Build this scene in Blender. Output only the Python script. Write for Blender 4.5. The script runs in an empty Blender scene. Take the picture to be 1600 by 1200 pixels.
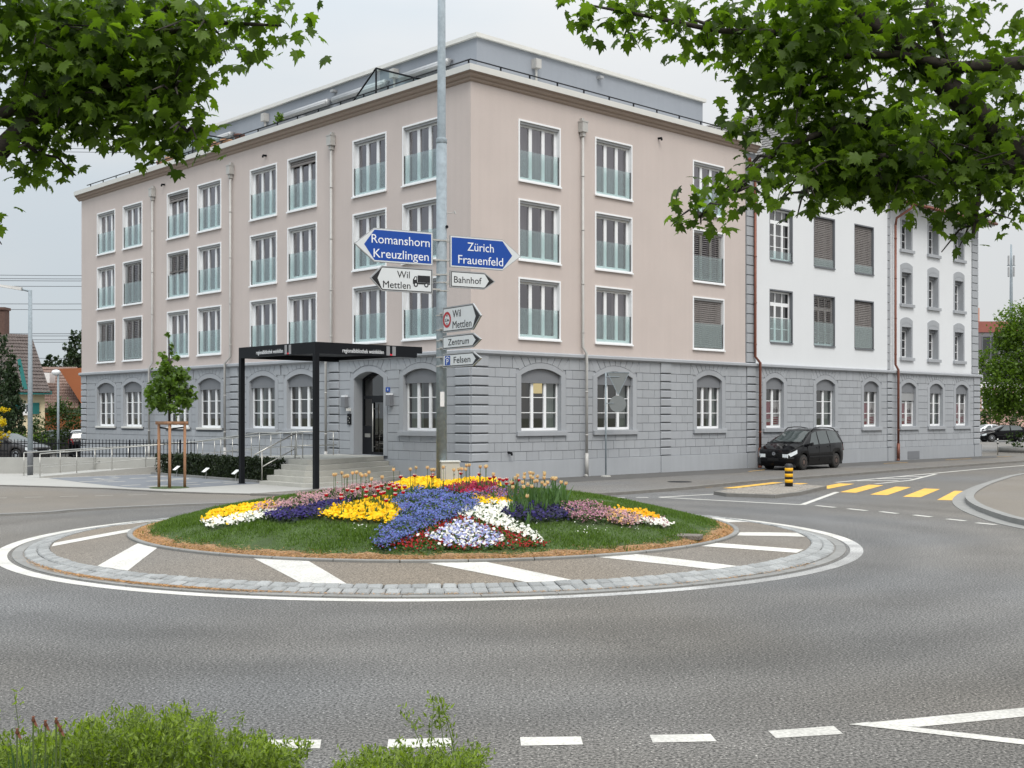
import bpy, bmesh, math, random
import numpy as np
from mathutils import Vector, Matrix

random.seed(7)
rng = np.random.default_rng(11)
R = math.radians
scene = bpy.context.scene
COL = scene.collection

# ------------------------------------------------------------------ camera
F_PX, HOR, HC = 1867.07, 649.12, 2.35          # focal length (px of a 1600 px wide frame), horizon row, eye height
cam_d = bpy.data.cameras.new("camera")
cam_d.sensor_width = 36.0
cam_d.lens = F_PX / 1600 * 36
cam_d.shift_y = (HOR - 600) / 1600
cam_d.clip_start = 0.1
cam_d.clip_end = 3000
cam = bpy.data.objects.new("camera", cam_d)
cam.location = (0, 0, HC)
cam.rotation_euler = (R(90), 0, 0)
COL.objects.link(cam)
scene.camera = cam

# ------------------------------------------------------------------ sky, sun, exposure
SUN_DIR = Vector((0.16, -0.74, 0.95)).normalized()
SUN_EL = math.asin(SUN_DIR.z)
SUN_AZ = math.atan2(SUN_DIR.x, SUN_DIR.y)
world = bpy.data.worlds.new("World")
scene.world = world
world.use_nodes = True
nt = world.node_tree
nt.nodes.clear()
def wn(t, **k):
    n = nt.nodes.new(t)
    for a, b in k.items():
        setattr(n, a, b)
    return n
sky = wn("ShaderNodeTexSky", sky_type='NISHITA')
sky.sun_disc = False
sky.sun_elevation = SUN_EL
sky.sun_rotation = SUN_AZ
sky.air_density = 1.0
sky.dust_density = 2.0
tc = wn("ShaderNodeTexCoord")
sep = wn("ShaderNodeSeparateXYZ")
nt.links.new(tc.outputs["Generated"], sep.inputs[0])
mp = wn("ShaderNodeMapping")
mp.inputs["Scale"].default_value = (1.6, 1.6, 5.0)
mp.inputs["Location"].default_value = (0.35, 0.1, 0.0)
nt.links.new(tc.outputs["Generated"], mp.inputs[0])
nz = wn("ShaderNodeTexNoise")
nz.inputs["Scale"].default_value = 1.3
nz.inputs["Detail"].default_value = 5
nz.inputs["Roughness"].default_value = 0.45
nt.links.new(mp.outputs[0], nz.inputs["Vector"])
addx = wn("ShaderNodeMath", operation='MULTIPLY_ADD')
addx.inputs[1].default_value = 0.42
nt.links.new(sep.outputs[0], addx.inputs[0])
nt.links.new(nz.outputs["Fac"], addx.inputs[2])
ramp = wn("ShaderNodeValToRGB")
ramp.color_ramp.interpolation = 'EASE'
ramp.color_ramp.elements[0].position = 0.36
ramp.color_ramp.elements[0].color = (0.575, 0.630, 0.672, 1)
ramp.color_ramp.elements[1].position = 0.62
ramp.color_ramp.elements[1].color = (0.685, 0.697, 0.702, 1)
nt.links.new(addx.outputs[0], ramp.inputs[0])
# an overcast sky is brighter overhead than at the horizon
el = wn("ShaderNodeMath", operation='MAXIMUM')
el.inputs[1].default_value = 0.0
nt.links.new(sep.outputs[2], el.inputs[0])
grad = wn("ShaderNodeMath", operation='MULTIPLY_ADD')
grad.inputs[1].default_value = 25.0
grad.inputs[2].default_value = 8.0
el2 = wn("ShaderNodeMath", operation='POWER')
el2.inputs[1].default_value = 2.0
nt.links.new(el.outputs[0], el2.inputs[0])
nt.links.new(el2.outputs[0], grad.inputs[0])
vm = wn("ShaderNodeVectorMath", operation='SCALE')
nt.links.new(ramp.outputs[0], vm.inputs[0])
nt.links.new(grad.outputs[0], vm.inputs["Scale"])
mix = wn("ShaderNodeMix", data_type='RGBA')
mix.inputs["Factor"].default_value = 0.93
nt.links.new(sky.outputs[0], mix.inputs["A"])
nt.links.new(vm.outputs[0], mix.inputs["B"])
bg = wn("ShaderNodeBackground")
bg.inputs["Strength"].default_value = 0.1
nt.links.new(mix.outputs["Result"], bg.inputs["Color"])
wo = wn("ShaderNodeOutputWorld")
nt.links.new(bg.outputs[0], wo.inputs[0])

sun_d = bpy.data.lights.new("sun", 'SUN')
sun_d.energy = 1.35
sun_d.angle = R(25)
sun_d.color = (1.0, 0.96, 0.90)
sun = bpy.data.objects.new("sun", sun_d)
sun.rotation_euler = SUN_DIR.to_track_quat('Z', 'Y').to_euler()
COL.objects.link(sun)

vs = scene.view_settings
vs.view_transform = 'Standard'
vs.look = 'None'
vs.exposure = 0.35
vs.gamma = 1.0
vs.use_curve_mapping = False
scene.cycles.use_denoising = True
scene.cycles.max_bounces = 10
scene.cycles.transparent_max_bounces = 24
scene.cycles.caustics_reflective = False
scene.cycles.caustics_refractive = False

# ------------------------------------------------------------------ helpers
def lin(c):
    c = c / 255
    return c / 12.92 if c <= 0.04045 else ((c + 0.055) / 1.055) ** 2.4
def rgb(r, g, b, k=1.0):
    return (lin(r) * k, lin(g) * k, lin(b) * k, 1)

MATS = {}
def mat(name, col, rough=0.7, var=0.0, vscale=3.0, bump=0.0, bscale=40.0, metal=0.0, spec=0.5, objvar=0.0,
        fine=0.0, fscale=120.0, coat=0.0, streak=0.0):
    """Principled material whose colour is broken up by large and fine noise; optional fine relief, rain streaks, per-object variation."""
    if name in MATS:
        return MATS[name]
    m = bpy.data.materials.new(name)
    MATS[name] = m
    m.use_nodes = True
    t = m.node_tree
    b = t.nodes["Principled BSDF"]
    b.inputs["Roughness"].default_value = rough
    b.inputs["Metallic"].default_value = metal
    b.inputs["Specular IOR Level"].default_value = spec
    b.inputs["Coat Weight"].default_value = coat
    b.inputs["Base Color"].default_value = col
    L = t.links.new
    tcn = None
    def coord():
        nonlocal tcn
        if tcn is None:
            g = t.nodes.new("ShaderNodeNewGeometry")
            tcn = g.outputs["Position"]
        return tcn
    cur = None
    def scale_by(val_socket, lo, hi):
        nonlocal cur
        mr = t.nodes.new("ShaderNodeMapRange")
        mr.inputs["From Min"].default_value = 0.25
        mr.inputs["From Max"].default_value = 0.75
        mr.inputs["To Min"].default_value = lo
        mr.inputs["To Max"].default_value = hi
        L(val_socket, mr.inputs["Value"])
        v = t.nodes.new("ShaderNodeVectorMath")
        v.operation = 'SCALE'
        if cur is None:
            v.inputs[0].default_value = col[:3]
        else:
            L(cur, v.inputs[0])
        L(mr.outputs[0], v.inputs["Scale"])
        cur = v.outputs[0]
    def noise(sc, det=4, vec=None):
        n = t.nodes.new("ShaderNodeTexNoise")
        n.inputs["Scale"].default_value = sc
        n.inputs["Detail"].default_value = det
        L(vec or coord(), n.inputs["Vector"])
        return n.outputs["Fac"]
    if var:
        scale_by(noise(vscale), 1 - var, 1 + var)
    if fine:
        scale_by(noise(fscale, 2), 1 - fine, 1 + fine)
    if streak:
        mpn = t.nodes.new("ShaderNodeMapping")
        mpn.inputs["Scale"].default_value = (3.0, 3.0, 0.12)
        L(coord(), mpn.inputs[0])
        scale_by(noise(1.5, 5, mpn.outputs[0]), 1 - streak, 1 + streak * 0.4)
    if objvar:
        oi = t.nodes.new("ShaderNodeObjectInfo")
        mr = t.nodes.new("ShaderNodeMapRange")
        mr.inputs["To Min"].default_value = 1 - objvar
        mr.inputs["To Max"].default_value = 1 + objvar
        L(oi.outputs["Random"], mr.inputs["Value"])
        v = t.nodes.new("ShaderNodeVectorMath")
        v.operation = 'SCALE'
        if cur is None:
            v.inputs[0].default_value = col[:3]
        else:
            L(cur, v.inputs[0])
        L(mr.outputs[0], v.inputs["Scale"])
        cur = v.outputs[0]
    if cur is not None:
        L(cur, b.inputs["Base Color"])
    if bump:
        bn = t.nodes.new("ShaderNodeBump")
        bn.inputs["Strength"].default_value = bump
        bn.inputs["Distance"].default_value = 0.01
        L(noise(bscale, 6), bn.inputs["Height"])
        L(bn.outputs[0], b.inputs["Normal"])
    return m

def leaf_mat(name, col, trans=0.45, var=0.3, rough=0.5, tf=(1.5, 1.6, 0.55)):
    """Leaf: diffuse + translucent, each leaf with its own tint."""
    if name in MATS:
        return MATS[name]
    m = bpy.data.materials.new(name)
    MATS[name] = m
    m.use_nodes = True
    t = m.node_tree
    L = t.links.new
    b = t.nodes["Principled BSDF"]
    b.inputs["Roughness"].default_value = rough
    b.inputs["Specular IOR Level"].default_value = 0.35
    g = t.nodes.new("ShaderNodeNewGeometry")
    oi = t.nodes.new("ShaderNodeObjectInfo")
    ad = t.nodes.new("ShaderNodeMath")
    ad.operation = 'ADD'
    L(g.outputs["Random Per Island"], ad.inputs[0])
    L(oi.outputs["Random"], ad.inputs[1])
    fr = t.nodes.new("ShaderNodeMath")
    fr.operation = 'FRACT'
    L(ad.outputs[0], fr.inputs[0])
    hs = t.nodes.new("ShaderNodeMix")
    hs.data_type = 'RGBA'
    hs.inputs["A"].default_value = (col[0] * (1 - var), col[1] * (1 - var), col[2] * (1 - var), 1)
    hs.inputs["B"].default_value = (col[0] * (1 + var * 1.4), col[1] * (1 + var), col[2] * (1 + var * 0.4), 1)
    L(fr.outputs[0], hs.inputs["Factor"])
    L(hs.outputs["Result"], b.inputs["Base Color"])
    tr = t.nodes.new("ShaderNodeBsdfTranslucent")
    vmn = t.nodes.new("ShaderNodeVectorMath")
    vmn.operation = 'MULTIPLY'
    vmn.inputs[1].default_value = tf
    L(hs.outputs["Result"], vmn.inputs[0])
    L(vmn.outputs[0], tr.inputs["Color"])
    mx = t.nodes.new("ShaderNodeMixShader")
    mx.inputs[0].default_value = trans
    L(b.outputs[0], mx.inputs[1])
    L(tr.outputs[0], mx.inputs[2])
    L(mx.outputs[0], t.nodes["Material Output"].inputs[0])
    return m

def glass_mat(name, tint, refl=1.0, base=0.06, rough=0.0, haze=0.0, hazecol=(0.70, 0.78, 0.79, 1), glosscol=(1, 1, 1, 1)):
    """Thin architectural glass: see-through with a mirror layer that grows at grazing angles."""
    if name in MATS:
        return MATS[name]
    m = bpy.data.materials.new(name)
    MATS[name] = m
    m.use_nodes = True
    t = m.node_tree
    t.nodes.remove(t.nodes["Principled BSDF"])
    L = t.links.new
    tr = t.nodes.new("ShaderNodeBsdfTransparent")
    tr.inputs[0].default_value = tint
    gl = t.nodes.new("ShaderNodeBsdfGlossy")
    gl.inputs["Roughness"].default_value = rough
    gl.inputs["Color"].default_value = glosscol
    lw = t.nodes.new("ShaderNodeFresnel")
    ge = t.nodes.new("ShaderNodeNewGeometry")
    ir = t.nodes.new("ShaderNodeMapRange")
    ir.inputs["To Min"].default_value = 1.52
    ir.inputs["To Max"].default_value = 1 / 1.52
    L(ge.outputs["Backfacing"], ir.inputs["Value"])
    L(ir.outputs[0], lw.inputs["IOR"])
    ma = t.nodes.new("ShaderNodeMath")
    ma.operation = 'MULTIPLY_ADD'
    ma.use_clamp = True
    ma.inputs[1].default_value = refl
    ma.inputs[2].default_value = base
    L(lw.outputs[0], ma.inputs[0])
    mx = t.nodes.new("ShaderNodeMixShader")
    L(ma.outputs[0], mx.inputs[0])
    body = tr
    if haze:
        df = t.nodes.new("ShaderNodeBsdfDiffuse")
        df.inputs[0].default_value = hazecol
        hm = t.nodes.new("ShaderNodeMixShader")
        hm.inputs[0].default_value = haze
        L(tr.outputs[0], hm.inputs[1])
        L(df.outputs[0], hm.inputs[2])
        body = hm
    L(body.outputs[0], mx.inputs[1])
    L(gl.outputs[0], mx.inputs[2])
    L(mx.outputs[0], t.nodes["Material Output"].inputs[0])
    return m

class MB:
    def __init__(self):
        self.v, self.f, self.m = [], [], []
    def add(self, vs, fs, m=0):
        o = len(self.v)
        self.v += [tuple(p) for p in vs]
        self.f += [tuple(i + o for i in q) for q in fs]
        self.m += [m] * len(fs)
        return self
    def box(self, x0, x1, y0, y1, z0, z1, m=0):
        if x0 > x1: x0, x1 = x1, x0
        if y0 > y1: y0, y1 = y1, y0
        vs = [(x0, y0, z0), (x1, y0, z0), (x1, y1, z0), (x0, y1, z0), (x0, y0, z1), (x1, y0, z1), (x1, y1, z1), (x0, y1, z1)]
        return self.add(vs, [(0, 3, 2, 1), (4, 5, 6, 7), (0, 1, 5, 4), (1, 2, 6, 5), (2, 3, 7, 6), (3, 0, 4, 7)], m)
    def bbox(self, x0, x1, y0, y1, z0, z1, b=0.02, m=0):
        """box whose top edges are chamfered"""
        vs = [(x0, y0, z0), (x1, y0, z0), (x1, y1, z0), (x0, y1, z0), (x0, y0, z1 - b), (x1, y0, z1 - b), (x1, y1, z1 - b), (x0, y1, z1 - b),
              (x0 + b, y0 + b, z1), (x1 - b, y0 + b, z1), (x1 - b, y1 - b, z1), (x0 + b, y1 - b, z1)]
        return self.add(vs, [(0, 3, 2, 1), (0, 1, 5, 4), (1, 2, 6, 5), (2, 3, 7, 6), (3, 0, 4, 7), (4, 5, 9, 8), (5, 6, 10, 9), (6, 7, 11, 10), (7, 4, 8, 11), (8, 9, 10, 11)], m)
    def poly(self, pts, m=0):
        return self.add(pts, [tuple(range(len(pts)))], m)
    def prism(self, pts, z0, z1, m=0, bottom=True):
        """vertical prism over a counter-clockwise ground polygon"""
        n = len(pts)
        vs = [(p[0], p[1], z0) for p in pts] + [(p[0], p[1], z1) for p in pts]
        fs = [tuple(range(n, 2 * n))] + [(i, (i + 1) % n, n + (i + 1) % n, n + i) for i in range(n)]
        if bottom:
            fs.append(tuple(range(n - 1, -1, -1)))
        return self.add(vs, fs, m)
    def slab_y(self, pts, y0, y1, m=0):
        """outline (x, z) extruded along y"""
        n = len(pts)
        vs = [(p[0], y0, p[1]) for p in pts] + [(p[0], y1, p[1]) for p in pts]
        fs = [tuple(range(n)), tuple(range(2 * n - 1, n - 1, -1))] + [((i + 1) % n, i, n + i, n + (i + 1) % n) for i in range(n)]
        return self.add(vs, fs, m)
    def tube(self, pts, r, n=8, m=0, cap=True):
        pts = [Vector(p) for p in pts]
        rs = r if isinstance(r, (list, tuple)) else [r] * len(pts)
        vs, fs = [], []
        prev = None
        for i, p in enumerate(pts):
            a = pts[max(i - 1, 0)]
            b = pts[min(i + 1, len(pts) - 1)]
            d = (b - a).normalized()
            if prev is None:
                up = Vector((0, 0, 1)) if abs(d.z) < 0.9 else Vector((1, 0, 0))
                u = d.cross(up).normalized()
            else:
                u = (prev - d * prev.dot(d)).normalized()
            prev = u
            w = d.cross(u)
            for k in range(n):
                an = 2 * math.pi * k / n
                vs.append(p + (u * math.cos(an) + w * math.sin(an)) * rs[i])
        for i in range(len(pts) - 1):
            for k in range(n):
                k2 = (k + 1) % n
                fs.append((i * n + k, (i + 1) * n + k, (i + 1) * n + k2, i * n + k2))
        if cap:
            fs.append(tuple(range(n)))
            fs.append(tuple(range(len(pts) * n - 1, (len(pts) - 1) * n - 1, -1)))
        return self.add(vs, fs, m)
    def lathe(self, prof, n=16, c=(0, 0, 0), axis='z', m=0):
        vs, fs = [], []
        for r, h in prof:
            for k in range(n):
                a = 2 * math.pi * k / n
                if axis == 'z':
                    vs.append((c[0] + r * math.cos(a), c[1] + r * math.sin(a), c[2] + h))
                else:
                    vs.append((c[0] + r * math.sin(a), c[1] + h, c[2] + r * math.cos(a)))
        for i in range(len(prof) - 1):
            for k in range(n):
                k2 = (k + 1) % n
                fs.append((i * n + k, i * n + k2, (i + 1) * n + k2, (i + 1) * n + k))
        fs.append(tuple(range((len(prof) - 1) * n, len(prof) * n)))
        fs.append(tuple(range(n - 1, -1, -1)))
        return self.add(vs, fs, m)
    def mesh(self, name, mats, smooth=False):
        me = bpy.data.meshes.new(name)
        me.from_pydata(self.v, [], self.f)
        mats = mats if isinstance(mats, (list, tuple)) else [mats]
        for m in mats:
            me.materials.append(m)
        if any(self.m):
            me.polygons.foreach_set("material_index", self.m)
        if smooth:
            me.polygons.foreach_set("use_smooth", [True] * len(me.polygons))
        me.update()
        return me
    def obj(self, name, mats, parent=None, smooth=False, loc=None, rotz=0.0, **props):
        return link(name, self.mesh(name, mats, smooth), parent, loc, rotz, **props)

def link(name, me, parent=None, loc=None, rotz=0.0, **props):
    o = bpy.data.objects.new(name, me)
    COL.objects.link(o)
    if parent is not None:
        o.parent = parent
    if loc is not None:
        o.location = loc
    if rotz:
        o.rotation_euler = (0, 0, rotz)
    for k, v in props.items():
        if v is not None:
            o[k] = v
    return o

def thing(name, label, cat, loc=(0, 0, 0), rotz=0.0, group=None):
    return link(name, None, None, loc, rotz, label=label, category=cat, group=group)

def np_mesh(name, V, F, mats, midx=None, smooth=False):
    V = np.asarray(V, dtype=np.float32)
    F = np.asarray(F, dtype=np.int32)
    me = bpy.data.meshes.new(name)
    me.vertices.add(len(V))
    me.vertices.foreach_set("co", V.ravel())
    k = F.shape[1]
    me.loops.add(F.size)
    me.loops.foreach_set("vertex_index", F.ravel())
    me.polygons.add(len(F))
    me.polygons.foreach_set("loop_start", np.arange(0, F.size, k, dtype=np.int32))
    mats = mats if isinstance(mats, (list, tuple)) else [mats]
    for m in mats:
        me.materials.append(m)
    if midx is not None:
        me.polygons.foreach_set("material_index", np.asarray(midx, dtype=np.int32))
    if smooth:
        me.polygons.foreach_set("use_smooth", np.ones(len(F), dtype=bool))
    me.update(calc_edges=True)
    return me

def rots(yaw, pitch, roll):
    """rotation matrices Rz(yaw) Rx(pitch) Ry(roll)"""
    cy, sy, cp, sp, cr, sr = np.cos(yaw), np.sin(yaw), np.cos(pitch), np.sin(pitch), np.cos(roll), np.sin(roll)
    z, o = np.zeros_like(yaw), np.ones_like(yaw)
    Rz = np.stack([np.stack([cy, -sy, z], -1), np.stack([sy, cy, z], -1), np.stack([z, z, o], -1)], -2)
    Rx = np.stack([np.stack([o, z, z], -1), np.stack([z, cp, -sp], -1), np.stack([z, sp, cp], -1)], -2)
    Ry = np.stack([np.stack([cr, z, sr], -1), np.stack([z, o, z], -1), np.stack([-sr, z, cr], -1)], -2)
    return Rz @ Rx @ Ry

def scatter(tv, tf, pos, M, sc):
    """copies of a small template (tv, tf) at pos, rotated by M, scaled by sc -> V, F"""
    tv, tf = np.asarray(tv, float), np.asarray(tf, int)
    n = len(pos)
    sc = np.broadcast_to(np.asarray(sc, float).reshape(-1, 1, 1), (n, 1, 1))
    V = np.einsum('nij,kj->nki', M, tv) * sc + np.asarray(pos)[:, None, :]
    F = tf[None] + (np.arange(n) * len(tv))[:, None, None]
    return V.reshape(-1, 3), F.reshape(-1, tf.shape[1])

def merge(parts):
    Vs, Fs, Ms, o = [], [], [], 0
    for V, F, mi in parts:
        Vs.append(V)
        Fs.append(F + o)
        Ms.append(np.full(len(F), mi))
        o += len(V)
    return np.concatenate(Vs), np.concatenate(Fs), np.concatenate(Ms)

def W(px, py, Y):
    """world point seen at photo pixel (px, py) at distance Y"""
    return ((px - 800) / F_PX * Y, Y, HC - (py - HOR) / F_PX * Y)
def G(px, py, z=0.0):
    Y = F_PX * (HC - z) / (py - HOR)
    return ((px - 800) / F_PX * Y, Y)

_font = None
def text_mesh(body, width, cap, name="lettering", mats=None, depth=0.0015):
    """lettering standing in the xz plane, left-bottom at the origin, front towards -y"""
    cu = bpy.data.curves.new("t", 'FONT')
    cu.body = body
    cu.size = 1.0
    cu.resolution_u = 3
    cu.offset = 0.0
    cu.extrude = 0.02
    o = bpy.data.objects.new("t", cu)
    COL.objects.link(o)
    bpy.context.view_layer.update()
    me = bpy.data.meshes.new_from_object(o.evaluated_get(bpy.context.evaluated_depsgraph_get()))
    bpy.data.objects.remove(o)
    bpy.data.curves.remove(cu)
    n = len(me.vertices)
    co = np.empty(n * 3, dtype=np.float32)
    me.vertices.foreach_get("co", co)
    co = co.reshape(-1, 3)
    x0, x1 = co[:, 0].min(), co[:, 0].max()
    H_CAP = 0.729
    out = np.empty_like(co)
    out[:, 0] = (co[:, 0] - x0) / (x1 - x0) * width
    out[:, 2] = co[:, 1] / H_CAP * cap
    out[:, 1] = -co[:, 2] / 0.02 * depth
    me.vertices.foreach_set("co", out.ravel())
    me.materials.clear()
    me.materials.append(mats)
    me.name = name
    me.update()
    return me
# ------------------------------------------------------------------ materials
M_BEIGE = mat("beige_render", rgb(197, 185, 179), 0.9, var=0.035, vscale=0.7, fine=0.05, fscale=60, bump=0.25, bscale=70, streak=0.03)
M_BEIGE2 = mat("beige_cornice", rgb(160, 144, 132), 0.85, var=0.04, vscale=1.2, fine=0.03)
M_GREY = mat("grey_wall_paint", rgb(163, 166, 170), 0.85, var=0.04, vscale=1.0, fine=0.04, fscale=50, bump=0.2, bscale=60, objvar=0.045, streak=0.06)
M_GREYD = mat("grey_joint", rgb(110, 113, 118), 0.9, var=0.04, vscale=1.0)
M_BLINDBOX = mat("dark_grey_panel", rgb(118, 120, 124), 0.6, var=0.04, vscale=2.0)
M_WHITEW = mat("white_render", rgb(219, 221, 223), 0.9, var=0.012, vscale=0.8, fine=0.02, fscale=50, bump=0.12, bscale=60, streak=0.010)
M_WHITE = mat("white_frame", rgb(238, 239, 240), 0.4, var=0.02, vscale=4)
M_PENT = mat("blue_grey_render", rgb(146, 151, 159), 0.9, var=0.03, vscale=0.8, fine=0.04, fscale=50, bump=0.15, bscale=60, streak=0.03)
M_METALW = mat("pale_roof_edge", rgb(214, 213, 208), 0.5, var=0.04, vscale=2)
M_ZINC = mat("zinc_pipe", rgb(180, 178, 174), 0.5, var=0.08, vscale=5, metal=0.1)
M_COPPER = mat("old_copper_pipe", rgb(122, 76, 62), 0.5, var=0.12, vscale=5, metal=0.35)
M_STEEL = mat("brushed_steel", rgb(186, 184, 178), 0.35, var=0.06, vscale=6, metal=0.8)
M_GALV = mat("galvanised_steel", rgb(146, 156, 162), 0.8, var=0.10, vscale=3, fine=0.14, fscale=14, metal=0.1)
M_BLACK = mat("black_metal", rgb(20, 22, 26), 0.5, var=0.10, vscale=3, spec=.18)
M_ALU = mat("grey_aluminium", rgb(164, 165, 166), 0.45, var=0.05, vscale=4, metal=0.3)
M_SLAT = mat("grey_blind_slat", rgb(122, 116, 113), 0.55, var=0.04, vscale=6)
M_GLASS = glass_mat("window_glass", (0.55, 0.55, 0.55, 1), refl=1.3, base=0.05)
M_GLASSUP = glass_mat("coated_window_glass", (0.50, 0.49, 0.50, 1), refl=1.2, base=0.15, glosscol=(.93, .89, .93, 1))
M_GUARD = glass_mat("greenish_guard_glass", (0.87, 0.945, 0.94, 1), refl=0.8, base=0.06, haze=0.035)
M_CLEAR = glass_mat("terrace_glass", (0.74, 0.86, 0.86, 1), refl=1.0, base=0.08)
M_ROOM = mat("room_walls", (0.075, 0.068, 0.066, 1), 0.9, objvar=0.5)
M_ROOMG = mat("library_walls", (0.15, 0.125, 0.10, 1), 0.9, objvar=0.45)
M_CURT = mat("grey_curtain", (0.34, 0.32, 0.325, 1), 0.9, var=0.04, vscale=2, objvar=0.25)
M_VBLIND = mat("pale_green_fabric_blind", (0.30, 0.37, 0.34, 1), 0.9, objvar=0.2)
M_DOOR = mat("black_door_frame", rgb(24, 26, 30), 0.4, spec=.25)
M_CONC = mat("light_concrete", rgb(166, 165, 160), 0.9, var=0.09, vscale=1.5, fine=0.08, fscale=45, bump=0.2, bscale=60)
M_CONC2 = mat("step_concrete", rgb(178, 176, 168), 0.9, var=0.09, vscale=2.0, fine=0.10, fscale=40, bump=0.2, bscale=60)
M_TILE = mat("dark_grey_roof_tile", rgb(112, 110, 108), 0.8, var=0.25, vscale=5, fine=0.15, fscale=20)
M_RED = mat("red_print", rgb(168, 40, 66), 0.5)
M_PAPER = mat("white_paper", rgb(235, 232, 230), 0.6)
M_DARKPRINT = mat("grey_print", rgb(120, 104, 104), 0.6)
M_BLUE = mat("blue_sign", rgb(6, 68, 156), 0.35, var=0.03, vscale=3)
M_SIGNW = mat("white_sign", rgb(214, 217, 218), 0.4, var=0.02, vscale=3)
M_SIGNB = mat("black_sign_print", rgb(28, 28, 30), 0.45)
M_LETW = mat("white_lettering", rgb(236, 238, 240), 0.5)
M_TERRA = mat("terracotta", rgb(166, 128, 100), 0.85, var=0.15, vscale=8)

# ------------------------------------------------------------------ the corner building's frame of reference
CX, CY, TH = -1.4035, 40.6697, 0.7546       # corner on the ground, rotation; local x runs along the right front, y along the left front
cT, sT = math.cos(TH), math.sin(TH)
def BW(x, y, z=0.0):
    return (CX + x * cT - y * sT, CY + x * sT + y * cT, z)
def BL(X, Y):
    dx, dy = X - CX, Y - CY
    return (dx * cT + dy * sT, -dx * sT + dy * cT)

PAV = 0.08
Z_PL, Z_LED, Z_TOP = 0.74, 4.46, 13.80
Z_ROW = [(Z_PL + 0.327 * i, Z_PL + 0.327 * (i + 1)) for i in range(10)] + [(Z_PL + 3.27, Z_LED)]
G_SILL, G_SPR, G_CROWN = 1.79, 3.79, 4.03

beige = thing("apartment_building", "beige rendered apartment block with grey stone block ground floor and set back top storey", "building", (CX, CY, 0), TH)
white = thing("apartment_building", "white rendered gabled building with grey ground floor adjoining the beige block", "building", (CX, CY, 0), TH)

def on(side, u, d, z):
    """facade coordinates -> building coordinates (d = depth behind the face)"""
    return (u, d, z) if side == 'R' else (d, u, z)
def frz(side):
    return 0.0 if side == 'R' else -math.pi / 2

def facade_sheet(mb, side, u0, u1, z0, z1, holes, d=0.0, m=0):
    """wall face with rectangular openings left out"""
    us = sorted({u0, u1} | {h[0] for h in holes} | {h[1] for h in holes})
    zs = sorted({z0, z1} | {h[2] for h in holes} | {h[3] for h in holes})
    us = [u for u in us if u0 <= u <= u1]
    zs = [z for z in zs if z0 <= z <= z1]
    for a, b in zip(us, us[1:]):
        for c, e in zip(zs, zs[1:]):
            mu, mz = (a + b) / 2, (c + e) / 2
            if any(h[0] < mu < h[1] and h[2] < mz < h[3] for h in holes):
                continue
            q = [on(side, a, d, c), on(side, b, d, c), on(side, b, d, e), on(side, a, d, e)]
            if side == 'L':
                q.reverse()
            mb.poly(q, m)

def fbox(mb, side, u0, u1, d0, d1, z0, z1, m=0):
    if side == 'R':
        mb.box(u0, u1, d0, d1, z0, z1, m)
    else:
        mb.box(d0, d1, u0, u1, z0, z1, m)

# ---- meshes shared between windows (local: x to the viewer's right, y inwards, z up from the sill)
MC = {}
def cached(key, fn):
    if key not in MC:
        MC[key] = fn()
    return MC[key]

def room_mesh(w, h, depth, m):
    mb = MB()
    x, e = w / 2 + 0.35, 0.02
    z0, z1 = -0.25, h + 0.2
    y0, y1 = e, depth
    # an open box: back, sides, floor, ceiling
    mb.poly([(-x, y1, z0), (x, y1, z0), (x, y1, z1), (-x, y1, z1)])
    mb.poly([(-x, y0, z0), (-x, y1, z0), (-x, y1, z1), (-x, y0, z1)])
    mb.poly([(x, y1, z0), (x, y0, z0), (x, y0, z1), (x, y1, z1)])
    mb.poly([(-x, y0, z0), (x, y0, z0), (x, y1, z0), (-x, y1, z0)])
    mb.poly([(-x, y1, z1), (x, y1, z1), (x, y0, z1), (-x, y0, z1)])
    # ring closing the gap between the opening and the room
    for a, b, c, d in ((-x, x, z0, -0.02), (-x, x, h + 0.02, z1), (-x, -w / 2 - 0.02, -0.02, h + 0.02), (w / 2 + 0.02, x, -0.02, h + 0.02)):
        mb.poly([(a, y0, c), (b, y0, c), (b, y0, d), (a, y0, d)])
    return mb.mesh("room_interior", m)

def curtain_mesh(x0, x1, z0, z1, y, m, folds=7):
    mb = MB()
    n = folds * 4
    vs = []
    for i in range(n + 1):
        x = x0 + (x1 - x0) * i / n
        yy = y + 0.012 * math.sin(i * math.pi / 2)
        vs += [(x, yy, z0), (x, yy, z1)]
    mb.add(vs, [(2 * i, 2 * i + 2, 2 * i + 3, 2 * i + 1) for i in range(n)])
    return mb.mesh("curtain", m, True)

def slats_mesh(w, z0, z1, y, pitch=0.075, tilt=0.75, m=None):
    mb = MB()
    n = int((z1 - z0) / pitch)
    hw = w / 2 - 0.03
    for i in range(n):
        z = z1 - (i + 0.5) * pitch
        a = pitch * (0.62 if tilt < 1 else 0.82)
        dy, dz = a * math.cos(tilt), a * math.sin(tilt)
        mb.add([(-hw, y - dy * .6, z - dz * .75), (hw, y - dy * .6, z - dz * .75), (hw, y, z), (-hw, y, z), (hw, y + dy * .6, z + dz * .6), (-hw, y + dy * .6, z + dz * .6)],
               [(0, 1, 2, 3), (3, 2, 4, 5)])
    mb.box(-hw, hw, y - 0.03, y + 0.03, z1 - n * pitch - 0.05, z1 - n * pitch - 0.01)
    for x in (-hw * 0.55, hw * 0.55):
        mb.box(x - 0.006, x + 0.006, y - 0.05, y - 0.044, z1 - n * pitch, z1)
    return mb.mesh("blind", m)

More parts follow.
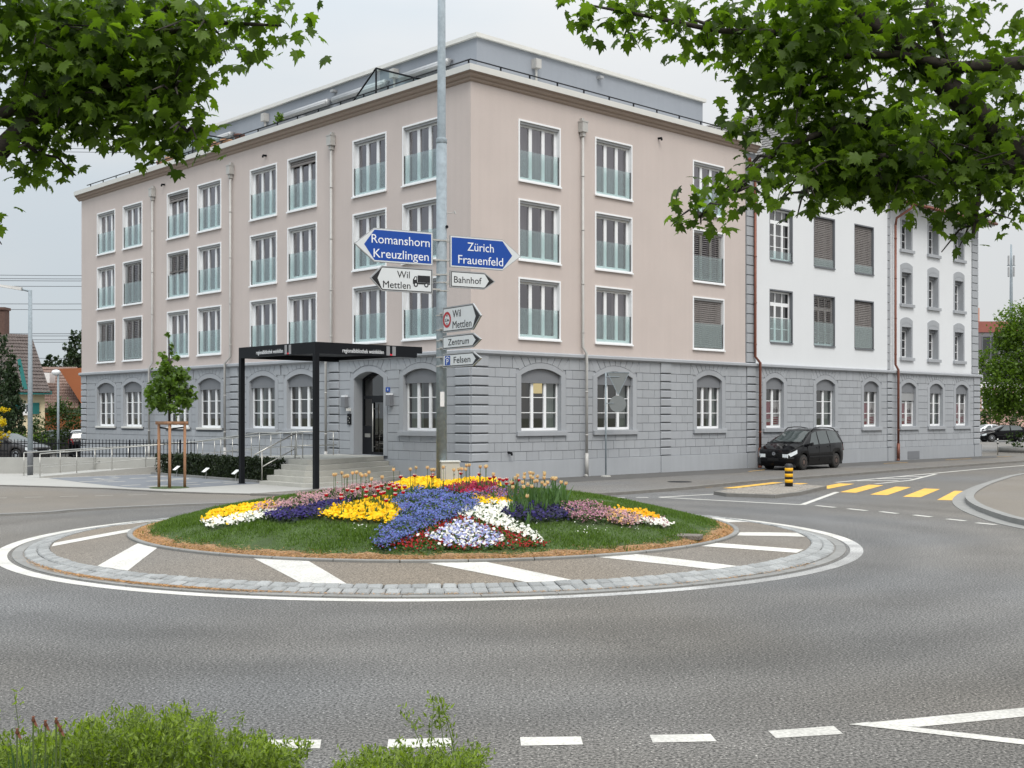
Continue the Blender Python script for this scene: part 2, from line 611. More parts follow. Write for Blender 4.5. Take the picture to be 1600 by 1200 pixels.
REV = 0.24
def upper_window(bld, side, uc, zb, w=2.12, h=2.18, blind=0.0, tilt=0.5, curtain=1, label=None, seed=0):
    """French window: white surround, three casements, lower glass guard, optional slatted blind"""
    def surround():
        mb = MB()
        b, p = 0.06, -0.03
        mb.box(-w/2 - 0.0, -w/2 + b, p, REV, 0, h)
        mb.box(w/2 - b, w/2, p, REV, 0, h)
        mb.box(-w/2 + b, w/2 - b, p, REV, h - b, h)
        mb.box(-w/2 + b, w/2 - b, p, REV, 0, b)
        mb.box(-w/2 - 0.02, w/2 + 0.02, p - 0.05, p - 0.002, -0.035, 0.02)
        return mb.mesh("window", M_WHITE)
    win = link("window", cached(("us", w, h), surround), bld, on(side, uc, 0, zb), frz(side), label=label)
    b = 0.06
    iw = w - 2 * b
    def casing():
        mb = MB()
        y0, y1 = 0.15, 0.215
        x0, x1, z0, z1 = -iw/2, iw/2, b, h - b
        t = 0.11
        mb.box(x0, x0 + t, y0, y1, z0, z1)
        mb.box(x1 - t, x1, y0, y1, z0, z1)
        mb.box(x0 + t, x1 - t, y0, y1, z1 - 0.15, z1)
        mb.box(x0 + t, x1 - t, y0, y1, z0, z0 + 0.12)
        pw = (iw - 2 * t - 2 * 0.15) / 3
        for k in (1, 2):
            xx = x0 + t + k * pw + (k - 1) * 0.15
            mb.box(xx, xx + 0.15, y0 - 0.008, y1, z0 + 0.12, z1 - 0.15)
        return mb.mesh("casement_frame", M_WHITE)
    link("casement_frame", cached(("uc", w, h), casing), win)
    def hood():
        return MB().box(-iw/2 + .002, iw/2 - .002, 0.03, 0.145, h - b - 0.085, h - b - .002).mesh("blind_box", M_ALU)
    link("blind_box", cached(("ub", w, h), hood), win)
    t = 0.11
    pw = (iw - 2 * t - 2 * 0.15) / 3
    for k in range(3):
        xc = -iw/2 + t + pw/2 + k * (pw + 0.15)
        def pane():
            z0, z1 = b + 0.12, h - b - 0.15
            return MB().poly([(-pw/2, 0, z0), (pw/2, 0, z0), (pw/2, 0, z1), (-pw/2, 0, z1)]).mesh("pane", M_GLASSUP)
        link("pane", cached(("up", w, h), pane), win, (xc, 0.185, 0))
    def guard():
        mb = MB().box(-iw/2 + 0.03, iw/2 - 0.03, 0.012, 0.026, 0.10, 1.10)
        return mb.mesh("glass_guard", M_GUARD)
    link("glass_guard", cached(("ug", w), guard), win)
    for s in (-1, 1):
        link("guard_rail", cached(("ugc", w), lambda: MB().box(-.012, .012, 0.008, 0.05, 0.09, 1.11).mesh("guard_rail", M_BLACK)), win, (s * (iw/2 - .016), 0, 0))
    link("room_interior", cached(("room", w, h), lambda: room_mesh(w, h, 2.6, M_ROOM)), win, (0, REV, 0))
    if curtain:
        cu = cached(("cur", w, h, curtain), lambda: curtain_mesh(*((-w/2, -w/2 + 0.75) if curtain == 1 else (-w/2, w/2)), 0, h, 0.14, M_CURT, 5 if curtain == 1 else 12))
        link("curtain", cu, win, (0, REV, 0))
        if curtain == 1:
            link("curtain", cu, win, (w - 0.75, REV, 0))
    if blind > 0:
        zt = h - b - 0.085
        zl = zt - blind * (zt - b)
        link("blind", cached(("sl", w, h, blind, tilt), lambda: slats_mesh(iw, zl, zt, 0.09, 0.085, tilt, M_SLAT)), win)
    return win

def arch_pts(w, z_spr, z_crown, n=12):
    """segmental arch from (-w/2, spring) over the crown to (w/2, spring)"""
    r = z_crown - z_spr
    rad = (w * w / 4 + r * r) / (2 * r)
    zc = z_crown - rad
    a = math.asin(w / 2 / rad)
    return [(rad * math.sin(-a + 2 * a * i / n), zc + rad * math.cos(-a + 2 * a * i / n)) for i in range(n + 1)]

def arch_surround_mesh(w, z0, spr, crown, band, depth, top, name, proud=0.0, bottom_band=False):
    """smooth band round an arched opening, its reveal, and the spandrel that fills the wall up to z = top"""
    mb = MB()
    inn = arch_pts(w, spr, crown)
    out = arch_pts(w + 2 * band, spr + 0.05, crown + band * 0.85)
    n = len(inn)
    yf = -proud
    vs = [(x, yf, z) for x, z in inn] + [(x, yf, z) for x, z in out] + [(x, depth, z) for x, z in inn] + [(x, 0.03, z) for x, z in out]
    fs = []
    for i in range(n - 1):
        fs.append((i, i + 1, n + i + 1, n + i))
        fs.append((i + 1, i, 2 * n + i, 2 * n + i + 1))
        fs.append((n + i, n + i + 1, 3 * n + i + 1, 3 * n + i))
    mb.add(vs, fs)
    for s in (-1, 1):
        x0, x1 = s * w / 2, s * (w / 2 + band)
        a, b = (x0, x1) if s > 0 else (x1, x0)
        zi, zo = spr, spr + 0.05
        zr, zl = (zo, zi) if s > 0 else (zi, zo)
        mb.poly([(a, yf, z0), (b, yf, z0), (b, yf, zr), (a, yf, zl)])
        mb.poly([(x0, yf, z0), (x0, yf, spr), (x0, depth, spr), (x0, depth, z0)])
        mb.poly([(x1, yf, z0), (x1, 0.03, z0), (x1, 0.03, zo), (x1, yf, zo)])
    mb.poly([(-w/2, yf, z0), (w/2, yf, z0), (w/2, depth, z0), (-w/2, depth, z0)])
    # spandrel behind the band, level with the wall sheet
    xs = w / 2 + band
    vs = [(x, 0.03, z) for x, z in out] + [(x, 0.03, top) for x, z in out]
    mb.add(vs, [(i, i + 1, n + i + 1, n + i) for i in range(n - 1)])
    return mb.mesh(name, M_GREY)

def casement(mb, x0, x1, z0, z1, cols, bars, y0, y1, t=0.075, mull=0.13, bot=0.10):
    mb.box(x0, x0 + t, y0, y1, z0, z1)
    mb.box(x1 - t, x1, y0, y1, z0, z1)
    mb.box(x0 + t, x1 - t, y0, y1, z1 - t, z1)
    mb.box(x0 + t, x1 - t, y0, y1, z0, z0 + bot)
    pw = (x1 - x0 - 2 * t - (cols - 1) * mull) / cols
    out = []
    for k in range(cols):
        a = x0 + t + k * (pw + mull)
        out.append((a, a + pw, z0 + bot, z1 - t))
        if k:
            mb.box(a - mull, a, y0 - 0.012, y1, z0 + bot, z1 - t)
        for j in range(1, bars + 1):
            zz = z0 + bot + (z1 - t - z0 - bot) * j / (bars + 1)
            mb.box(a, a + pw, y0 + 0.01, y1 - 0.012, zz - 0.014, zz + 0.014)
    return out

GB = 0.24
def ground_window(bld, side, uc, w=2.02, cols=3, sillw='grey', poster=False, lamp=False, shut=0.0, fabric=1, label=None, spr=G_SPR, crown=G_CROWN):
    """arched ground floor window with its grey shutter panel and white glazing bars"""
    win = link("window", cached(("gs", w), lambda: arch_surround_mesh(w, G_SILL, spr, crown, GB, 0.27, Z_LED - 0.002, "window", 0.004)), bld, on(side, uc, 0, 0), frz(side), label=label)
    zbox = 3.52
    def panel():
        mb = MB()
        a = arch_pts(w - 0.02, spr - 0.01, crown - 0.012)
        mb.slab_y([(a[0][0], zbox), (a[-1][0], zbox)] + [p for p in reversed(a)], 0.10, 0.135)
        mb.box(-w/2 + .01, w/2 - .01, 0.086, 0.1, zbox - 0.012, zbox + 0.03)
        return mb.mesh("shutter_panel", M_BLINDBOX)
    link("shutter_panel", cached(("gp", w), panel), win)
    quads = []
    def fr():
        mb = MB()
        quads.append(casement(mb, -w/2 + 0.02, w/2 - 0.02, G_SILL + 0.01, zbox + 0.1, cols, 2, 0.17, 0.235))
        MC[("gq", w)] = quads[0]
        return mb.mesh("casement_frame", M_WHITE)
    link("casement_frame", cached(("gf", w), fr), win)
    for a, b, z0, z1 in MC[("gq", w)]:
        pw = b - a
        link("pane", cached(("gpane", round(pw, 3)), lambda: MB().poly([(-pw/2, 0, z0), (pw/2, 0, z0), (pw/2, 0, z1), (-pw/2, 0, z1)]).mesh("pane", M_GLASS)), win, ((a + b) / 2, 0.205, 0))
    def sill():
        mb = MB()
        p = 0.09
        mb.bbox(-w/2 - GB, w/2 + GB, -p, 0.02, G_SILL - 0.17, G_SILL - 0.002, 0.012)
        return mb.mesh("window_sill", M_GREY if sillw == 'grey' else M_METALW)
    def sillw_():
        return MB().bbox(-w/2 - 0.1, w/2 + 0.1, -0.06, 0.16, G_SILL - 0.075, G_SILL + 0.012, 0.01).mesh("window_sill", M_METALW)
    link("window_sill", cached(("gsill", w, sillw), sill if sillw == 'grey' else sillw_), win)
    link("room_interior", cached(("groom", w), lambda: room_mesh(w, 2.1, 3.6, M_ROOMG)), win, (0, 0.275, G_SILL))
    if fabric:
        def fab():
            mb = MB()
            x = w/2 - 0.62
            while x < w/2 - 0.02:
                mb.box(x, x + 0.105, 0.06, 0.075, 0.03, 1.72)
                x += 0.115
            return mb.mesh("fabric_blind", M_VBLIND)
        link("fabric_blind", cached(("fab", w), fab), win, (0, 0.275, G_SILL))
    if fabric == 2:
        link("fabric_blind", cached(("fab", w), None), win, (-w + 0.68, 0.275, G_SILL))
    if shut:
        link("shutter_panel", MB().box(-w/2 + .02, w/2 - .02, 0.11, 0.13, zbox - shut, zbox - 0.02).mesh("shutter_panel", M_ALU), win)
    if poster:
        q = MC[("gq", w)]
        pan = q[-1]
        def post():
            mb = MB()
            a, b, z0, z1 = pan
            zt = z0 + (z1 - z0) * 0.66
            y = 0.212
            mb.box(a + .01, b - .01, y, y + 0.004, z0, zt, 0)
            zz = zt - 0.28
            cx = (a + b) / 2
            for i, (dx, hh) in enumerate(((-.17, .16), (-.1, .22), (-.02, .17), (.06, .26), (.13, .18))):      # skyline print
                mb.box(cx + dx - .035, cx + dx + .035, y - .002, y - .0005, zz - 0.24, zz - 0.24 + hh, 2)
            for j in range(4):
                z = z0 + 0.34 - j * 0.085
                mb.add([(a + .04, y - .002, z - .03), (b - .04, y - .002, z + .0), (b - .04, y - .002, z + .055), (a + .04, y - .002, z + .03)], [(0, 1, 2, 3)], 1)
            a, b, z0, z1 = q[0]
            mb.box(a + .01, b - .01, y, y + 0.004, z0, zt, 1)
            mb.box(a + .02, b - .02, y - .002, y - .0005, z0 + .16, z0 + .3, 0)
            return mb.mesh("window_poster", [M_PAPER, M_RED, M_DARKPRINT])
        link("window_poster", cached(("poster", w), post), win, label="white and red poster behind the panes")
    if lamp:
        em = mat("warm_lamp_shade", rgb(250, 226, 150), 0.6)
        em.node_tree.nodes["Principled BSDF"].inputs["Emission Color"].default_value = (1.0, 0.80, 0.36, 1)
        em.node_tree.nodes["Principled BSDF"].inputs["Emission Strength"].default_value = 0.75
        mb = MB()
        mb.lathe([(0.21, 0), (0.21, 0.36)], 20, (0.80, 1.0, 3.17))
        o = mb.obj("pendant_lamp", em, win, True, label="lit yellow pendant lamp shade")
    return win

# ---- stones
STONES = {'b': [], 'w': []}
def add_stones(which, side, u0, u1, zrow, ri, wid=0.62):
    L = u1 - u0
    if L < 0.12:
        return
    n = max(1, round(L / wid))
    if ri % 2 == 0 or n == 1:
        cuts = [u0 + L * i / n for i in range(n + 1)]
    else:
        cuts = [u0] + [u0 + L * (i + 0.5) / n for i in range(n)] + [u1]
        if cuts[1] - cuts[0] < 0.2 and n > 1:
            cuts = [u0 + L * i / n for i in range(n + 1)]
    for a, b in zip(cuts, cuts[1:]):
        STONES[which].append((side, (a + b) / 2, (zrow[0] + zrow[1]) / 2, b - a - 0.014, zrow[1] - zrow[0] - 0.017))

def fill_rows(which, side, u0, u1, wins, pil, wid=0.62):
    """running-bond blocks between pilasters and window surrounds; wins = (uc, w[, z bottom of opening]); pil = (a, b)"""
    for ri, zr in enumerate(Z_ROW):
        blocked = list(pil)
        for wd in wins:
            uc, w = wd[0], wd[1]
            door = len(wd) > 2
            zm = (zr[0] + zr[1]) / 2
            zlow = (G_SILL - 0.17) if not door else 0.0
            if ri == 10:
                blocked.append((uc - w/2 - 0.42, uc + w/2 + 0.42))
            elif zr[1] > zlow + 0.06 and zr[0] < 4.05:
                blocked.append((uc - w/2 - GB - 0.008, uc + w/2 + GB + 0.008))
                if zr[0] < zlow - .08:
                    add_stones(which, side, uc - w/2 - GB, uc + w/2 + GB, (zr[0], zlow - .003), ri, wid)
        blocked.sort()
        cur = u0
        for a, b in blocked + [(u1, u1)]:
            if a > cur + 0.12:
                zz = zr
                add_stones(which, side, cur, min(a, u1), zz, ri, wid)
            cur = max(cur, b)

def stone_mesh(w, h, d=0.03, b=0.006):
    x, z = w / 2, h / 2
    vs = [(-x, d, -z), (x, d, -z), (x, d, z), (-x, d, z), (-x, b, -z), (x, b, -z), (x, b, z), (-x, b, z), (-x + b, 0, -z + b), (x - b, 0, -z + b), (x - b, 0, z - b), (-x + b, 0, z - b)]
    fs = [(0, 1, 5, 4), (1, 2, 6, 5), (2, 3, 7, 6), (3, 0, 4, 7), (4, 5, 9, 8), (5, 6, 10, 9), (6, 7, 11, 10), (7, 4, 8, 11), (8, 9, 10, 11)]
    return vs, fs

def voussoirs(parent, side, uc, w):
    a, b = w / 2 + 0.40, w / 2 + 0.10
    n = 8
    out = arch_pts(w + 2 * GB, G_SPR + 0.05, G_CROWN + GB * 0.85 - 0.0, 40)
    def zarch(x):
        x = max(min(x, out[-1][0]), out[0][0])
        for (x0, z0), (x1, z1) in zip(out, out[1:]):
            if x0 <= x <= x1:
                return z0 + (z1 - z0) * (x - x0) / (x1 - x0 + 1e-9)
        return out[0][1]
    for k in range(n):
        def wedge():
            t0, t1 = -1 + 2 * k / n, -1 + 2 * (k + 1) / n
            g = 0.008
            xt0, xt1, xb0, xb1 = a * t0 + g, a * t1 - g, b * t0 + g, b * t1 - g
            zb0, zb1 = zarch(xb0) + 0.012, zarch(xb1) + 0.012
            zt = Z_LED - 0.01
            c = ((xt0 + xt1 + xb0 + xb1) / 4)
            e = 0.01
            vs = [(xb0, .03, zb0), (xb1, .03, zb1), (xt1, .03, zt), (xt0, .03, zt), (xb0 + e, 0, zb0 + e), (xb1 - e, 0, zb1 + e), (xt1 - e, 0, zt), (xt0 + e, 0, zt)]
            return MB().add(vs, [(0, 1, 5, 4), (1, 2, 6, 5), (3, 0, 4, 7), (4, 5, 6, 7)]).mesh("voussoir", M_GREY)
        link("voussoir", cached(("vous", w, k), wedge), parent, on(side, uc, 0, 0), frz(side))
    for s in (-1, 1):
        def filler():
            o = w / 2 + 0.412
            zb = Z_ROW[10][0] + .008
            p = [(s * (b + .012), zb + .0), (s * o, zb), (s * o, Z_LED - .01), (s * (a + .012), Z_LED - .01)]
            vs = [(x, .03, z) for x, z in p] + [(x, 0, z) for x, z in p]
            fs = [(4, 5, 6, 7), (0, 1, 5, 4), (1, 2, 6, 5), (3, 0, 4, 7)]
            return MB().add(vs, fs if s > 0 else [tuple(reversed(f)) for f in fs]).mesh("voussoir", M_GREY)
        link("voussoir", cached(("vousf", w, s), filler), parent, on(side, uc, 0, 0), frz(side))

def pilaster(parent, side, a, b, strip=True):
    """quoin strip: proud blocks with deep joints"""
    w = b - a
    for ri, zr in enumerate(Z_ROW):
        h = zr[1] - zr[0]
        def q():
            x = w / 2 - 0.01
            e = 0.02
            zb, zt = -h / 2 + 0.032, h / 2 - 0.004
            vs = [(-x, .03, zb), (x, .03, zb), (x, .03, zt), (-x, .03, zt), (-x, -.03, zb), (x, -.03, zb), (x, -.03, zt - e), (-x, -.03, zt - e), (x - e, -.045, zb + e), (-x + e, -.045, zb + e), (x - e, -.045, zt - 2 * e), (-x + e, -.045, zt - 2 * e)]
            fs = [(0, 1, 5, 4), (1, 2, 6, 5), (2, 3, 7, 6), (3, 0, 4, 7), (4, 5, 8, 9), (5, 6, 10, 8), (6, 7, 11, 10), (7, 4, 9, 11), (9, 8, 10, 11)]
            return MB().add(vs, fs).mesh("quoin_stone", M_GREY)
        link("quoin_stone", cached(("quoin", round(w, 2), round(h, 2)), q), parent, on(side, (a + b) / 2, 0, (zr[0] + zr[1]) / 2), frz(side))

def downpipe(bld, side, u, ztop, zb=4.75, m=M_ZINC, hopper=True, shift=0.12, r=0.052, lower=None, off=-0.11):
    mb = MB()
    P = lambda uu, d, z: on(side, uu, d, z)
    mb.tube([P(u, off, ztop), P(u, off, zb + 0.15), P(u - shift, off - 0.10, zb - 0.12), P(u - shift, off - 0.10, 0.9)], r, 10)
    mb.tube([P(u - shift, off - 0.10, 0.95), P(u - shift, off - 0.10, 0.12)], r * 1.35, 10)
    mb.tube([P(u - shift, off - 0.10, 0.13), P(u - shift - 0.09, off - 0.12, 0.09)], r * 1.35, 10)
    for z in (11.2, 9.2, 7.2, 5.4, 3.2, 1.6):
        uu, oo = (u, off) if z > zb else (u - shift, off - 0.10)
        if z < ztop:
            mb.tube([P(uu, oo, z), P(uu, oo, z + 0.05)], r * 1.18, 10)
    o = mb.obj("downpipe", m, bld, True)
    if hopper:
        hb = MB()
        z = ztop
        fbox(hb, side, u - .14, u + .14, off - .13, off + .10, z + .1, z + .46)
        fbox(hb, side, u - .155, u + .155, off - .145, off + .115, z + .46, z + .5)
        fbox(hb, side, u - .075, u + .075, off - .075, off + .075, z - .06, z + .1)
        fbox(hb, side, u - .06, u + .06, off - .02, 0.0, z + .5, z + .62)
        hb.obj("hopper_head", m, o)
    return o

# ================================================================== beige building
SL, SR = 31.35, 15.72
LW = [(28.35, 0), (25.38, 0), (20.69, 0), (17.77, 0), (13.22, 0), (10.30, 0), (5.755, 0), (2.68, 0)]
LW = [(28.345), (25.35), (20.685), (17.77), (13.22), (10.295), (5.755), (2.68)]
RW = [3.285, 7.255, 13.135]
ZB = {4: 10.65, 3: 7.843, 2: 5.063}
holesL = [(u - 1.06, u + 1.06, z, z + 2.18) for u in LW for z in ZB.values()]
holesR = [(u - 1.06, u + 1.06, z, z + 2.18) for u in RW for z in ZB.values()]
up = MB()
facade_sheet(up, 'L', 0, SL, 4.62, Z_TOP, holesL)
facade_sheet(up, 'R', 0, SR, 4.62, Z_TOP, holesR)
# far end and back of the block
up.poly([(0, SL, 4.62), (15.8, SL, 4.62), (15.8, SL, Z_TOP), (0, SL, Z_TOP)])
up.poly([(15.8, SL, 0), (15.8, 0.3, 0), (15.8, 0.3, Z_TOP), (15.8, SL, Z_TOP)])
up.obj("upper_wall", M_BEIGE, beige)
MB().box(0.06, 16.4, 0.06, SL - .05, Z_TOP + 0.02, Z_TOP + 0.2).obj("roof_deck", M_METALW, beige)

blindL = {(2, 4): (0.14, 1.2), (5, 4): (0.12, 1.2), (1, 3): (1.0, 0.25), (2, 3): (0.42, 0.35), (0, 2): (1.0, 0.25), (1, 2): (1.0, 0.35)}
blindR = {(2, 3): (1.0, 0.45), (2, 2): (1.0, 1.05)}
for i, u in enumerate(LW):
    for st, z in ZB.items():
        b = blindL.get((i, st), (0, 0))
        upper_window(beige, 'L', u, z, blind=b[0], tilt=b[1], curtain=(0, 1, 0, 2, 0)[(i * 2 + st * 3) % 5] if not b[0] >= 1 else 0)
for i, u in enumerate(RW):
    for st, z in ZB.items():
        b = blindR.get((i, st), (0, 0))
        upper_window(beige, 'R', u, z, blind=b[0], tilt=b[1], curtain=(2 if st == 4 else (1, 0, 0)[(i + st) % 3]) if not b[0] >= 1 else 0)

# ---- ground floor
DOOR_U, DOOR_W = 5.83, 1.86
GL = [28.43, 25.40, 20.69, 17.79, 13.35, 10.42, 2.70]
GRW = [3.385, 7.35, 13.21]
gw = MB()
gholeL = [(u - 1.25, u + 1.25, G_SILL, Z_LED) for u in GL] + [(DOOR_U - DOOR_W/2 - GB, DOOR_U + DOOR_W/2 + GB, 0.85, Z_LED)]
gholeR = [(u - 1.01 - GB, u + 1.01 + GB, G_SILL, Z_LED) for u in GRW[:2]] + [(GRW[2] - 0.85 - GB, GRW[2] + 0.85 + GB, G_SILL, Z_LED)]
facade_sheet(gw, 'L', 0.03, SL, 0, 4.62, gholeL, 0.03)
facade_sheet(gw, 'R', 0.03, 15.8, 0, 4.62, gholeR, 0.03)
gw.poly([(0.03, SL, 0), (15.8, SL, 0), (15.8, SL, 4.62), (0.03, SL, 4.62)])
gwall_b = gw.obj("ground_floor_wall", M_GREYD, beige)
pilL = [(0.0, 0.80), (7.72, 8.38), (15.27, 15.95), (30.7, SL)]
pilR = [(0.0, 0.80), (10.02, 10.68), (15.78, 16.46)]
for a, b in pilL:
    pilaster(gwall_b, 'L', a, b)
for a, b in pilR[:2]:
    pilaster(gwall_b, 'R', a, b)
fill_rows('b', 'L', 0.8, SL, [(u, 2.02) for u in GL] + [(DOOR_U, DOOR_W, 1)], pilL)
fill_rows('b', 'R', 0.8, 15.78, [(GRW[0], 2.02), (GRW[1], 2.02), (GRW[2], 1.70)], pilR)
for i, u in enumerate(GL):
    ground_window(beige, 'L', u, 2.02, 3, 'grey' if i > 3 else 'white', fabric=(1, 0, 2, 1, 2, 1, 2)[i], label=None)
    voussoirs(gwall_b, 'L', u, 2.02)
for i, u in enumerate(GRW):
    w = 2.02 if i < 2 else 1.70
    ground_window(beige, 'R', u, w, 3, 'grey', lamp=(i == 0), fabric=1)
    voussoirs(gwall_b, 'R', u, w)
voussoirs(gwall_b, 'L', DOOR_U, DOOR_W)

# plinth, string course
def plinth(bld, side, u0, u1, skip=()):
    mb = MB()
    cur = u0
    for a, b in list(skip) + [(u1, u1)]:
        if a > cur:
            fbox(mb, side, cur, a, -0.045, 0.04, 0, Z_PL - .02)
            fbox(mb, side, cur, a, -0.03, 0.04, Z_PL - .02, Z_PL)
        cur = b
    return mb
pm = plinth(beige, 'R', 0.046, 15.78)
fbox(pm, 'L', -0.045, SL, -0.045, 0.04, 0, Z_PL)
for a, b in pilR[1:2]:
    fbox(pm, 'R', a - .02, b + .02, -0.09, -0.046, 0, Z_PL + .004)
for a, b in pilL[1:3]:
    fbox(pm, 'L', a - .02, b + .02, -0.09, -0.046, 0, Z_PL + .004)
pm.obj("plinth", M_GREY, beige)

def string_course(mb, side, u0, u1, lo=0.0):
    prof = [(-0.02, Z_LED - 0.03), (-0.07, Z_LED), (-0.09, Z_LED + 0.02), (-0.13, Z_LED + 0.03), (-0.13, Z_LED + 0.12), (-0.10, Z_LED + 0.145), (0.04, Z_LED + 0.165)]
    vs = []
    for uu in (u0, u1):
        for d, z in prof:
            uc = uu
            if abs(uu) < 1e-6:           # mitre at the corner
                uc = d
            vs.append(on(side, uc, d, z))
    n = len(prof)
    fs = [(i, n + i, n + i + 1, i + 1) for i in range(n - 1)]
    if side == 'R':
        fs = [tuple(reversed(f)) for f in fs]
    mb.add(vs, fs)
    mb.add([on(side, u1, d, z) for d, z in prof], [tuple(range(n))])
sc = MB()
string_course(sc, 'R', 0, 16.45)
string_course(sc, 'L', 0, SL + 0.1)
sc.obj("string_course", M_GREY, beige)

# cornice
def cornice(mb, mw, side, u0, u1):
    prof = [(0.0, Z_TOP - 0.06), (-0.05, Z_TOP - 0.05), (-0.09, Z_TOP - 0.01), (-0.09, Z_TOP + 0.05), (-0.16, Z_TOP + 0.07), (-0.20, Z_TOP + 0.12), (-0.20, Z_TOP + 0.17), (-0.27, Z_TOP + 0.19), (-0.29, Z_TOP + 0.21)]
    top = [(-0.31, Z_TOP + 0.21), (-0.32, Z_TOP + 0.42), (-0.05, Z_TOP + 0.42), (0.2, Z_TOP + 0.2)]
    for target, pr in ((mb, prof), (mw, top)):
        vs = []
        for uu in (u0, u1):
            for d, z in pr:
                vs.append(on(side, d if abs(uu) < 1e-6 else uu, d, z))
        n = len(pr)
        fs = [(i, n + i, n + i + 1, i + 1) for i in range(n - 1)]
        if side == 'R':
            fs = [tuple(reversed(f)) for f in fs]
        target.add(vs, fs)
        target.add([on(side, u1, d, z) for d, z in pr], [tuple(range(n))])
cb, cw = MB(), MB()
cornice(cb, cw, 'R', 0, 16.45)
cornice(cb, cw, 'L', 0, SL + 0.25)
cb.obj("cornice", M_BEIGE2, beige)
cw.obj("roof_edge", M_METALW, beige)

# parapet rail
rl = MB()
zr = Z_TOP + 0.62
rl.box(-0.115, -0.075, -0.115, SL - 0.9, zr, zr + 0.035)
rl.box(-0.075, 16.2, -0.115, -0.075, zr, zr + 0.035)
n = 0
u = 0.0
while u < SL - 1:
    rl.box(-0.11, -0.08, u - .03, u + .03, Z_TOP + 0.36, zr)
    u += 1.5
u = 1.3
while u < 16.2:
    rl.box(u - .03, u + .03, -0.11, -0.08, Z_TOP + 0.36, zr)
    u += 1.4
rl.obj("parapet_rail", M_BLACK, beige)

# set back top storey
PZ0, PZ1 = Z_TOP + 0.2, 16.30
px0, px1, py0, py1 = 2.4, 15.85, 2.4, 27.6
ps = MB()
whR = [(5.45, 7.75, PZ0 + .2, 15.28), (11.6, 13.6, PZ0 + .2, 15.28)]
facade_sheet(ps, 'R', px0, px1, PZ0, PZ1, whR, py0)
facade_sheet(ps, 'L', py0, py1, PZ0, PZ1, [(6.0, 10.6, PZ0 + .1, 15.3), (13.0, 16.0, PZ0 + .1, 15.3), (22.0, 25.0, PZ0 + .1, 15.3)], px0)
ps.poly([(px1, py0, PZ0), (px1, py1, PZ0), (px1, py1, PZ1), (px1, py0, PZ1)])
ps.poly([(px0, py1, PZ0), (px1, py1, PZ0), (px1, py1, PZ1), (px0, py1, PZ1)])
ps.box(px0 + .3, px1 - .02, py0 + .3, py1 - .02, PZ0, PZ1 - .1)
pent = ps.obj("top_storey", M_PENT, beige)
MB().box(px0 - .12, px1 + .12, py0 - .12, py1 + .12, PZ1, PZ1 + 0.15).obj("roof_edge", M_METALW, pent)
for a, b, z0, z1 in whR:
    w = MB()
    w.box(a + .02, b - .02, py0 + .16, py0 + .2, z0, z1 - .12)
    wo_ = w.obj("window", M_GLASS, pent)
    MB().box(a, b, py0 + .04, py0 + .15, z1 - .12, z1).obj("blind_box", M_ALU, wo_)
for a, b in ((6.0, 10.6), (13.0, 16.0), (22.0, 25.0)):
    w = MB().box(px0 + .16, px0 + .2, a + .02, b - .02, PZ0 + .1, 15.3)
    w.obj("window", M_GLASS, pent)
for a, b in ((1.3 + 2.4, 6.6), (7.6, 11.2), (11.6, 15.6), (19.6, 26.5)):
    aw = MB()
    aw.tube([(px0 - .26, a, 15.62), (px0 - .26, b, 15.62)], 0.13, 12)
    aw.box(px0 - .30, px0 - .02, a + .02, b - .02, 15.70, 15.76)
    aw.box(px0 - .42, px0 - .36, a + .05, b - .05, 15.52, 15.60)
    aw.obj("awning_cassette", M_ALU, pent, True)
for u in (7.2, 16.8):
    hb = MB()
    hb.tube([(px0 - .12, u, PZ0), (px0 - .12, u, 15.8)], 0.05, 8)
    hb.box(px0 - .27, px0 - .0, u - .14, u + .14, 15.75, 16.1)
    hb.obj("downpipe", M_ZINC, pent)
hb = MB()
hb.tube([(5.35, py0 - .12, PZ0), (5.35, py0 - .12, 15.75)], 0.05, 8)
hb.box(5.21, 5.49, py0 - .27, py0, 15.7, 16.05)
hb.obj("downpipe", M_ZINC, pent)
for (x, y) in ((px0 - .0, 11.4), (9.0, py0)):
    v = MB()
    if x == px0:
        v.box(px0 - .22, px0, y - .1, y + .1, 16.02, 16.12)
    else:
        v.box(x - .1, x + .1, py0 - .22, py0, 16.02, 16.12)
    v.obj("roof_spout", M_ALU, pent)
# sloping glass screens between the terraces
for u in (5.35, 19.3):
    g = MB()
    z0, z1 = Z_TOP + 0.45, Z_TOP + 1.5
    fr = MB()
    for a, b in (((0.0, u, z0), (0.0, u, z1)), ((0.0, u, z1), (0.0, u + 1.6, z0)), ((0.0, u, z1), (2.3, u, z1)), ((0.0, u, z0), (2.3, u, z0)), ((0, u, z0), (0, u + 1.6, z0))):
        fr.tube([a, b], 0.035, 6)
    o = fr.obj("terrace_screen", M_BLACK, beige)
    g.poly([(0.0, u, z0), (0, u + 1.6, z0), (0, u, z1)])
    g.poly([(0.0, u, z0), (2.3, u, z0), (2.3, u, z1), (0, u, z1)])
    g.obj("glass_panel", M_CLEAR, o)

# wall fittings: pipe stubs
for side, u, z in (('L', 13.0, 13.25), ('L', 22.0, 13.3), ('R', 9.9, 13.35), ('R', 1.75, 1.05)):
    v = MB()
    a, b = on(side, u, 0.01, z), on(side, u, -0.16, z - 0.01)
    v.tube([a, b], 0.045, 8)
    v.tube([b, on(side, u, -0.18, z - .1)], 0.04, 8)
    v.obj("pipe_stub", M_BLACK, beige)
downpipe(beige, 'R', 5.43, 12.75, shift=-0.10)
downpipe(beige, 'L', 23.05, 12.75, shift=-0.14)
downpipe(beige, 'L', 15.75, 12.75, shift=-0.30)
downpipe(beige, 'L', 8.11, 12.75, shift=-0.22)

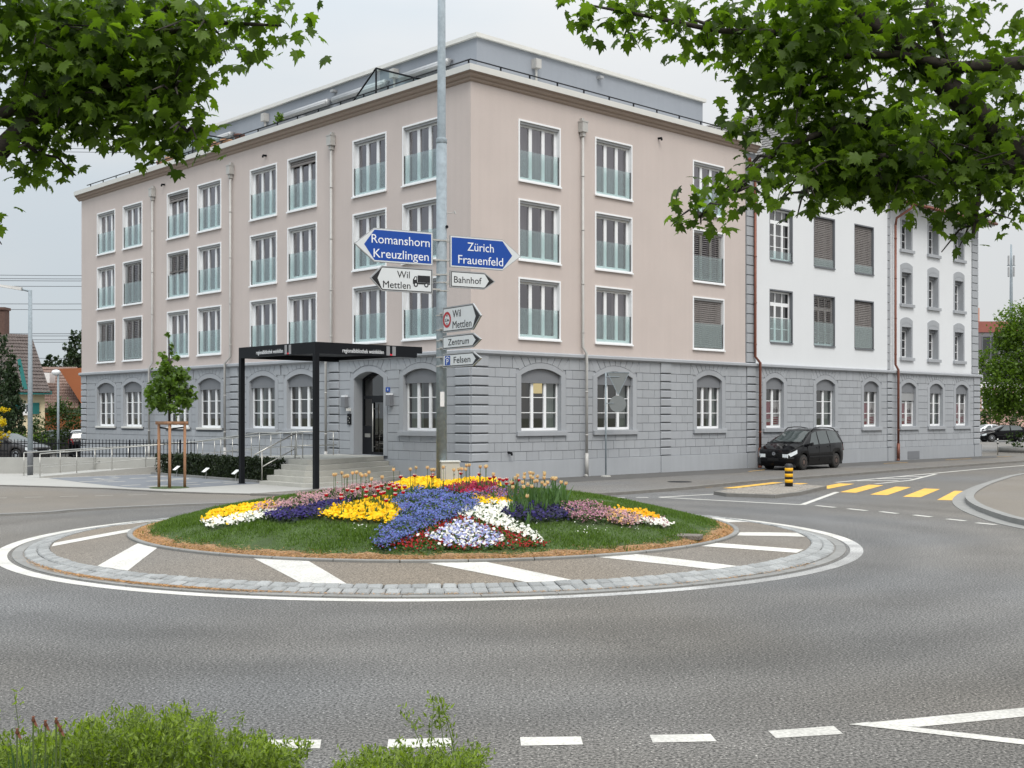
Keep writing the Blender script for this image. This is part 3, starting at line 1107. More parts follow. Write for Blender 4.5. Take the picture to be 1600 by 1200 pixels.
# ---- entrance door
dw, dz0 = DOOR_W, 0.86
def door_parts():
    root = link("entrance_door", arch_surround_mesh(dw, dz0, 3.74, 4.0, GB, 0.48, Z_LED - .002, "entrance_door", 0.004), beige, on('L', DOOR_U, 0, 0), frz('L'), label="glazed black entrance door in an arched opening")
    mb = MB()
    a = arch_pts(dw - 0.01, 3.73, 3.99)
    y0, y1 = 0.40, 0.47
    t = 0.09
    mb.box(-dw/2, -dw/2 + t, y0, y1, dz0, 3.73)
    mb.box(dw/2 - t, dw/2, y0, y1, dz0, 3.73)
    n = len(a)
    inn = arch_pts(dw - 0.01 - 2 * t, 3.69, 3.89)
    vs = [(x, y0, z) for x, z in a] + [(x, y0, z) for x, z in inn]
    mb.add(vs, [(i, n + i, n + i + 1, i + 1) for i in range(n - 1)])
    mb.box(-dw/2 + t, dw/2 - t, y0, y1, 2.98, 3.10)
    mb.box(-dw/2 + 0.60, -dw/2 + 0.72, y0, y1, dz0, 2.98)
    mb.box(dw/2 - t - .06, dw/2 - t, y0 - .01, y1, dz0, 2.98)
    mb.box(-dw/2 + 0.72, dw/2 - t - .06, y0 - .01, y1, 2.84, 2.98)
    mb.box(-dw/2 + 0.72, dw/2 - t - .06, y0 - .01, y1, dz0, dz0 + 0.10)
    mb.box(-dw/2 + t, -dw/2 + 0.60, y0, y1, dz0, 1.95)
    mb.obj("door_frame", M_DOOR, root)
    gp = MB()
    gp.poly([(-dw/2 + t, .44, 1.95), (-dw/2 + .6, .44, 1.95), (-dw/2 + .6, .44, 2.98), (-dw/2 + t, .44, 2.98)])
    gp.obj("pane", M_GLASS, root)
    MB().poly([(-dw/2 + .72, .44, dz0 + .1), (dw/2 - t - .06, .44, dz0 + .1), (dw/2 - t - .06, .44, 2.84), (-dw/2 + .72, .44, 2.84)]).obj("pane", M_GLASS, root)
    MB().poly([(x, .44, 3.1) for x in (inn[0][0], inn[-1][0])] + [(x, .44, z) for x, z in reversed(inn)]).obj("pane", M_GLASS, root)
    h = MB()
    h.tube([(-dw/2 + .80, .30, dz0 + .12), (-dw/2 + .80, .30, 2.80)], 0.024, 10)
    for z in (dz0 + .3, 2.6):
        h.tube([(-dw/2 + .80, .30, z), (-dw/2 + .80, .41, z)], 0.014, 8)
    h.obj("door_handle", M_STEEL, root, True)
    lb = MB().box(-dw/2 + .18, -dw/2 + .52, .385, .4, 1.52, 1.66)
    lb.box(-dw/2 + .21, -dw/2 + .49, .375, .385, 1.62, 1.64)
    lb.obj("letter_slot", M_STEEL, root)
    link("room_interior", room_mesh(dw, 3.2, 3.6, M_ROOMG), root, (0, 0.49, dz0))
door_parts()
for u in (7.25, 4.42):
    lm = MB()
    lm.slab_y([(-.13, 0), (.13, 0), (.13, .40), (-.13, .40)], -.17, -.0)
    o = lm.obj("wall_light", M_BLINDBOX, beige, loc=on('L', u, 0, 2.66 if u > 6 else 2.70), rotz=frz('L'))
    MB().box(-.115, .115, -.16, -.02, .401, .46).obj("light_diffuser", M_LETW, o)
bp = MB().box(-.11, .11, -.05, 0, 0, .42)
bo = bp.obj("doorbell_panel", M_BLACK, beige, loc=on('L', 7.02, 0, 2.0), rotz=frz('L'))
for dx, dz in ((-.04, .3), (.05, .24), (-.03, .15), (.04, .08)):
    MB().lathe([(0.024, 0), (0.024, .012)], 10, (dx, -.063, dz), 'y').obj("bell_button", M_STEEL, bo)
cam_b = MB().box(-.05, .05, -.16, 0, 0, .1)
cam_b.obj("door_camera", M_METALW, beige, loc=on('L', 7.0, 0, 2.52), rotz=frz('L'))
npl = MB().box(-.12, .12, -.02, 0, 0, .17)
no = npl.obj("house_number", M_BLUE, beige, loc=on('L', 4.62, 0, 3.22), rotz=frz('L'), label="small blue plate with the number 4")
link("digit", text_mesh("4", 0.08, 0.11, "digit", M_LETW), no, (-.04, -.0215, .03))
# ================================================================== white building
WU0, WU1 = 16.46, 37.62
GAB_A, GAB_B = 16.46, 27.6
Z_EG, Z_AP = 13.35, 17.0
wwin = [(18.41, 5.57), (18.41, 9.22), (21.915, 5.57), (21.915, 9.22), (25.43, 5.57), (25.43, 9.22)]
wh = [(u - .91, u + .91, z, z + 2.37) for u, z in wwin] + [(22.95, 23.55, 13.40, 14.3)]
ewin = []
for u in (29.73, 32.55, 35.42):
    ewin += [(u, 10.82, 1.50), (u, 8.04, 1.62), (u, 5.31, 1.56)]
EW = 0.98
eh = [(u - EW/2, u + EW/2, z, z + h) for u, z, h in ewin]
wm = MB()
facade_sheet(wm, 'R', GAB_A, 27.62, 4.62, Z_EG, wh[:6])
# gable triangle with its small attic window
mid = (GAB_A + 27.62) / 2
facade_sheet(wm, 'R', 21.6, 23.9, Z_EG, 14.5, wh[6:])
wm.poly([(GAB_A, 0, Z_EG), (21.6, 0, Z_EG), (21.6, 0, 14.5), (mid - (Z_AP - 14.5) / (Z_AP - Z_EG) * (mid - GAB_A), 0, 14.5)])
wm.poly([(23.9, 0, Z_EG), (27.62, 0, Z_EG), (mid + (Z_AP - 14.5) / (Z_AP - Z_EG) * (mid - GAB_A), 0, 14.5), (23.9, 0, 14.5)])
wm.poly([(mid - (Z_AP - 14.5) / (Z_AP - Z_EG) * (mid - GAB_A), 0, 14.5), (mid + (Z_AP - 14.5) / (Z_AP - Z_EG) * (mid - GAB_A), 0, 14.5), (mid, 0, Z_AP)])
D_W = 0.12
facade_sheet(wm, 'R', 27.62, WU1 - .7, 4.62, 13.0, eh, D_W)
wm.poly([(27.62, 0, 4.62), (27.62, D_W, 4.62), (27.62, D_W, 13.2), (27.62, 0, 13.2)])
wm.poly([(WU1, D_W, 0), (WU1, 14, 0), (WU1, 14, 13), (WU1, D_W, 13)])
wm.poly([(27.6, 14, 0), (27.6, D_W, 0), (27.6, D_W, 13.2), (27.6, 14, 13.2)])
wm.poly([(16.5, 14, 4), (WU1, 14, 4), (WU1, 14, 13), (16.5, 14, 13)])
wm.obj("upper_wall", M_WHITEW, white)

def transom_window(u, z, w=1.82, h=2.37):
    def rev():
        mb = MB()
        t, d = 0.05, 0.26
        mb.box(-w/2, -w/2 + t, 0.0, d, 0, h)
        mb.box(w/2 - t, w/2, 0.0, d, 0, h)
        mb.box(-w/2 + t, w/2 - t, 0.0, d, h - .06, h)
        mb.box(-w/2 + t, w/2 - t, -0.06, d, -0.03, 0.03)
        return mb.mesh("window", M_GREYD)
    win = link("window", cached("tw", rev), white, on('R', u, 0, z))
    def fr():
        mb = MB()
        q = casement(mb, -w/2 + .05, w/2 - .05, .03, 1.72, 3, 2, .16, .22, .07, .12, .1)
        q2 = casement(mb, -w/2 + .05, w/2 - .05, 1.72, h - .07, 3, 0, .16, .22, .07, .03, .09)
        MC["twq"] = q + q2
        return mb.mesh("casement_frame", M_WHITE)
    link("casement_frame", cached("twf", fr), win)
    for i, (a, b, z0, z1) in enumerate(MC["twq"]):
        link("pane", cached(("twp", i), lambda: MB().poly([(a, .19, z0), (b, .19, z0), (b, .19, z1), (a, .19, z1)]).mesh("pane", M_GLASS)), win)
    link("room_interior", cached(("room", w, h), lambda: room_mesh(w, h, 2.6, M_ROOM)), win, (0, .265, 0))
    return win
def guard_for(win, top, w=1.82):
    link("glass_guard", MB().box(-w/2 + .07, w/2 - .07, .02, .032, .06, top).mesh("glass_guard", M_GUARD), win)
    for s in (-1, 1):
        MB().box(s * (w/2 - .07), s * (w/2 - .05), .015, .05, .05, top + .01).obj("guard_rail", M_BLACK, win)
for u, z in wwin:
    w_ = transom_window(u, z)
    guard_for(w_, 1.10 if z < 8 else 0.42)
    if u > 19:
        full = (u, z) != (21.915, 5.57)
        link("blind", cached(("wsl", full), lambda: slats_mesh(1.70, 0.05 if full else 0.22, 2.30, .10, .085, 1.05 if full else .45, M_SLAT)), w_)
    else:
        link("curtain", cached("wcur", lambda: curtain_mesh(-.85, .85, .05, 2.2, .1, M_CURT, 9)), w_, (0, .27, 0))
aw = MB()
aw.box(22.95, 23.0, -.01, .2, 13.40, 14.3)
aw.box(23.5, 23.55, -.01, .2, 13.40, 14.3)
aw.box(23.0, 23.5, -.01, .2, 14.25, 14.3)
aw.box(22.93, 23.57, -.05, .2, 13.36, 13.42)
ao = aw.obj("window", M_GREYD, white)
fr = MB()
q = casement(fr, 23.0, 23.5, 13.42, 14.25, 2, 1, .12, .17, .05, .06, .06)
fr.obj("casement_frame", M_WHITE, ao)
for a, b, z0, z1 in q:
    MB().box(a, b, .15, .5, z0, z1).obj("pane", M_GLASS, ao)
MB().box(22.96, 23.54, .6, .7, 13.3, 14.4).obj("room_interior", M_ROOM, ao)

# wing windows: deep grey reveals, arched or straight heads
for u, z, h in ewin:
    top = z > 10
    def rv():
        mb = MB()
        t, d = 0.13, 0.36
        f = -0.02
        mb.box(-EW/2 - t, -EW/2, f, d, 0, h)
        mb.box(EW/2, EW/2 + t, f, d, 0, h)
        if top:
            mb.box(-EW/2 - t, EW/2 + t, f, d, h, 13.0 - z - .12)
        else:
            a = arch_pts(EW + 2 * t, h + 0.34, h + 0.50)
            mb.slab_y([(-EW/2 - t, h), (EW/2 + t, h)] + list(reversed(a)), f, d)
            b = arch_pts(EW + 0.0, h + 0.12, h + 0.24)
            b2 = arch_pts(EW + 0.0, h + 0.10, h + 0.22)
            vs = [(x, f - .012, zz) for x, zz in b] + [(x, f - .012, zz) for x, zz in b2]
            n = len(b)
            mb.add(vs, [(n + i, n + i + 1, i + 1, i) for i in range(n - 1)])
        return mb.mesh("window", M_GREY)
    win = link("window", cached(("ew", z), rv), white, on('R', u, D_W, z))
    link("window_sill", cached("esill", lambda: MB().bbox(-EW/2 - .2, EW/2 + .2, -.12, .30, -.16, -.001, .012).mesh("window_sill", M_GREY)), win)
    def fr():
        mb = MB()
        MC[("ewq", h)] = casement(mb, -EW/2 + .005, EW/2 - .005, 0.0, h - .16, 2, 2, .30, .35, .07, .1, .08)
        return mb.mesh("casement_frame", M_WHITE)
    link("casement_frame", cached(("ewf", h), fr), win)
    link("blind_box", cached(("ewb", h), lambda: MB().box(-EW/2 + .005, EW/2 - .005, .16, .34, h - .158, h - .002).mesh("blind_box", M_BLINDBOX)), win)
    for i, (a, b, z0, z1) in enumerate(MC[("ewq", h)]):
        link("pane", cached(("ewp", h, i), lambda: MB().poly([(a, .33, z0), (b, .33, z0), (b, .33, z1), (a, .33, z1)]).mesh("pane", M_GLASS)), win)
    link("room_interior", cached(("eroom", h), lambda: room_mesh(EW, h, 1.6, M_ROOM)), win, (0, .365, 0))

# ground floor of the white building
WG = [(17.93, 1.36), (22.03, 1.60), (26.10, 1.40), (29.76, 1.46), (32.66, 1.42), (35.55, 1.42)]
gm = MB()
holes = [(u - w/2 - GB, u + w/2 + GB, G_SILL, Z_LED) for u, w in WG]
facade_sheet(gm, 'R', 15.8, WU1, 0, 4.62, holes, 0.03)
gm.poly([(WU1, 0.03, 0), (WU1, 14, 0), (WU1, 14, 4.62), (WU1, 0.03, 4.62)])
gwall_w = gm.obj("ground_floor_wall", M_GREYD, white)
pilW = [(15.80, 16.46), (27.58, 28.06), (36.88, WU1)]
for a, b in pilW:
    pilaster(gwall_w, 'R', a, b)
fill_rows('w', 'R', 16.46, 36.88, WG, pilW[1:2], 0.66)
for i, (u, w) in enumerate(WG):
    ground_window(white, 'R', u, w, 2, 'grey', poster=i in (0, 2, 3, 5), shut=0.42 if i == 3 else 0, fabric=1 if i in (1, 4) else 0)
    voussoirs(gwall_w, 'R', u, w)
pm = plinth(white, 'R', 15.78, WU1 + .045)
for a, b in pilW:
    fbox(pm, 'R', a - .02, b + .05, -0.09, -0.046, 0, Z_PL + .004)
pm.box(WU1, WU1 + .09, -.09, 14, 0, Z_PL)
po = pm.obj("plinth", M_GREY, white)
MB().box(29.55, 30.75, -.06, -.046, .12, .52).obj("vent_grille", M_BLINDBOX, white)
sc = MB()
string_course(sc, 'R', 16.452, WU1 + .13)
sc.obj("string_course", M_GREY, white)
# upper grey quoin strips
def quoin_strip(a, b, z0, z1, d=0.0, pitch=0.42):
    z = z0
    while z < z1 - .05:
        def q():
            w, h = b - a, pitch
            x, e = w / 2 - .004, .012
            zb, zt = -h / 2 + .009, h / 2 - .009
            vs = [(-x, .02, zb), (x, .02, zb), (x, .02, zt), (-x, .02, zt), (-x + e, -.05, zb + e), (x - e, -.05, zb + e), (x - e, -.05, zt - e), (-x + e, -.05, zt - e)]
            return MB().add(vs, [(0, 1, 5, 4), (1, 2, 6, 5), (2, 3, 7, 6), (3, 0, 4, 7), (4, 5, 6, 7)]).mesh("quoin_stone", M_GREY)
        link("quoin_stone", cached(("uq", round(b - a, 2)), q), white, on('R', (a + b) / 2, d, z + pitch / 2))
        z += pitch
quoin_strip(15.76, 16.44, 4.64, 13.4)
quoin_strip(27.64, 28.06, 4.64, 13.0, D_W)
quoin_strip(36.90, WU1, 4.64, 12.9, D_W)
bk = MB()
fbox(bk, 'R', 15.74, 16.46, 0.0, 0.1, 4.62, 13.7)
fbox(bk, 'R', 36.88, WU1, D_W, D_W + .1, 4.62, 13.0)
bk.obj("quoin_backing", M_GREYD, white)
downpipe(white, 'R', 16.24, 12.9, m=M_COPPER, hopper=False, shift=-0.22, r=0.06, off=-0.14)
dp = downpipe(white, 'R', 28.24, 11.9, m=M_COPPER, hopper=False, shift=-0.10, r=0.06, off=-0.10)
MB().tube([on('R', 28.24, -.10, 11.9), on('R', 28.28, -.14, 12.25), on('R', 28.75, -.70, 12.75), on('R', 28.8, -.78, 13.1)], .06, 10).obj("pipe_elbow", M_COPPER, dp, True)

# roofs in stepped tile courses
def tiled_roof(parent, name, o, along, up, nu, nc, m, lift=0.035, wave=True, thick=0.10, ts=1.0):
    """courses of wavy tiles: o lower corner, along and up full-length vectors"""
    o, along, up = Vector(o), Vector(along), Vector(up)
    n = along.cross(up).normalized()
    if n.z < 0:
        n = -n
    vs, fs = [], []
    for c in range(nc):
        for e in (0, 1):
            t = (c + e * 1.08) / nc
            for i in range(nu + 1):
                s = i / nu
                wz = (0.022 if i % 2 else -0.012) if wave else 0.0
                vs.append(o + along * s * (1 - (1 - ts) * min(t, 1.0)) + up * min(t, 1.0) + n * (thick + (lift if e == 0 else 0.0) + wz))
        b0 = c * 2 * (nu + 1)
        for i in range(nu):
            fs.append((b0 + i, b0 + i + 1, b0 + nu + 1 + i + 1, b0 + nu + 1 + i))
    # front lips of each course
    base = len(vs)
    for c in range(nc):
        for i in range(nu + 1):
            vs.append(vs[c * 2 * (nu + 1) + i] - n * lift * 1.3)
    for c in range(nc):
        for i in range(nu):
            a = c * 2 * (nu + 1) + i
            b = base + c * (nu + 1) + i
            fs.append((b, b + 1, a + 1, a))
    mb = MB().add(vs, fs)
    k = len(mb.v)
    at_ = along * ts
    mb.add([o, o + along, o + at_ + up, o + up, o + n * thick, o + along + n * thick, o + at_ + up + n * thick, o + up + n * thick],
           [(0, 1, 2, 3), (0, 1, 5, 4), (1, 2, 6, 5), (2, 3, 7, 6), (3, 0, 4, 7)])
    return mb.obj(name, m, parent)
ov = 0.35
sl = (Z_AP - Z_EG) / (mid - GAB_A)
tiled_roof(white, "gable_roof", (GAB_A - 0.7, 14.0, Z_EG - 0.7 * sl), (0, -14.0 - ov, 0), (mid - GAB_A + 0.7, 0, Z_AP - Z_EG + 0.7 * sl), 90, 22, M_TILE)
tiled_roof(white, "gable_roof", (27.62 + 0.5, -ov, Z_EG - 0.5 * sl), (0, 14.0 + ov, 0), (-(27.62 - mid) - 0.5, 0, Z_AP - Z_EG + 0.5 * sl), 90, 22, M_TILE)
tiled_roof(white, "wing_roof", (27.75, -0.62, 12.98), (WU1 - 27.75 + 0.6, 0, 0), (0, 6.6, 4.0), 90, 20, M_TILE)
tiled_roof(white, "wing_roof", (WU1 + 0.6, 13.2, 12.6), (-(WU1 - 27.75 + 0.6), 0, 0), (0, -6.9, 4.3), 90, 20, M_TILE)
ev = MB()
ev.box(27.75, WU1 + .6, -.60, D_W + .1, 12.86, 12.97)
ev.add([(WU1 + .02, D_W, 12.9), (WU1 + .02, 14, 12.9), (WU1 + .02, 7, 16.9)], [(0, 1, 2)])
ev.obj("eaves_soffit", M_WHITEW, white)
gt = MB()
gt.tube([(27.8, -.70, 12.97), (WU1 + .6, -.70, 12.97)], .08, 10)
gt.obj("gutter", M_COPPER, white, True)
vg = MB()
for s in (0, 1):
    x0, z0 = ((GAB_A - .5, Z_EG - .5 * sl), (28.1, Z_EG - .48 * sl))[s]
    a = Vector((x0, -ov + .01, z0 - .05)); b = Vector((mid, -ov + .01, Z_AP - .05))
    vg.add([a, b, b + Vector((0, 0, .16)), a + Vector((0, 0, .16)), a + Vector((0, .33, 0)), b + Vector((0, .33, 0))], [(0, 1, 2, 3), (0, 1, 5, 4)])
vg.obj("verge_board", M_WHITEW, white)
MB().tube([on('R', 16.0, -.1, 12.9), on('R', 15.6, -.3, 13.35)], .07, 8).obj("gutter", M_COPPER, white)

# ---- stone blocks: the nearest 300 of each building one by one, the rest joined
for which, parent in (('b', gwall_b), ('w', gwall_w)):
    lst = STONES[which]
    def dist(s):
        X, Y, _ = BW(*on(s[0], s[1], 0, 0))
        return X * X + Y * Y
    lst.sort(key=dist)
    rest = MB()
    for k, (side, uc, zc, w, h) in enumerate(lst):
        if k < 300:
            me = cached(("stone", round(w, 2), round(h, 2)), lambda: MB().add(*stone_mesh(round(w, 2), round(h, 2))).mesh("stone", M_GREY))
            link("stone", me, parent, on(side, uc, 0, zc), frz(side))
        else:
            vs, fs = stone_mesh(w, h)
            if side == 'R':
                rest.add([(uc + x, y, zc + z) for x, y, z in vs], fs)
            else:
                rest.add([(y, uc - x, zc + z) for x, y, z in vs], fs)
    if rest.v:
        rest.obj("stone_courses", M_GREY, parent, kind="stuff")
print("stones", {k: len(v) for k, v in STONES.items()})
# ================================================================== ground, road, roundabout
def asphalt(name, col, patch=.2, grain=95, contrast=1.0, speck=.35, rough=.85, track=False):
    """rolled asphalt: dark binder with pale stone grains, broad worn patches and a few bright chips"""
    m = bpy.data.materials.new(name)
    MATS[name] = m
    m.use_nodes = True
    t = m.node_tree
    L = t.links.new
    b = t.nodes["Principled BSDF"]
    b.inputs["Roughness"].default_value = rough
    b.inputs["Specular IOR Level"].default_value = .4
    g = t.nodes.new("ShaderNodeNewGeometry").outputs["Position"]
    def noise(sc, det, r_=.5):
        n = t.nodes.new("ShaderNodeTexNoise")
        n.inputs["Scale"].default_value = sc
        n.inputs["Detail"].default_value = det
        n.inputs["Roughness"].default_value = r_
        L(g, n.inputs["Vector"])
        return n.outputs["Fac"]
    def rng_(s, a, b_, lo, hi):
        n = t.nodes.new("ShaderNodeMapRange")
        for k, v in zip(("From Min", "From Max", "To Min", "To Max"), (a, b_, lo, hi)):
            n.inputs[k].default_value = v
        L(s, n.inputs["Value"])
        return n.outputs[0]
    def mul(p, q):
        n = t.nodes.new("ShaderNodeMath")
        n.operation = 'MULTIPLY'
        L(p, n.inputs[0])
        L(q, n.inputs[1])
        return n.outputs[0]
    f1 = rng_(noise(.16, 3), .3, .7, 1 - patch, 1 + patch)
    f2 = rng_(noise(1.3, 5, .6), .3, .7, 1 - patch * .35, 1 + patch * .35)
    f3 = rng_(noise(grain, 3, .7), .36, .66, max(.12, 1 - .68 * contrast), 1 + .95 * contrast)
    vo = t.nodes.new("ShaderNodeTexVoronoi")
    vo.inputs["Scale"].default_value = grain * .8
    L(g, vo.inputs["Vector"])
    sp = rng_(vo.outputs["Distance"], .10, .24, 1 + speck * 3.2, 1.0)
    s = mul(mul(f1, f2), mul(f3, sp))
    if track:
        # lanes polished by tyres and darkened by oil, circling the island
        def node(op, *ins):
            n = t.nodes.new("ShaderNodeVectorMath" if op in ("DISTANCE",) else "ShaderNodeMath")
            n.operation = op
            for i, v in enumerate(ins):
                if isinstance(v, (int, float, tuple)):
                    n.inputs[i].default_value = v
                else:
                    L(v, n.inputs[i])
            return n.outputs["Value"] if op == "DISTANCE" else n.outputs[0]
        d = node("DISTANCE", g, (-1.42, 22.89, 0.0))
        d = node("MULTIPLY_ADD", noise(.35, 3), 1.1, d)
        wv = node("SINE", node("MULTIPLY", d, 3.4))
        gate = rng_(d, 15.0, 18.5, 1.0, 0.0)
        k = node("MULTIPLY_ADD", mul(mul(wv, gate), rng_(noise(.5, 3), .35, .65, .25, 1.0)), .13, 1.0)
        cr = t.nodes.new("ShaderNodeTexNoise")
        cr.inputs["Scale"].default_value = .55
        cr.inputs["Detail"].default_value = 7
        L(g, cr.inputs["Vector"])
        line = rng_(node("ABSOLUTE", node("SUBTRACT", cr.outputs["Fac"], .5)), .0004, .0022, .62, 1.0)
        where = rng_(noise(.23, 2), .60, .64, 1.0, 0.0)
        line = node("MAXIMUM", line, where)
        s = mul(s, mul(k, line))
    v = t.nodes.new("ShaderNodeVectorMath")
    v.operation = 'SCALE'
    v.inputs[0].default_value = col[:3]
    L(s, v.inputs["Scale"])
    wm = t.nodes.new("ShaderNodeMix")
    wm.data_type = 'RGBA'
    wm.blend_type = 'MULTIPLY'
    wm.inputs["Factor"].default_value = 1.0
    tint = t.nodes.new("ShaderNodeMix")
    tint.data_type = 'RGBA'
    tint.inputs["A"].default_value = (.97, .99, 1.02, 1)
    tint.inputs["B"].default_value = (1.06, 1.0, .92, 1)
    L(rng_(noise(.11, 2), .4, .6, 0, 1), tint.inputs["Factor"])
    L(v.outputs[0], wm.inputs["A"])
    L(tint.outputs["Result"], wm.inputs["B"])
    L(wm.outputs["Result"], b.inputs["Base Color"])
    bn = t.nodes.new("ShaderNodeBump")
    bn.inputs["Strength"].default_value = .18
    bn.inputs["Distance"].default_value = .006
    L(noise(grain * 1.2, 3), bn.inputs["Height"])
    L(bn.outputs[0], b.inputs["Normal"])
    return m
M_ROAD = asphalt("road_asphalt", (0.108, 0.1050, 0.1005, 1), .15, 40, 1.25, .55, track=True)
M_PAVE = asphalt("pavement_asphalt", (0.140, 0.134, 0.126, 1), .12, 45, .7, .2)
M_PAVED = mat("dark_pavement_asphalt", (0.095, 0.092, 0.088, 1), 0.9, var=0.12, vscale=0.6, fine=0.25, fscale=60, bump=0.3, bscale=90)
M_APRON = asphalt("apron_asphalt", (0.158, 0.139, 0.117, 1), .14, 45, .75, .2)
M_TAN = asphalt("tan_asphalt", (0.150, 0.140, 0.127, 1), .12, 50, .55, .2)
M_LINE = mat("white_road_paint", rgb(194, 191, 184), 0.7, var=0.18, vscale=1.6, fine=0.26, fscale=34)
M_WORN = mat("worn_road_paint", (0.30, 0.295, 0.285, 1), 0.8, var=0.25, vscale=1.5, fine=0.45, fscale=40)
M_WORN2 = mat("half_worn_road_paint", (0.40, 0.393, 0.38, 1), 0.8, var=0.3, vscale=1.2, fine=0.45, fscale=36)
M_YEL = mat("yellow_road_paint", rgb(218, 170, 70), 0.7, var=0.16, vscale=2.2, fine=0.30, fscale=32)
M_GRAN = mat("granite_sett", rgb(142, 143, 142), 0.85, var=0.10, vscale=3, fine=0.18, fscale=55, bump=0.4, bscale=50, objvar=0.16)
M_KERB = mat("granite_kerb", rgb(130, 129, 126), 0.85, var=0.10, vscale=3, fine=0.15, fscale=55, bump=0.3, bscale=50, objvar=0.08)
M_KERBD = mat("dark_kerb", rgb(120, 117, 112), 0.9, var=0.15, vscale=4, fine=0.15, fscale=50, bump=0.4, bscale=40)
M_JOINT = mat("joint_mortar", (0.19, 0.18, 0.165, 1), 0.95, fine=0.25, fscale=60)
M_SOIL = mat("lawn_soil", (0.050, 0.080, 0.022, 1), 1.0, var=0.3, vscale=2.5, fine=0.3, fscale=30)
M_DPAVE = mat("dark_paving", rgb(116, 119, 124), 0.85, var=0.08, vscale=1.2, fine=0.12, fscale=40)
M_LPAVE = mat("light_paving", rgb(164, 162, 157), 0.9, var=0.05, vscale=1.2, fine=0.1, fscale=40)
M_TERR = mat("yard_gravel", (0.17, 0.165, 0.155, 1), 0.95, var=0.12, vscale=0.8, fine=0.3, fscale=25)
M_FIELD = mat("far_ground", (0.12, 0.125, 0.09, 1), 0.95, var=0.15, vscale=0.05)

def sheet(name, pts, z, m, **props):
    props.setdefault("kind", "structure")
    return MB().poly([(p[0], p[1], z) for p in pts]).obj(name, m, **props)

# the ground as one sheet, its roads as one colour; finer quads near the camera are not needed for a flat sheet
sheet("ground", [(-900, -200), (900, -200), (900, 1400), (-900, 1400)], -0.006, M_FIELD)
sheet("road", [(-120, -40), (140, -40), (140, 150), (-120, 60)], 0.0, M_ROAD)

KERB_R = [(-7.6, 34.7), (-5.6, 33.9), (-2.5, 33.4), (1.0, 33.75), (3.1, 35.2), (5.4, 37.6), (7.9, 40.9), (10.2, 43.5), (13.9, 47.4), (17.9, 51.95), (25.8, 60.1), (36, 71.5), (60, 101), (95, 140)]
pave_pts = KERB_R + [(160, 215), (160, 420), (-10, 420), BW(3, 50)[:2], BW(3, 6)[:2], (-5.0, 38.3)]
sheet("pavement", pave_pts, PAV, M_PAVE)
def ribbon(pts, w, z0, z1, mb=None, left=True, m=0):
    """solid strip of width w along a polyline"""
    mb = mb or MB()
    P = [Vector((p[0], p[1])) for p in pts]
    offs = []
    for i, p in enumerate(P):
        d = (P[min(i + 1, len(P) - 1)] - P[max(i - 1, 0)]).normalized()
        nrm = Vector((-d.y, d.x)) * (1 if left else -1)
        offs.append(p + nrm * w)
    for i in range(len(P) - 1):
        a, b, c, d = P[i], P[i + 1], offs[i + 1], offs[i]
        q = [a, b, c, d] if left else [d, c, b, a]
        n = len(q)
        vs = [(v.x, v.y, z0) for v in q] + [(v.x, v.y, z1) for v in q]
        mb.add(vs, [(4, 5, 6, 7), (0, 1, 5, 4), (1, 2, 6, 5), (2, 3, 7, 6), (3, 0, 4, 7)], m)
    return mb
def smooth(pts, n=6):
    P = [Vector((p[0], p[1])) for p in pts]
    out = []
    for i in range(len(P) - 1):
        p0, p1, p2, p3 = P[max(i - 1, 0)], P[i], P[i + 1], P[min(i + 2, len(P) - 1)]
        for k in range(n):
            t = k / n
            out.append(0.5 * ((2 * p1) + (-p0 + p2) * t + (2 * p0 - 5 * p1 + 4 * p2 - p3) * t * t + (-p0 + 3 * p1 - 3 * p2 + p3) * t ** 3))
    out.append(P[-1])
    return [(v.x, v.y) for v in out]
ribbon(KERB_R, 0.16, -0.01, PAV + 0.006).obj("kerb", M_KERBD, kind="structure")
strip = [BW(2.0, -2.3), BW(17, -2.2), BW(38.5, -1.7), BW(39.5, 0), BW(2.0, 0)]
sheet("pavement_strip", [p[:2] for p in strip], PAV + 0.004, M_PAVED)
for (u0, v0, u1, v1) in ((13.2, -2.0, 14.9, -1.6), (31.0, -1.4, 33.6, -1.5), (24.5, -1.6, 26.6, -1.7), (37.2, -1.2, 38.6, -1.4)):
    a, b = BW(u0, v0), BW(u1, v1)
    sheet("yellow_parking_mark", [a[:2], b[:2], (b[0] - .05, b[1] + .09), (a[0] - .05, a[1] + .09)], PAV + 0.008, M_YEL)
mh = MB().lathe([(0.42, 0), (0.42, .006), (.38, .006), (.36, .003), (0.0, .003)], 24, (5.73, 40.83, PAV + .001))
mh.obj("manhole_cover", M_BLACK, label="round dark manhole cover in the pavement near the crossing", category="manhole cover")

# right hand traffic island, edge of the road on the right
RK = smooth([(11.0, 22.5), (10.87, 25.4), (11.03, 27.2), (11.6, 30.1), (12.6, 33.2), (14.35, 37.0), (16.8, 41.5), (19.9, 46.3), (27, 54), (45, 72)])
sheet("pavement", RK + [(70, 72), (70, 22)], 0.10, M_TAN)
ribbon(RK, 0.22, -0.01, 0.13, left=False).obj("kerb", M_KERB, kind="structure")
ribbon(RK, 0.34, -0.01, 0.012).obj("kerb_channel", M_KERB, kind="structure")

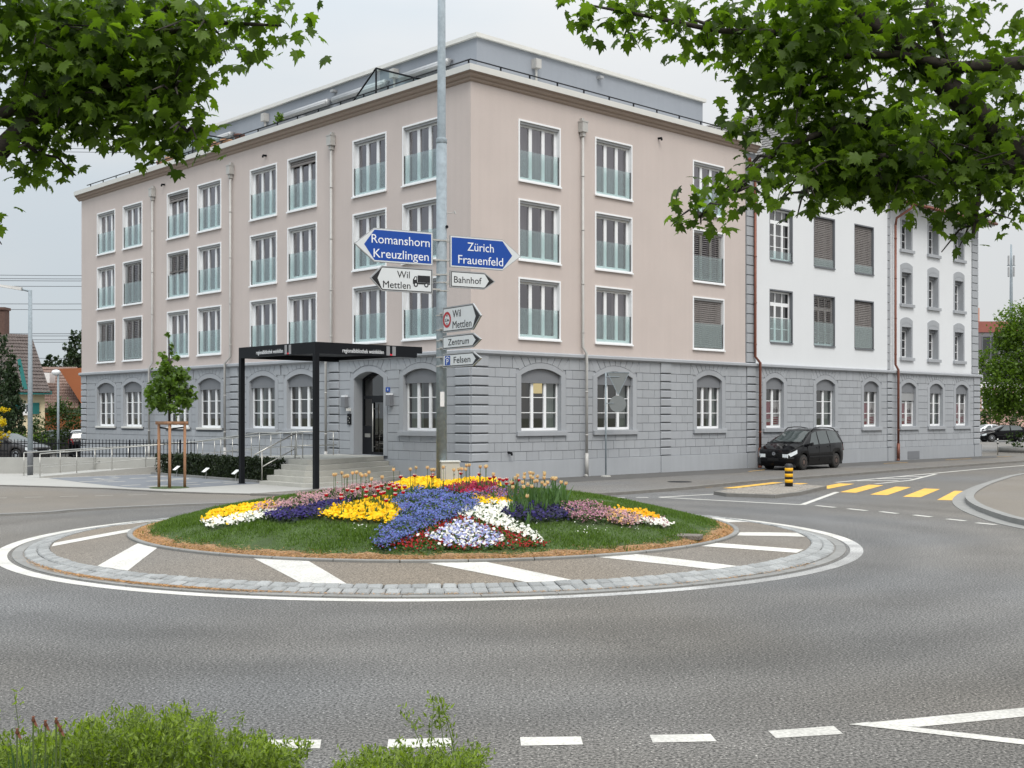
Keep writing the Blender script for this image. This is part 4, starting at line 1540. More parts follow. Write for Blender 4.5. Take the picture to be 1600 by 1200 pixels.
# left: plaza in front of the entrance, over-runnable edge and outer kerb of the roundabout
PL = [(-30, 42.4), (-16.7, 39.35), (-15.63, 38.95), (-12.87, 37.75), (-10.41, 36.1), (-9.0, 35.45), (-7.5, 34.95)]
plaza = sheet("plaza", PL + [(-5.6, 34.2), (-3.5, 36.0), BW(-0.2, 3)[:2], BW(-0.2, 14)[:2], (-12.3, 47.6), (-30, 48.0)], 0.05, M_LPAVE)
ribbon(PL, 0.14, -0.01, 0.056, left=True).obj("kerb", M_KERBD, kind="structure")
dark = [BL(*p) for p in ()]
dpl = [BW(-9.2, 13.0), BW(-9.55, 9.0), BW(-9.65, 5.6), BW(-8.9, 4.0), BW(-6.6, 4.45), BW(-5.2, 4.6), BW(-5.0, 13.0)]
sheet("dark_paving", [p[:2] for p in reversed(dpl)], 0.054, M_DPAVE)
lp = link("light_paver_pattern", None, None, kind="structure")
pm_ = MB().bbox(-.32, .32, -.1, .1, 0, .006, .003).mesh("paver", M_LPAVE)
pr = random.Random(4)
for k in range(24):
    x, y = pr.uniform(-9.3, -5.5), pr.uniform(4.8, 12.6)
    X, Y, _ = BW(x, y)
    link("paver", pm_, lp, (X, Y, 0.055), TH + (math.pi / 2 if pr.random() < 0.15 else 0))
AP_IN = smooth([(-34, 22), (-19.5, 25.0), (-11.98, 27.97), (-10.63, 29.39), (-9.05, 30.71), (-7.93, 31.37), (-5.5, 32.6), (-3.0, 33.2)])
sheet("pavement", AP_IN + [(-5.6, 34.0), (-7.5, 34.9), (-9.0, 35.42), (-10.41, 36.05), (-12.87, 37.7), (-15.63, 38.9), (-16.7, 39.3), (-34, 43)], 0.02, M_TAN)
ribbon(AP_IN, 0.22, -0.01, 0.045).obj("kerb", M_KERB, kind="structure")
ribbon([(p[0] + .0, p[1]) for p in AP_IN], 0.06, 0.0, 0.012, left=False).obj("kerb_joint", M_KERBD, kind="structure")
mk = MB()
for k in range(9):
    a = Vector((-16.5, 32.9)) + Vector((0.93, 0.36)) * (k * 0.95)
    d = Vector((0.93, 0.36))
    nrm = Vector((-.36, .93)) * .05
    mk.poly([(a.x, a.y, .024), ((a + d * .5).x, (a + d * .5).y, .024), ((a + d * .5 + nrm).x, (a + d * .5 + nrm).y, .024), ((a + nrm).x, (a + nrm).y, .024)])
mk.obj("road_marking", M_LINE, kind="structure")

# ---- roundabout
RX, RY = -1.42, 22.89
def ring(name, r0, z0, r1, z1, m, n=160, th=0.0, parent=None, **props):
    mb = MB()
    vs = []
    for r, z in ((r0, z0), (r1, z1)):
        for k in range(n):
            a = 2 * math.pi * k / n
            vs.append((RX + r * math.cos(a), RY + r * math.sin(a), z))
    mb.add(vs, [(k, n + k, n + (k + 1) % n, (k + 1) % n) for k in range(n)])
    return mb.obj(name, m, parent, **props)
# worn white ring line, gone where traffic from the left has scrubbed it off
wl = MB()
n = 420
for k in range(n):
    a0, a1 = 2 * math.pi * k / n, 2 * math.pi * (k + 1) / n
    deg = math.degrees((a0 + a1) / 2)
    if 40 < deg < 130 and False:
        continue
    q = []
    w_in = 7.60
    for r, a in ((w_in, a0), (7.82, a0), (7.82, a1), (w_in, a1)):
        q.append((RX + r * math.cos(a), RY + r * math.sin(a), 0.004))
    sd = deg - 360 if deg > 180 else deg
    wl.poly(q, 1 if -58 < sd < -18 else 2 if -76 < sd < -4 else 0)
wl.obj("road_marking", [M_LINE, M_WORN, M_WORN2], kind="structure")
ringp = ring("roundabout_ring", 7.54, 0.0, 6.9, 0.045, M_JOINT, kind="structure")
AP0, AP1, ZA0, ZA1 = 5.66, 6.93, 0.225, 0.085
ring("apron", AP1, ZA1, AP0, ZA0, M_APRON, kind="structure")
ring("apron_edge", AP1 + .012, ZA1 - .05, AP1, ZA1, M_JOINT, kind="structure")
def seg_mesh(r0, r1, da, h, m, name, b=0.012):
    """curved kerb piece centred on angle 0, origin at the circle's centre"""
    n = 4
    vs = []
    for i in range(n + 1):
        a = -da / 2 + da * i / n
        c, s = math.cos(a), math.sin(a)
        vs += [(r1 * c, r1 * s, -.05), (r1 * c, r1 * s, h - b), ((r1 - b) * c, (r1 - b) * s, h), ((r0 + b) * c, (r0 + b) * s, h), (r0 * c, r0 * s, h - b), (r0 * c, r0 * s, -.05)]
    fs = []
    for i in range(n):
        for j in range(5):
            fs.append((i * 6 + j, i * 6 + 6 + j, i * 6 + 7 + j, i * 6 + j + 1))
    fs += [(0, 1, 2, 3, 4, 5), tuple(n * 6 + j for j in (5, 4, 3, 2, 1, 0))]
    fs = [tuple(reversed(f)) for f in fs]
    return MB().add(vs, fs).mesh(name, m)
N1 = 46
km = seg_mesh(7.36, 7.53, 2 * math.pi / N1 - 0.0015, 0.022, M_KERB, "kerb_stone", .006)
for k in range(N1):
    link("kerb_stone", km, ringp, (RX, RY, 0), 2 * math.pi * k / N1)
N2 = 36
km = seg_mesh(5.575, 5.67, 2 * math.pi / N2 - 0.003, 0.265, M_KERB, "kerb_stone", .012)
for k in range(N2):
    link("kerb_stone", km, ringp, (RX, RY, 0), 2 * math.pi * (k + .3) / N2)
# two rows of setts
def sett_mesh(w, d, h, rs):
    """rounded, slightly irregular block"""
    r_ = random.Random(rs)
    j = lambda: r_.uniform(-.008, .008)
    x, y, b = w / 2, d / 2, 0.022
    lo = [(-x + j(), -y + j()), (x + j(), -y + j()), (x + j(), y + j()), (-x + j(), y + j())]
    mid = [(a * .99, c * .99) for a, c in lo]
    hi = [(a - math.copysign(b, a), c - math.copysign(b, c)) for a, c in lo]
    vs = [(a, c, -.06) for a, c in lo] + [(a, c, h - b * .8) for a, c in mid] + [(a, c, h + j() * .6) for a, c in hi]
    fs = []
    for i in range(4):
        k = (i + 1) % 4
        fs += [(i, k, 4 + k, 4 + i), (4 + i, 4 + k, 8 + k, 8 + i)]
    fs.append((8, 9, 10, 11))
    return MB().add(vs, fs).mesh("sett", M_GRAN)
sm = [sett_mesh(.188, .196, .03, k) for k in range(6)]
spots = []
for row, (r, z) in enumerate(((7.235, 0.028), (7.035, 0.062))):
    cnt = int(2 * math.pi * r / 0.195)
    for k in range(cnt):
        a = 2 * math.pi * (k + 0.5 * row + random.uniform(-.06, .06)) / cnt
        X, Y = RX + r * math.cos(a), RY + r * math.sin(a)
        spots.append((X * X * 0.2 + Y * Y, X, Y, z, a))
spots.sort()
rest = []
for i, (_, X, Y, z, a) in enumerate(spots):
    loc = (X, Y, z + random.uniform(-.004, .006))
    rz = a + math.pi / 2 + random.uniform(-.05, .05)
    if i < 300:
        o = link("sett", sm[i % 6], ringp, loc, 0)
        o.rotation_euler = (random.uniform(-.03, .03) + 0.16, random.uniform(-.03, .03), rz)
    else:
        rest.append((loc, rz))
rb = MB()
for loc, rz in rest:
    c, s = math.cos(rz), math.sin(rz)
    me = random.choice(sm)
    rb.add([(loc[0] + c * v.co.x - s * v.co.y, loc[1] + s * v.co.x + c * v.co.y, loc[2] + v.co.z) for v in me.vertices], [tuple(p.vertices) for p in me.polygons])
rb.obj("setts", M_GRAN, ringp, kind="stuff")

def apron_z(r):
    return ZA1 + (ZA0 - ZA1) * (AP1 - r) / (AP1 - AP0)
for (i0, i1, o0, o1) in ((-176.7, -168.3, -165.7, -160.6), (-147.5, -138.6, -134.0, -127.1), (-115.2, -105.8, -102.0, -96.6), (-87.9, -79.3, -76.4, -70.8),
                         (-61.5, -54.1, -50.8, -46.0), (-37.8, -31.8, -28.0, -23.6), (-18.1, -12.1, -5.3, 0.8), (8.3, 18.1, 20.5, 30.9),
                         (36, 45, 49, 55), (64, 73, 77, 83), (92, 101, 105, 111), (120, 129, 133, 139), (148, 157, 161, 167)):
    mb = MB()
    vs = []
    N = 6
    for k in range(N + 1):
        t = k / N
        r = AP0 + 0.02 + (AP1 - AP0 - 0.04) * t
        for e in (0, 1):
            ra, rb2 = AP0 + 0.02, AP1 - 0.02
            ai, ao_ = R((i0, i1)[e]), R((o0, o1)[e])
            xx = ra * math.cos(ai) * (1 - t) + rb2 * math.cos(ao_) * t
            yy = ra * math.sin(ai) * (1 - t) + rb2 * math.sin(ao_) * t
            vs.append((RX + xx, RY + yy, apron_z(math.hypot(xx, yy)) + 0.005))
    mb.add(vs, [(2 * k, 2 * k + 2, 2 * k + 3, 2 * k + 1) for k in range(N)])
    mb.obj("road_marking", M_LINE, kind="structure")

# lawn mound
R_L = 5.56
def mound(X, Y):
    r2 = ((X - RX) ** 2 + (Y - RY) ** 2) / (R_L * R_L)
    return 0.24 + 0.74 * np.maximum(0, 1 - r2)
mb = MB()
nr, na = 16, 72
vs = [(RX, RY, 0.98)]
for i in range(1, nr + 1):
    r = R_L * i / nr
    for k in range(na):
        a = 2 * math.pi * k / na
        X, Y = RX + r * math.cos(a), RY + r * math.sin(a)
        vs.append((X, Y, float(mound(X, Y))))
fs = [(0, 1 + k, 1 + (k + 1) % na) for k in range(na)]
for i in range(nr - 1):
    for k in range(na):
        a, b = 1 + i * na + k, 1 + i * na + (k + 1) % na
        fs.append((a, a + na, b + na, b))
mb.add(vs, fs)
mb.obj("lawn", M_SOIL, smooth=True, kind="structure")

# ---- other road markings
def marks(name, quads, m, z=0.004):
    for q in quads:
        MB().poly([(p[0], p[1], z) for p in q]).obj(name, m, kind="structure")
def strokes(pts, w, z=0.004, m=None):
    P = [Vector(p) for p in pts]
    mb = MB()
    for a, b in zip(P, P[1:]):
        d = (b - a).normalized()
        nn = Vector((-d.y, d.x)) * w / 2
        mb.poly([(v.x, v.y, z) for v in (a - nn, b - nn, b + nn, a + nn)])
        z += 0.0004
    return mb.obj("road_marking", m or M_LINE, kind="structure")
marks("crossing_bar", [[(11.81, 33.2), (12.27, 33.05), (14.2, 37.0), (13.8, 37.25)], [(11.28, 34.5), (11.72, 34.3), (13.65, 38.1), (13.25, 38.4)],
                       [(10.62, 35.45), (11.05, 35.2), (13.05, 39.1), (12.65, 39.4)], [(10.04, 36.6), (10.45, 36.3), (12.5, 40.2), (12.1, 40.5)],
                       [(9.75, 38.55), (10.15, 38.3), (11.75, 41.0), (11.3, 41.3)], [(7.55, 38.15), (7.95, 38.0), (10.25, 41.3), (9.9, 41.5)],
                       [(6.8, 38.6), (7.15, 38.45), (9.5, 41.8), (9.15, 42.0)], [(5.95, 38.9), (6.3, 38.75), (8.7, 42.2), (8.35, 42.4)]], M_YEL)
for px0_, px1_, py_ in ((1275, 1305, 791.5), (1325, 1354, 796.5), (1376, 1402, 801), (1428, 1455, 806.3), (1480, 1508, 812.5), (1526, 1556, 818.5)):
    a, b = G(px0_, py_ - 1.5), G(px1_, py_ + 1.5)
    strokes([a, b], 0.16)
for px0_, px1_ in ((912, 935), (953, 976), (994, 1013)):
    strokes([G(px0_, 777.6), G(px1_, 777.4)], 0.16)
strokes([(4.23, 34.31), (6.04, 35.65)], 0.14)
strokes([(4.23, 34.25), (7.62, 31.38), (9.96, 36.6)], 0.16, 0.0052)
strokes([(11.35, 41.9), (17.23, 48.6), (20.45, 52.31), (24.3, 56.34), (32.8, 66.5), (60, 95)], 0.17)
strokes([(12.45, 40.95), (14.4, 43.2), (17.0, 47.9)], 0.15, 0.0062)
for (xa_, xb_, y_) in ((12.35, 13.9, 42.85), (13.45, 14.85, 44.2), (14.6, 15.75, 45.6)):
    strokes([(xa_, y_), (xb_, y_ + .12)], 0.30, 0.0075)
marks("road_marking", [[G(*p) for p in q] for q in (
    ((395, 1171), (500, 1170), (502, 1156.5), (400, 1156.5)), ((605, 1170), (705, 1167.5), (705, 1153.5), (607, 1156)),
    ((814, 1166), (911, 1164), (907.5, 1151.5), (812.5, 1152.5)), ((1020, 1161), (1120, 1159), (1110, 1147.5), (1015, 1149)),
    ((1212.5, 1154), (1317.5, 1147.5), (1302.5, 1135), (1200, 1142.5)))], M_LINE)
la, lb_, lc = G(1327.5, 1132.5), G(1600, 1106.5), G(1600, 1120)
d = Vector(lb_) - Vector(la)
far = (la[0] + d.x * 4, la[1] + d.y * 4)
marks("road_marking", [[la, G(1435, 1136.5), (lc[0] + d.x * 3, lc[1] + d.y * 3), far]], M_LINE)
la, lb_, lc = G(1355, 1129), G(1600, 1156.5), G(1600, 1166.5)
d = Vector(lb_) - Vector(la)
marks("road_marking", [[G(1327.5, 1132.5), (lc[0] + d.x * 3, lc[1] + d.y * 3), (lb_[0] + d.x * 3, lb_[1] + d.y * 3), la]], M_LINE, 0.0048)

# refuge island with cobbled top
isl = [(5.98, 35.42), (6.2, 34.55), (7.45, 33.85), (8.47, 35.13), (10.06, 38.19), (9.13, 39.4), (7.71, 37.86)]
io = MB().prism(isl, -0.01, 0.10).obj("traffic_island", M_KERBD, kind="structure")
cpts = Vector((sum(p[0] for p in isl) / 7, sum(p[1] for p in isl) / 7))
inner = [cpts + (Vector(p) - cpts) * 0.90 for p in isl]
def inside(p, poly):
    r = False
    for i in range(len(poly)):
        a, b = poly[i], poly[i - 1]
        if (a[1] > p[1]) != (b[1] > p[1]) and p[0] < (b[0] - a[0]) * (p[1] - a[1]) / (b[1] - a[1]) + a[0]:
            r = not r
    return r
cb_ = MB()
M_COB = mat("dark_cobble", rgb(142, 136, 128), 0.9, var=0.2, vscale=6, fine=0.2, fscale=40)
y = 33.8
row = 0
while y < 39.6:
    x = 5.8 + 0.06 * (row % 2)
    while x < 10.2:
        if inside((x, y), inner):
            e = .05 + random.uniform(-.006, .004)
            cb_.bbox(x - e, x + e, y - e, y + e, 0.09, 0.112 + random.uniform(0, .014), .016)
        x += 0.12
    y += 0.12
    row += 1
cb_.obj("cobbles", M_COB, io, kind="stuff")

# raised yard at the left with its retaining wall
ter = [(-95, 47.9), (-12.5, 47.45), BW(-2.1, 13.2)[:2], BW(-0.05, 13.2)[:2], BW(-0.05, SL)[:2], BW(4, 60)[:2], (-60, 200), (-140, 200)]
MB().prism(ter, -0.01, 0.04).obj("yard", M_TERR, kind="structure")
rw = thing("retaining_wall", "low pale concrete retaining wall under the black iron fence", "wall")
x = -46.0
while x < -12.6:
    x1 = min(x + 2.45, -12.45)
    MB().bbox(x + .006, x1 - .006, 47.42, 47.66, -.01, 0.68, .012).obj("wall_panel", M_CONC, rw)
    x = x1
# ================================================================== entrance: steps, ramp, rails, canopy
steps = thing("entrance_steps", "pale concrete entrance steps leading up to the black door", "steps", BW(0, 0), TH)
Dw = [3.55, 3.88, 4.2, 4.5, 4.82]
for k in range(5):
    A = (-5.62 + 0.345 * k, 4.30 + 0.10 * k)
    B_ = (-5.42 + 0.345 * k, 1.42 + 0.44 * k)
    C_ = (-0.05, Dw[k])
    E_ = (-0.05, A[1] + 0.0)
    rb_ = (B_[0] + 0.16, B_[1] + 0.06)
    A2 = (A[0], B_[1] + 0.34)
    mb = MB()
    poly = [A, A2, (B_[0] + .02, B_[1] + .06), C_, (-0.05, A[1] + 3.0 if k == 4 else A[1])]
    if k == 4:
        poly = [A, A2, (B_[0] + .02, B_[1] + .06), C_, (-0.05, 7.75), (-2.2, 7.75), (-3.6, 7.75), (-3.6, A[1])]
    mb.prism(poly, 0.0 if k == 0 else 0.172 * k - .002, 0.172 * (k + 1) - 0.006, bottom=False)
    # slightly set forward nosing
    c = Vector((sum(p[0] for p in poly) / len(poly), sum(p[1] for p in poly) / len(poly)))
    mb.obj("step", M_CONC2, steps)

ramp = thing("access_ramp", "pale concrete wheelchair ramp rising along the grey ground floor", "ramp", BW(0, 0), TH)
mb = MB()
def slab(mb, quad, th=0.30):
    """sloped slab: quad of (x, y, z) counter-clockwise from above"""
    lo = [(x, y, -0.02) for x, y, z in quad]
    mb.add(list(quad) + lo, [(0, 1, 2, 3), (1, 0, 4, 5), (2, 1, 5, 6), (3, 2, 6, 7), (0, 3, 7, 4)])
slab(mb, [(-9.34, 13.45, 0.055), (-3.6, 13.45, 0.36), (-3.6, 15.2, 0.36), (-9.3, 15.2, 0.055)])
slab(mb, [(-3.6, 7.75, 0.845), (-2.1, 7.75, 0.845), (-2.1, 13.45, 0.36), (-3.6, 13.45, 0.36)])
slab(mb, [(-3.6, 13.45, 0.36), (-2.1, 13.45, 0.36), (-2.1, 15.2, 0.36), (-3.6, 15.2, 0.36)])
mb.obj("ramp_slab", M_CONC, ramp)
kb = MB()
def curb(mb, p, q, w=0.16, h=0.10):
    p, q = Vector(p), Vector(q)
    d = (q - p); n = Vector((-d.y, d.x, 0)).normalized() * w / 2
    vs = [p - n, q - n, q + n, p + n]
    lo = [Vector((v.x, v.y, 0)) for v in vs]
    hi = [v + Vector((0, 0, h)) for v in vs]
    mb.add(lo + hi, [(4, 5, 6, 7), (0, 1, 5, 4), (1, 2, 6, 5), (2, 3, 7, 6), (3, 0, 4, 7)])
curb(kb, (-9.34, 13.4, .0), (-3.7, 13.4, .3))
curb(kb, (-3.66, 13.4, .3), (-3.66, 4.95, .84), h=.04)
kb.obj("ramp_kerb", M_LPAVE, ramp)

def railing(name, label, pts, posts=1.35, h=0.88, mid=0.36):
    """tubular steel handrail along ground points (local building coordinates)"""
    t = thing(name, label, "railing", BW(0, 0), TH)
    P = [Vector(p) for p in pts]
    MB().tube([p + Vector((0, 0, h)) for p in P], 0.020, 8).obj("handrail", M_STEEL, t, True)
    MB().tube([p + Vector((0, 0, mid)) for p in P], 0.014, 6).obj("rail", M_STEEL, t, True)
    for a, b in zip(P, P[1:]):
        L = (b - a).length
        n = max(1, round(L / posts))
        for k in range(n):
            p = a.lerp(b, k / n)
            MB().tube([p, p + Vector((0, 0, h))], 0.017, 8).obj("post", M_STEEL, t, True)
    p = P[-1]
    MB().tube([p, p + Vector((0, 0, h))], 0.017, 8).obj("post", M_STEEL, t, True)
    return t
railing("ramp_railing", "steel tube handrail along the plaza side of the ramp", [(-9.3, 13.52, .055), (-3.75, 13.52, .35), (-3.55, 13.3, .36), (-3.52, 7.75, .84), (-3.52, 4.9, .85)])
railing("ramp_railing", "steel tube handrail along the fence side of the ramp", [(-9.26, 15.15, .055), (-2.3, 15.15, .36), (-2.15, 14.9, .37), (-2.15, 7.75, .845), (-2.15, 7.4, .85)])
st = thing("stair_handrail", "sloping double steel handrail at the left end of the entrance steps", "railing", BW(0, 0), TH)
MB().tube([(-5.75, 4.42, 1.03), (-3.95, 4.72, 1.73)], .024, 8).obj("handrail", M_STEEL, st, True)
MB().tube([(-5.45, 4.42, .62), (-3.95, 4.72, 1.20)], .018, 8).obj("rail", M_STEEL, st, True)
for p, h in (((-5.45, 4.42, .17), .97), ((-3.95, 4.72, .85), .88)):
    MB().tube([p, (p[0], p[1], p[2] + h)], .021, 8).obj("post", M_STEEL, st, True)
st2 = thing("landing_railing", "short steel railing on the landing left of the door", "railing", BW(0, 0), TH)
for z in (1.74, 1.22):
    MB().tube([(-2.1, 7.4, z), (-0.35, 7.4, z)], .02, 8).obj("rail", M_STEEL, st2, True)
for x in (-1.4, -0.5):
    MB().tube([(x, 7.4, .85), (x, 7.4, 1.74)], .02, 8).obj("post", M_STEEL, st2, True)

# canopy
can = thing("entrance_canopy", "black steel entrance canopy on two slim posts with library lettering", "canopy", BW(0, 0), TH)
Cx0, Cx1, Cy0, Cy1, Cz0, Cz1 = -5.97, -1.95, 0.48, 5.04, 4.27, 4.63
for y in (0.55, 4.97):
    c = MB().box(-5.97, -5.82, y - .075, y + .075, 0.05, Cz0)
    c.box(-6.0, -5.79, y - .105, y + .105, .05, .065)
    c.obj("post", M_BLACK, can)
fm = MB().box(Cx0, Cx0 + .09, Cy0, Cy1, Cz0, Cz1)
fbm = fm.obj("fascia", M_BLACK, can)
fs_ = MB().box(Cx0 + .09, Cx1, Cy0, Cy0 + .09, Cz0, Cz1)
fs_.box(Cx1, Cx1 + .22, Cy0, Cy0 + .09, Cz0 + .14, Cz1)
fsm = fs_.obj("fascia", M_BLACK, can)
MB().box(Cx0 + .09, Cx1, Cy1 - .09, Cy1, Cz0, Cz1).box(Cx1 - .09, Cx1, Cy0 + .09, Cy1 - .09, Cz0 + .05, Cz1).obj("fascia", M_BLACK, can)
MB().box(Cx0 + .09, Cx1 - .09, Cy0 + .09, Cy1 - .09, Cz0 + .16, Cz0 + .22).obj("roof_panel", M_BLACK, can)
M_LOGO = mat("logo_grey", rgb(150, 150, 152), 0.5)
M_LRED = mat("logo_red", rgb(214, 34, 58), 0.5)
def library_sign(parent, side):
    mb = MB()
    for i in range(4):
        mb.box(i * .035, i * .035 + .028, -.004, 0, 0, .30, 0)
        mb.box(.24 + i * .035, .24 + i * .035 + .028, -.004, 0, 0, .30, 0)
    mb.add([(.145, -.004, 0), (.235, -.004, 0), (.235, -.004, .07), (.19, -.004, .03), (.145, -.004, .07)], [(0, 1, 2, 3, 4)], 1)
    tm = text_mesh("regionalbibliothek weinfelden", 1.62, 0.135, "lettering", M_LETW)
    if side == 'f':     # front fascia faces -x; reading direction -y
        link("logo", mb.mesh("logo", [M_LOGO, M_LRED]), parent, (Cx0 - .004, Cy0 + 1.72, Cz0 + .03), -math.pi / 2)
        link("lettering", tm, parent, (Cx0 - .004, Cy0 + 3.44, Cz0 + .09), -math.pi / 2)
    else:
        link("logo", mb.mesh("logo", [M_LOGO, M_LRED]), parent, (Cx0 + 2.75, Cy0 - .004, Cz0 + .03))
        link("lettering", tm, parent, (Cx0 + 1.02, Cy0 - .004, Cz0 + .07))
library_sign(fbm, 'f')
library_sign(fsm, 's')

# ================================================================== signpost on the roundabout and its signs
PX, PY = -1.35, 22.90
post = thing("signpost", "tall galvanised steel pole standing in the flowers of the roundabout", "pole", (PX, PY, 0.9))
MB().tube([(0, 0, 0), (0, 0, 6.72)], 0.100, 24).obj("pole", M_GALV, post, True)
up_ = MB().lathe([(0.1, 6.72), (0.1, 6.74), (0.085, 6.76), (0.082, 6.78), (0.068, 11.5), (0.0, 11.5)], 24)
up_.obj("pole_top", M_GALV, post, True)
MB().lathe([(0.103, 6.66), (0.106, 6.67), (0.106, 6.735), (0.1, 6.75)], 24).obj("collar", M_GALV, post, True)
cl = MB()
for z in (5.68, 5.30, 5.03, 4.88, 4.72, 4.25, 3.97, 3.77, 3.61, 3.45, 3.28):
    z -= 0.9
    cl.lathe([(0.104, z), (0.107, z), (0.107, z + .022), (0.104, z + .022)], 20)
    cl.box(.09, .15, -.13, -.10, z - .005, z + .027)
cl.obj("clamp_bands", M_ZINC, post)
hk = MB().tube([(.1, -.03, 5.32), (.26, -.05, 5.33)], .008, 6)
hk.tube([(.25, -.05, 5.36), (.27, -.05, 5.30)], .018, 6)
hk.obj("hook", M_ZINC, post)
MB().lathe([(.028, 0), (.028, .07)], 12, (.105, -.07, 5.06), 'y').obj("sensor", M_BLACK, post)
stk = MB().box(-.02, .06, -.104, -.098, 1.62, 1.90)
stk.obj("sticker", M_PAPER, post)
nr = 0
def direction_sign(label, x0, x1, z0, z1, ang, face, pointer, texts, blue=False, symbol=None):
    """arrow-shaped direction board clamped to the pole. x0 nearest the pole, x1 the tip, local x to the viewer's right."""
    t = thing("direction_sign", label, "sign", (PX, PY, z0), R(ang), "direction signs clamped to the roundabout pole")
    h = z1 - z0
    s = 1 if x1 > x0 else -1
    L = abs(x1 - x0)
    tip = pointer
    def outline(g, tipcut=0.0):
        return [(x0 + s * g, g), (x1 - s * (tip + g * .3), g), (x1 - s * g * 1.5, h / 2), (x1 - s * (tip + g * .3), h - g), (x0 + s * g, h - g)]
    y = -0.11
    o = MB().slab_y(outline(0) if s > 0 else list(reversed(outline(0))), y, y + .03)
    if s < 0:
        pass
    o.obj("board", M_ALU, t)
    def face_poly(g, yy, m, name, pts=None):
        p = pts or outline(g)
        if s < 0:
            p = list(reversed(p))
        MB().poly([(a, yy, b) for a, b in p]).obj(name, m, t)
    if blue:
        face_poly(.012, y - .002, M_SIGNW, "face_border")
        b = 0.035
        xa, xb = x0 + s * b, x1 - s * (tip + .0)
        face_poly(0, y - .004, M_BLUE, "face", [(xa, b), (xb, b), (xb + s * (tip * .52), h / 2), (xb, h - b), (xa, h - b)])
    else:
        face_poly(.022, y - .002, M_SIGNB, "face_border")
        face_poly(.036, y - .004, M_SIGNW, "face")
        g = .036
        xt = x1 - s * tip
        face_poly(0, y - .006, M_SIGNB, "arrow_tip", [(xt, g), (x1 - s * g * 1.5, h / 2), (xt, h - g), (xt + s * (tip * .38), h / 2)])
    for (body, tx, tz, w, cap, m) in texts:
        link("lettering", text_mesh(body, w, cap, "lettering", m), t, (tx, y - .006, tz))
    if symbol:
        symbol(t, y - .006)
    br = MB()
    for z in (h * .2, h * .8):
        br.box(min(0, x0), max(0, x0), y + .03, y + .06, z - .015, z + .015)
    br.obj("bracket", M_ZINC, t)
    return t
A1 = 30
direction_sign("large blue arrow sign pointing left reading Romanshorn Kreuzlingen", -.24, -1.84, 5.19, 5.82, A1, None, .40,
               [("Romanshorn", -1.50, .35, 1.19, .17, M_LETW), ("Kreuzlingen", -1.46, .085, 1.13, .17, M_LETW)], True)
direction_sign("large blue arrow sign pointing right reading Zürich Frauenfeld", .126, 1.70, 5.19, 5.80, A1, None, .42,
               [("Zürich", .50, .34, .58, .17, M_LETW), ("Frauenfeld", .30, .085, .99, .17, M_LETW)], True)
def truck(t, y):
    mb = MB()
    x = -.66
    mb.box(x + .10, x + .36, y, y - .001, .20, .33)
    mb.add([(x + .0, y, .18), (x + .09, y, .18), (x + .09, y, .31), (x + .04, y, .31), (x, y, .245)], [(0, 1, 2, 3, 4)])
    mb.box(x + .0, x + .36, y, y - .001, .165, .195)
    for cx in (x + .06, x + .28):
        mb.add([(cx + .045 * math.cos(a * .5236), y - .0015, .155 + .045 * math.sin(a * .5236)) for a in range(12)], [tuple(range(12))])
    mb.obj("truck_symbol", M_SIGNB, t)
    w = MB()
    for cx in (x + .06, x + .28):
        w.add([(cx + .022 * math.cos(a * .5236), y - .003, .155 + .022 * math.sin(a * .5236)) for a in range(12)], [tuple(range(12))])
    w.add([(x + .025, y - .003, .245), (x + .07, y - .003, .245), (x + .07, y - .003, .295), (x + .05, y - .003, .295)], [(0, 1, 2, 3)])
    w.obj("truck_symbol_detail", M_SIGNW, t)
direction_sign("white arrow sign pointing left reading Wil Mettlen with a black lorry", -.24, -1.53, 4.66, 5.13, A1, None, .24,
               [("Wil", -.985, .265, .26, .135, M_SIGNB), ("Mettlen", -1.27, .065, .56, .135, M_SIGNB)], False, truck)
direction_sign("small white arrow sign pointing right reading Bahnhof", .126, 1.12, 4.80, 5.13, A1, None, .24,
               [("Bahnhof", .21, .10, .60, .13, M_SIGNB)])
def width_limit(t, y):
    mb = MB()
    n = 28
    cx, cz = .41, .24
    for i in range(n):
        a, b = 2 * math.pi * i / n, 2 * math.pi * (i + 1) / n
        mb.add([(cx + r_ * math.cos(q) * 1.0, y - .001, cz + r_ * math.sin(q)) for r_, q in ((.10, a), (.15, a), (.15, b), (.10, b))], [(0, 1, 2, 3)])
    mb.obj("red_ring", mat("sign_red", rgb(176, 24, 32), .4), t)
    k = MB()
    k.add([(cx - .03, y - .002, cz + .085), (cx + .03, y - .002, cz + .085), (cx, y - .002, cz + .055)], [(0, 1, 2)])
    k.add([(cx - .03, y - .002, cz - .085), (cx, y - .002, cz - .055), (cx + .03, y - .002, cz - .085)], [(0, 1, 2)])
    k.obj("width_arrows", M_SIGNB, t)
    link("lettering", text_mesh("2,3m", .15, .055, "lettering", M_SIGNB), t, (cx - .075, y - .002, cz - .03))
A2_ = -57
direction_sign("white arrow sign pointing right reading Wil Mettlen with a red ringed width limit", .24, 1.62, 3.91, 4.39, A2_, None, .28,
               [("Wil", .62, .27, .30, .14, M_SIGNB), ("Mettlen", .62, .065, .68, .14, M_SIGNB)], False, width_limit)
direction_sign("white arrow sign pointing right reading Zentrum, under the width limit sign", .24, 1.62, 3.59, 3.855, A2_, None, .28,
               [("Zentrum", .45, .075, .76, .125, M_SIGNB)])
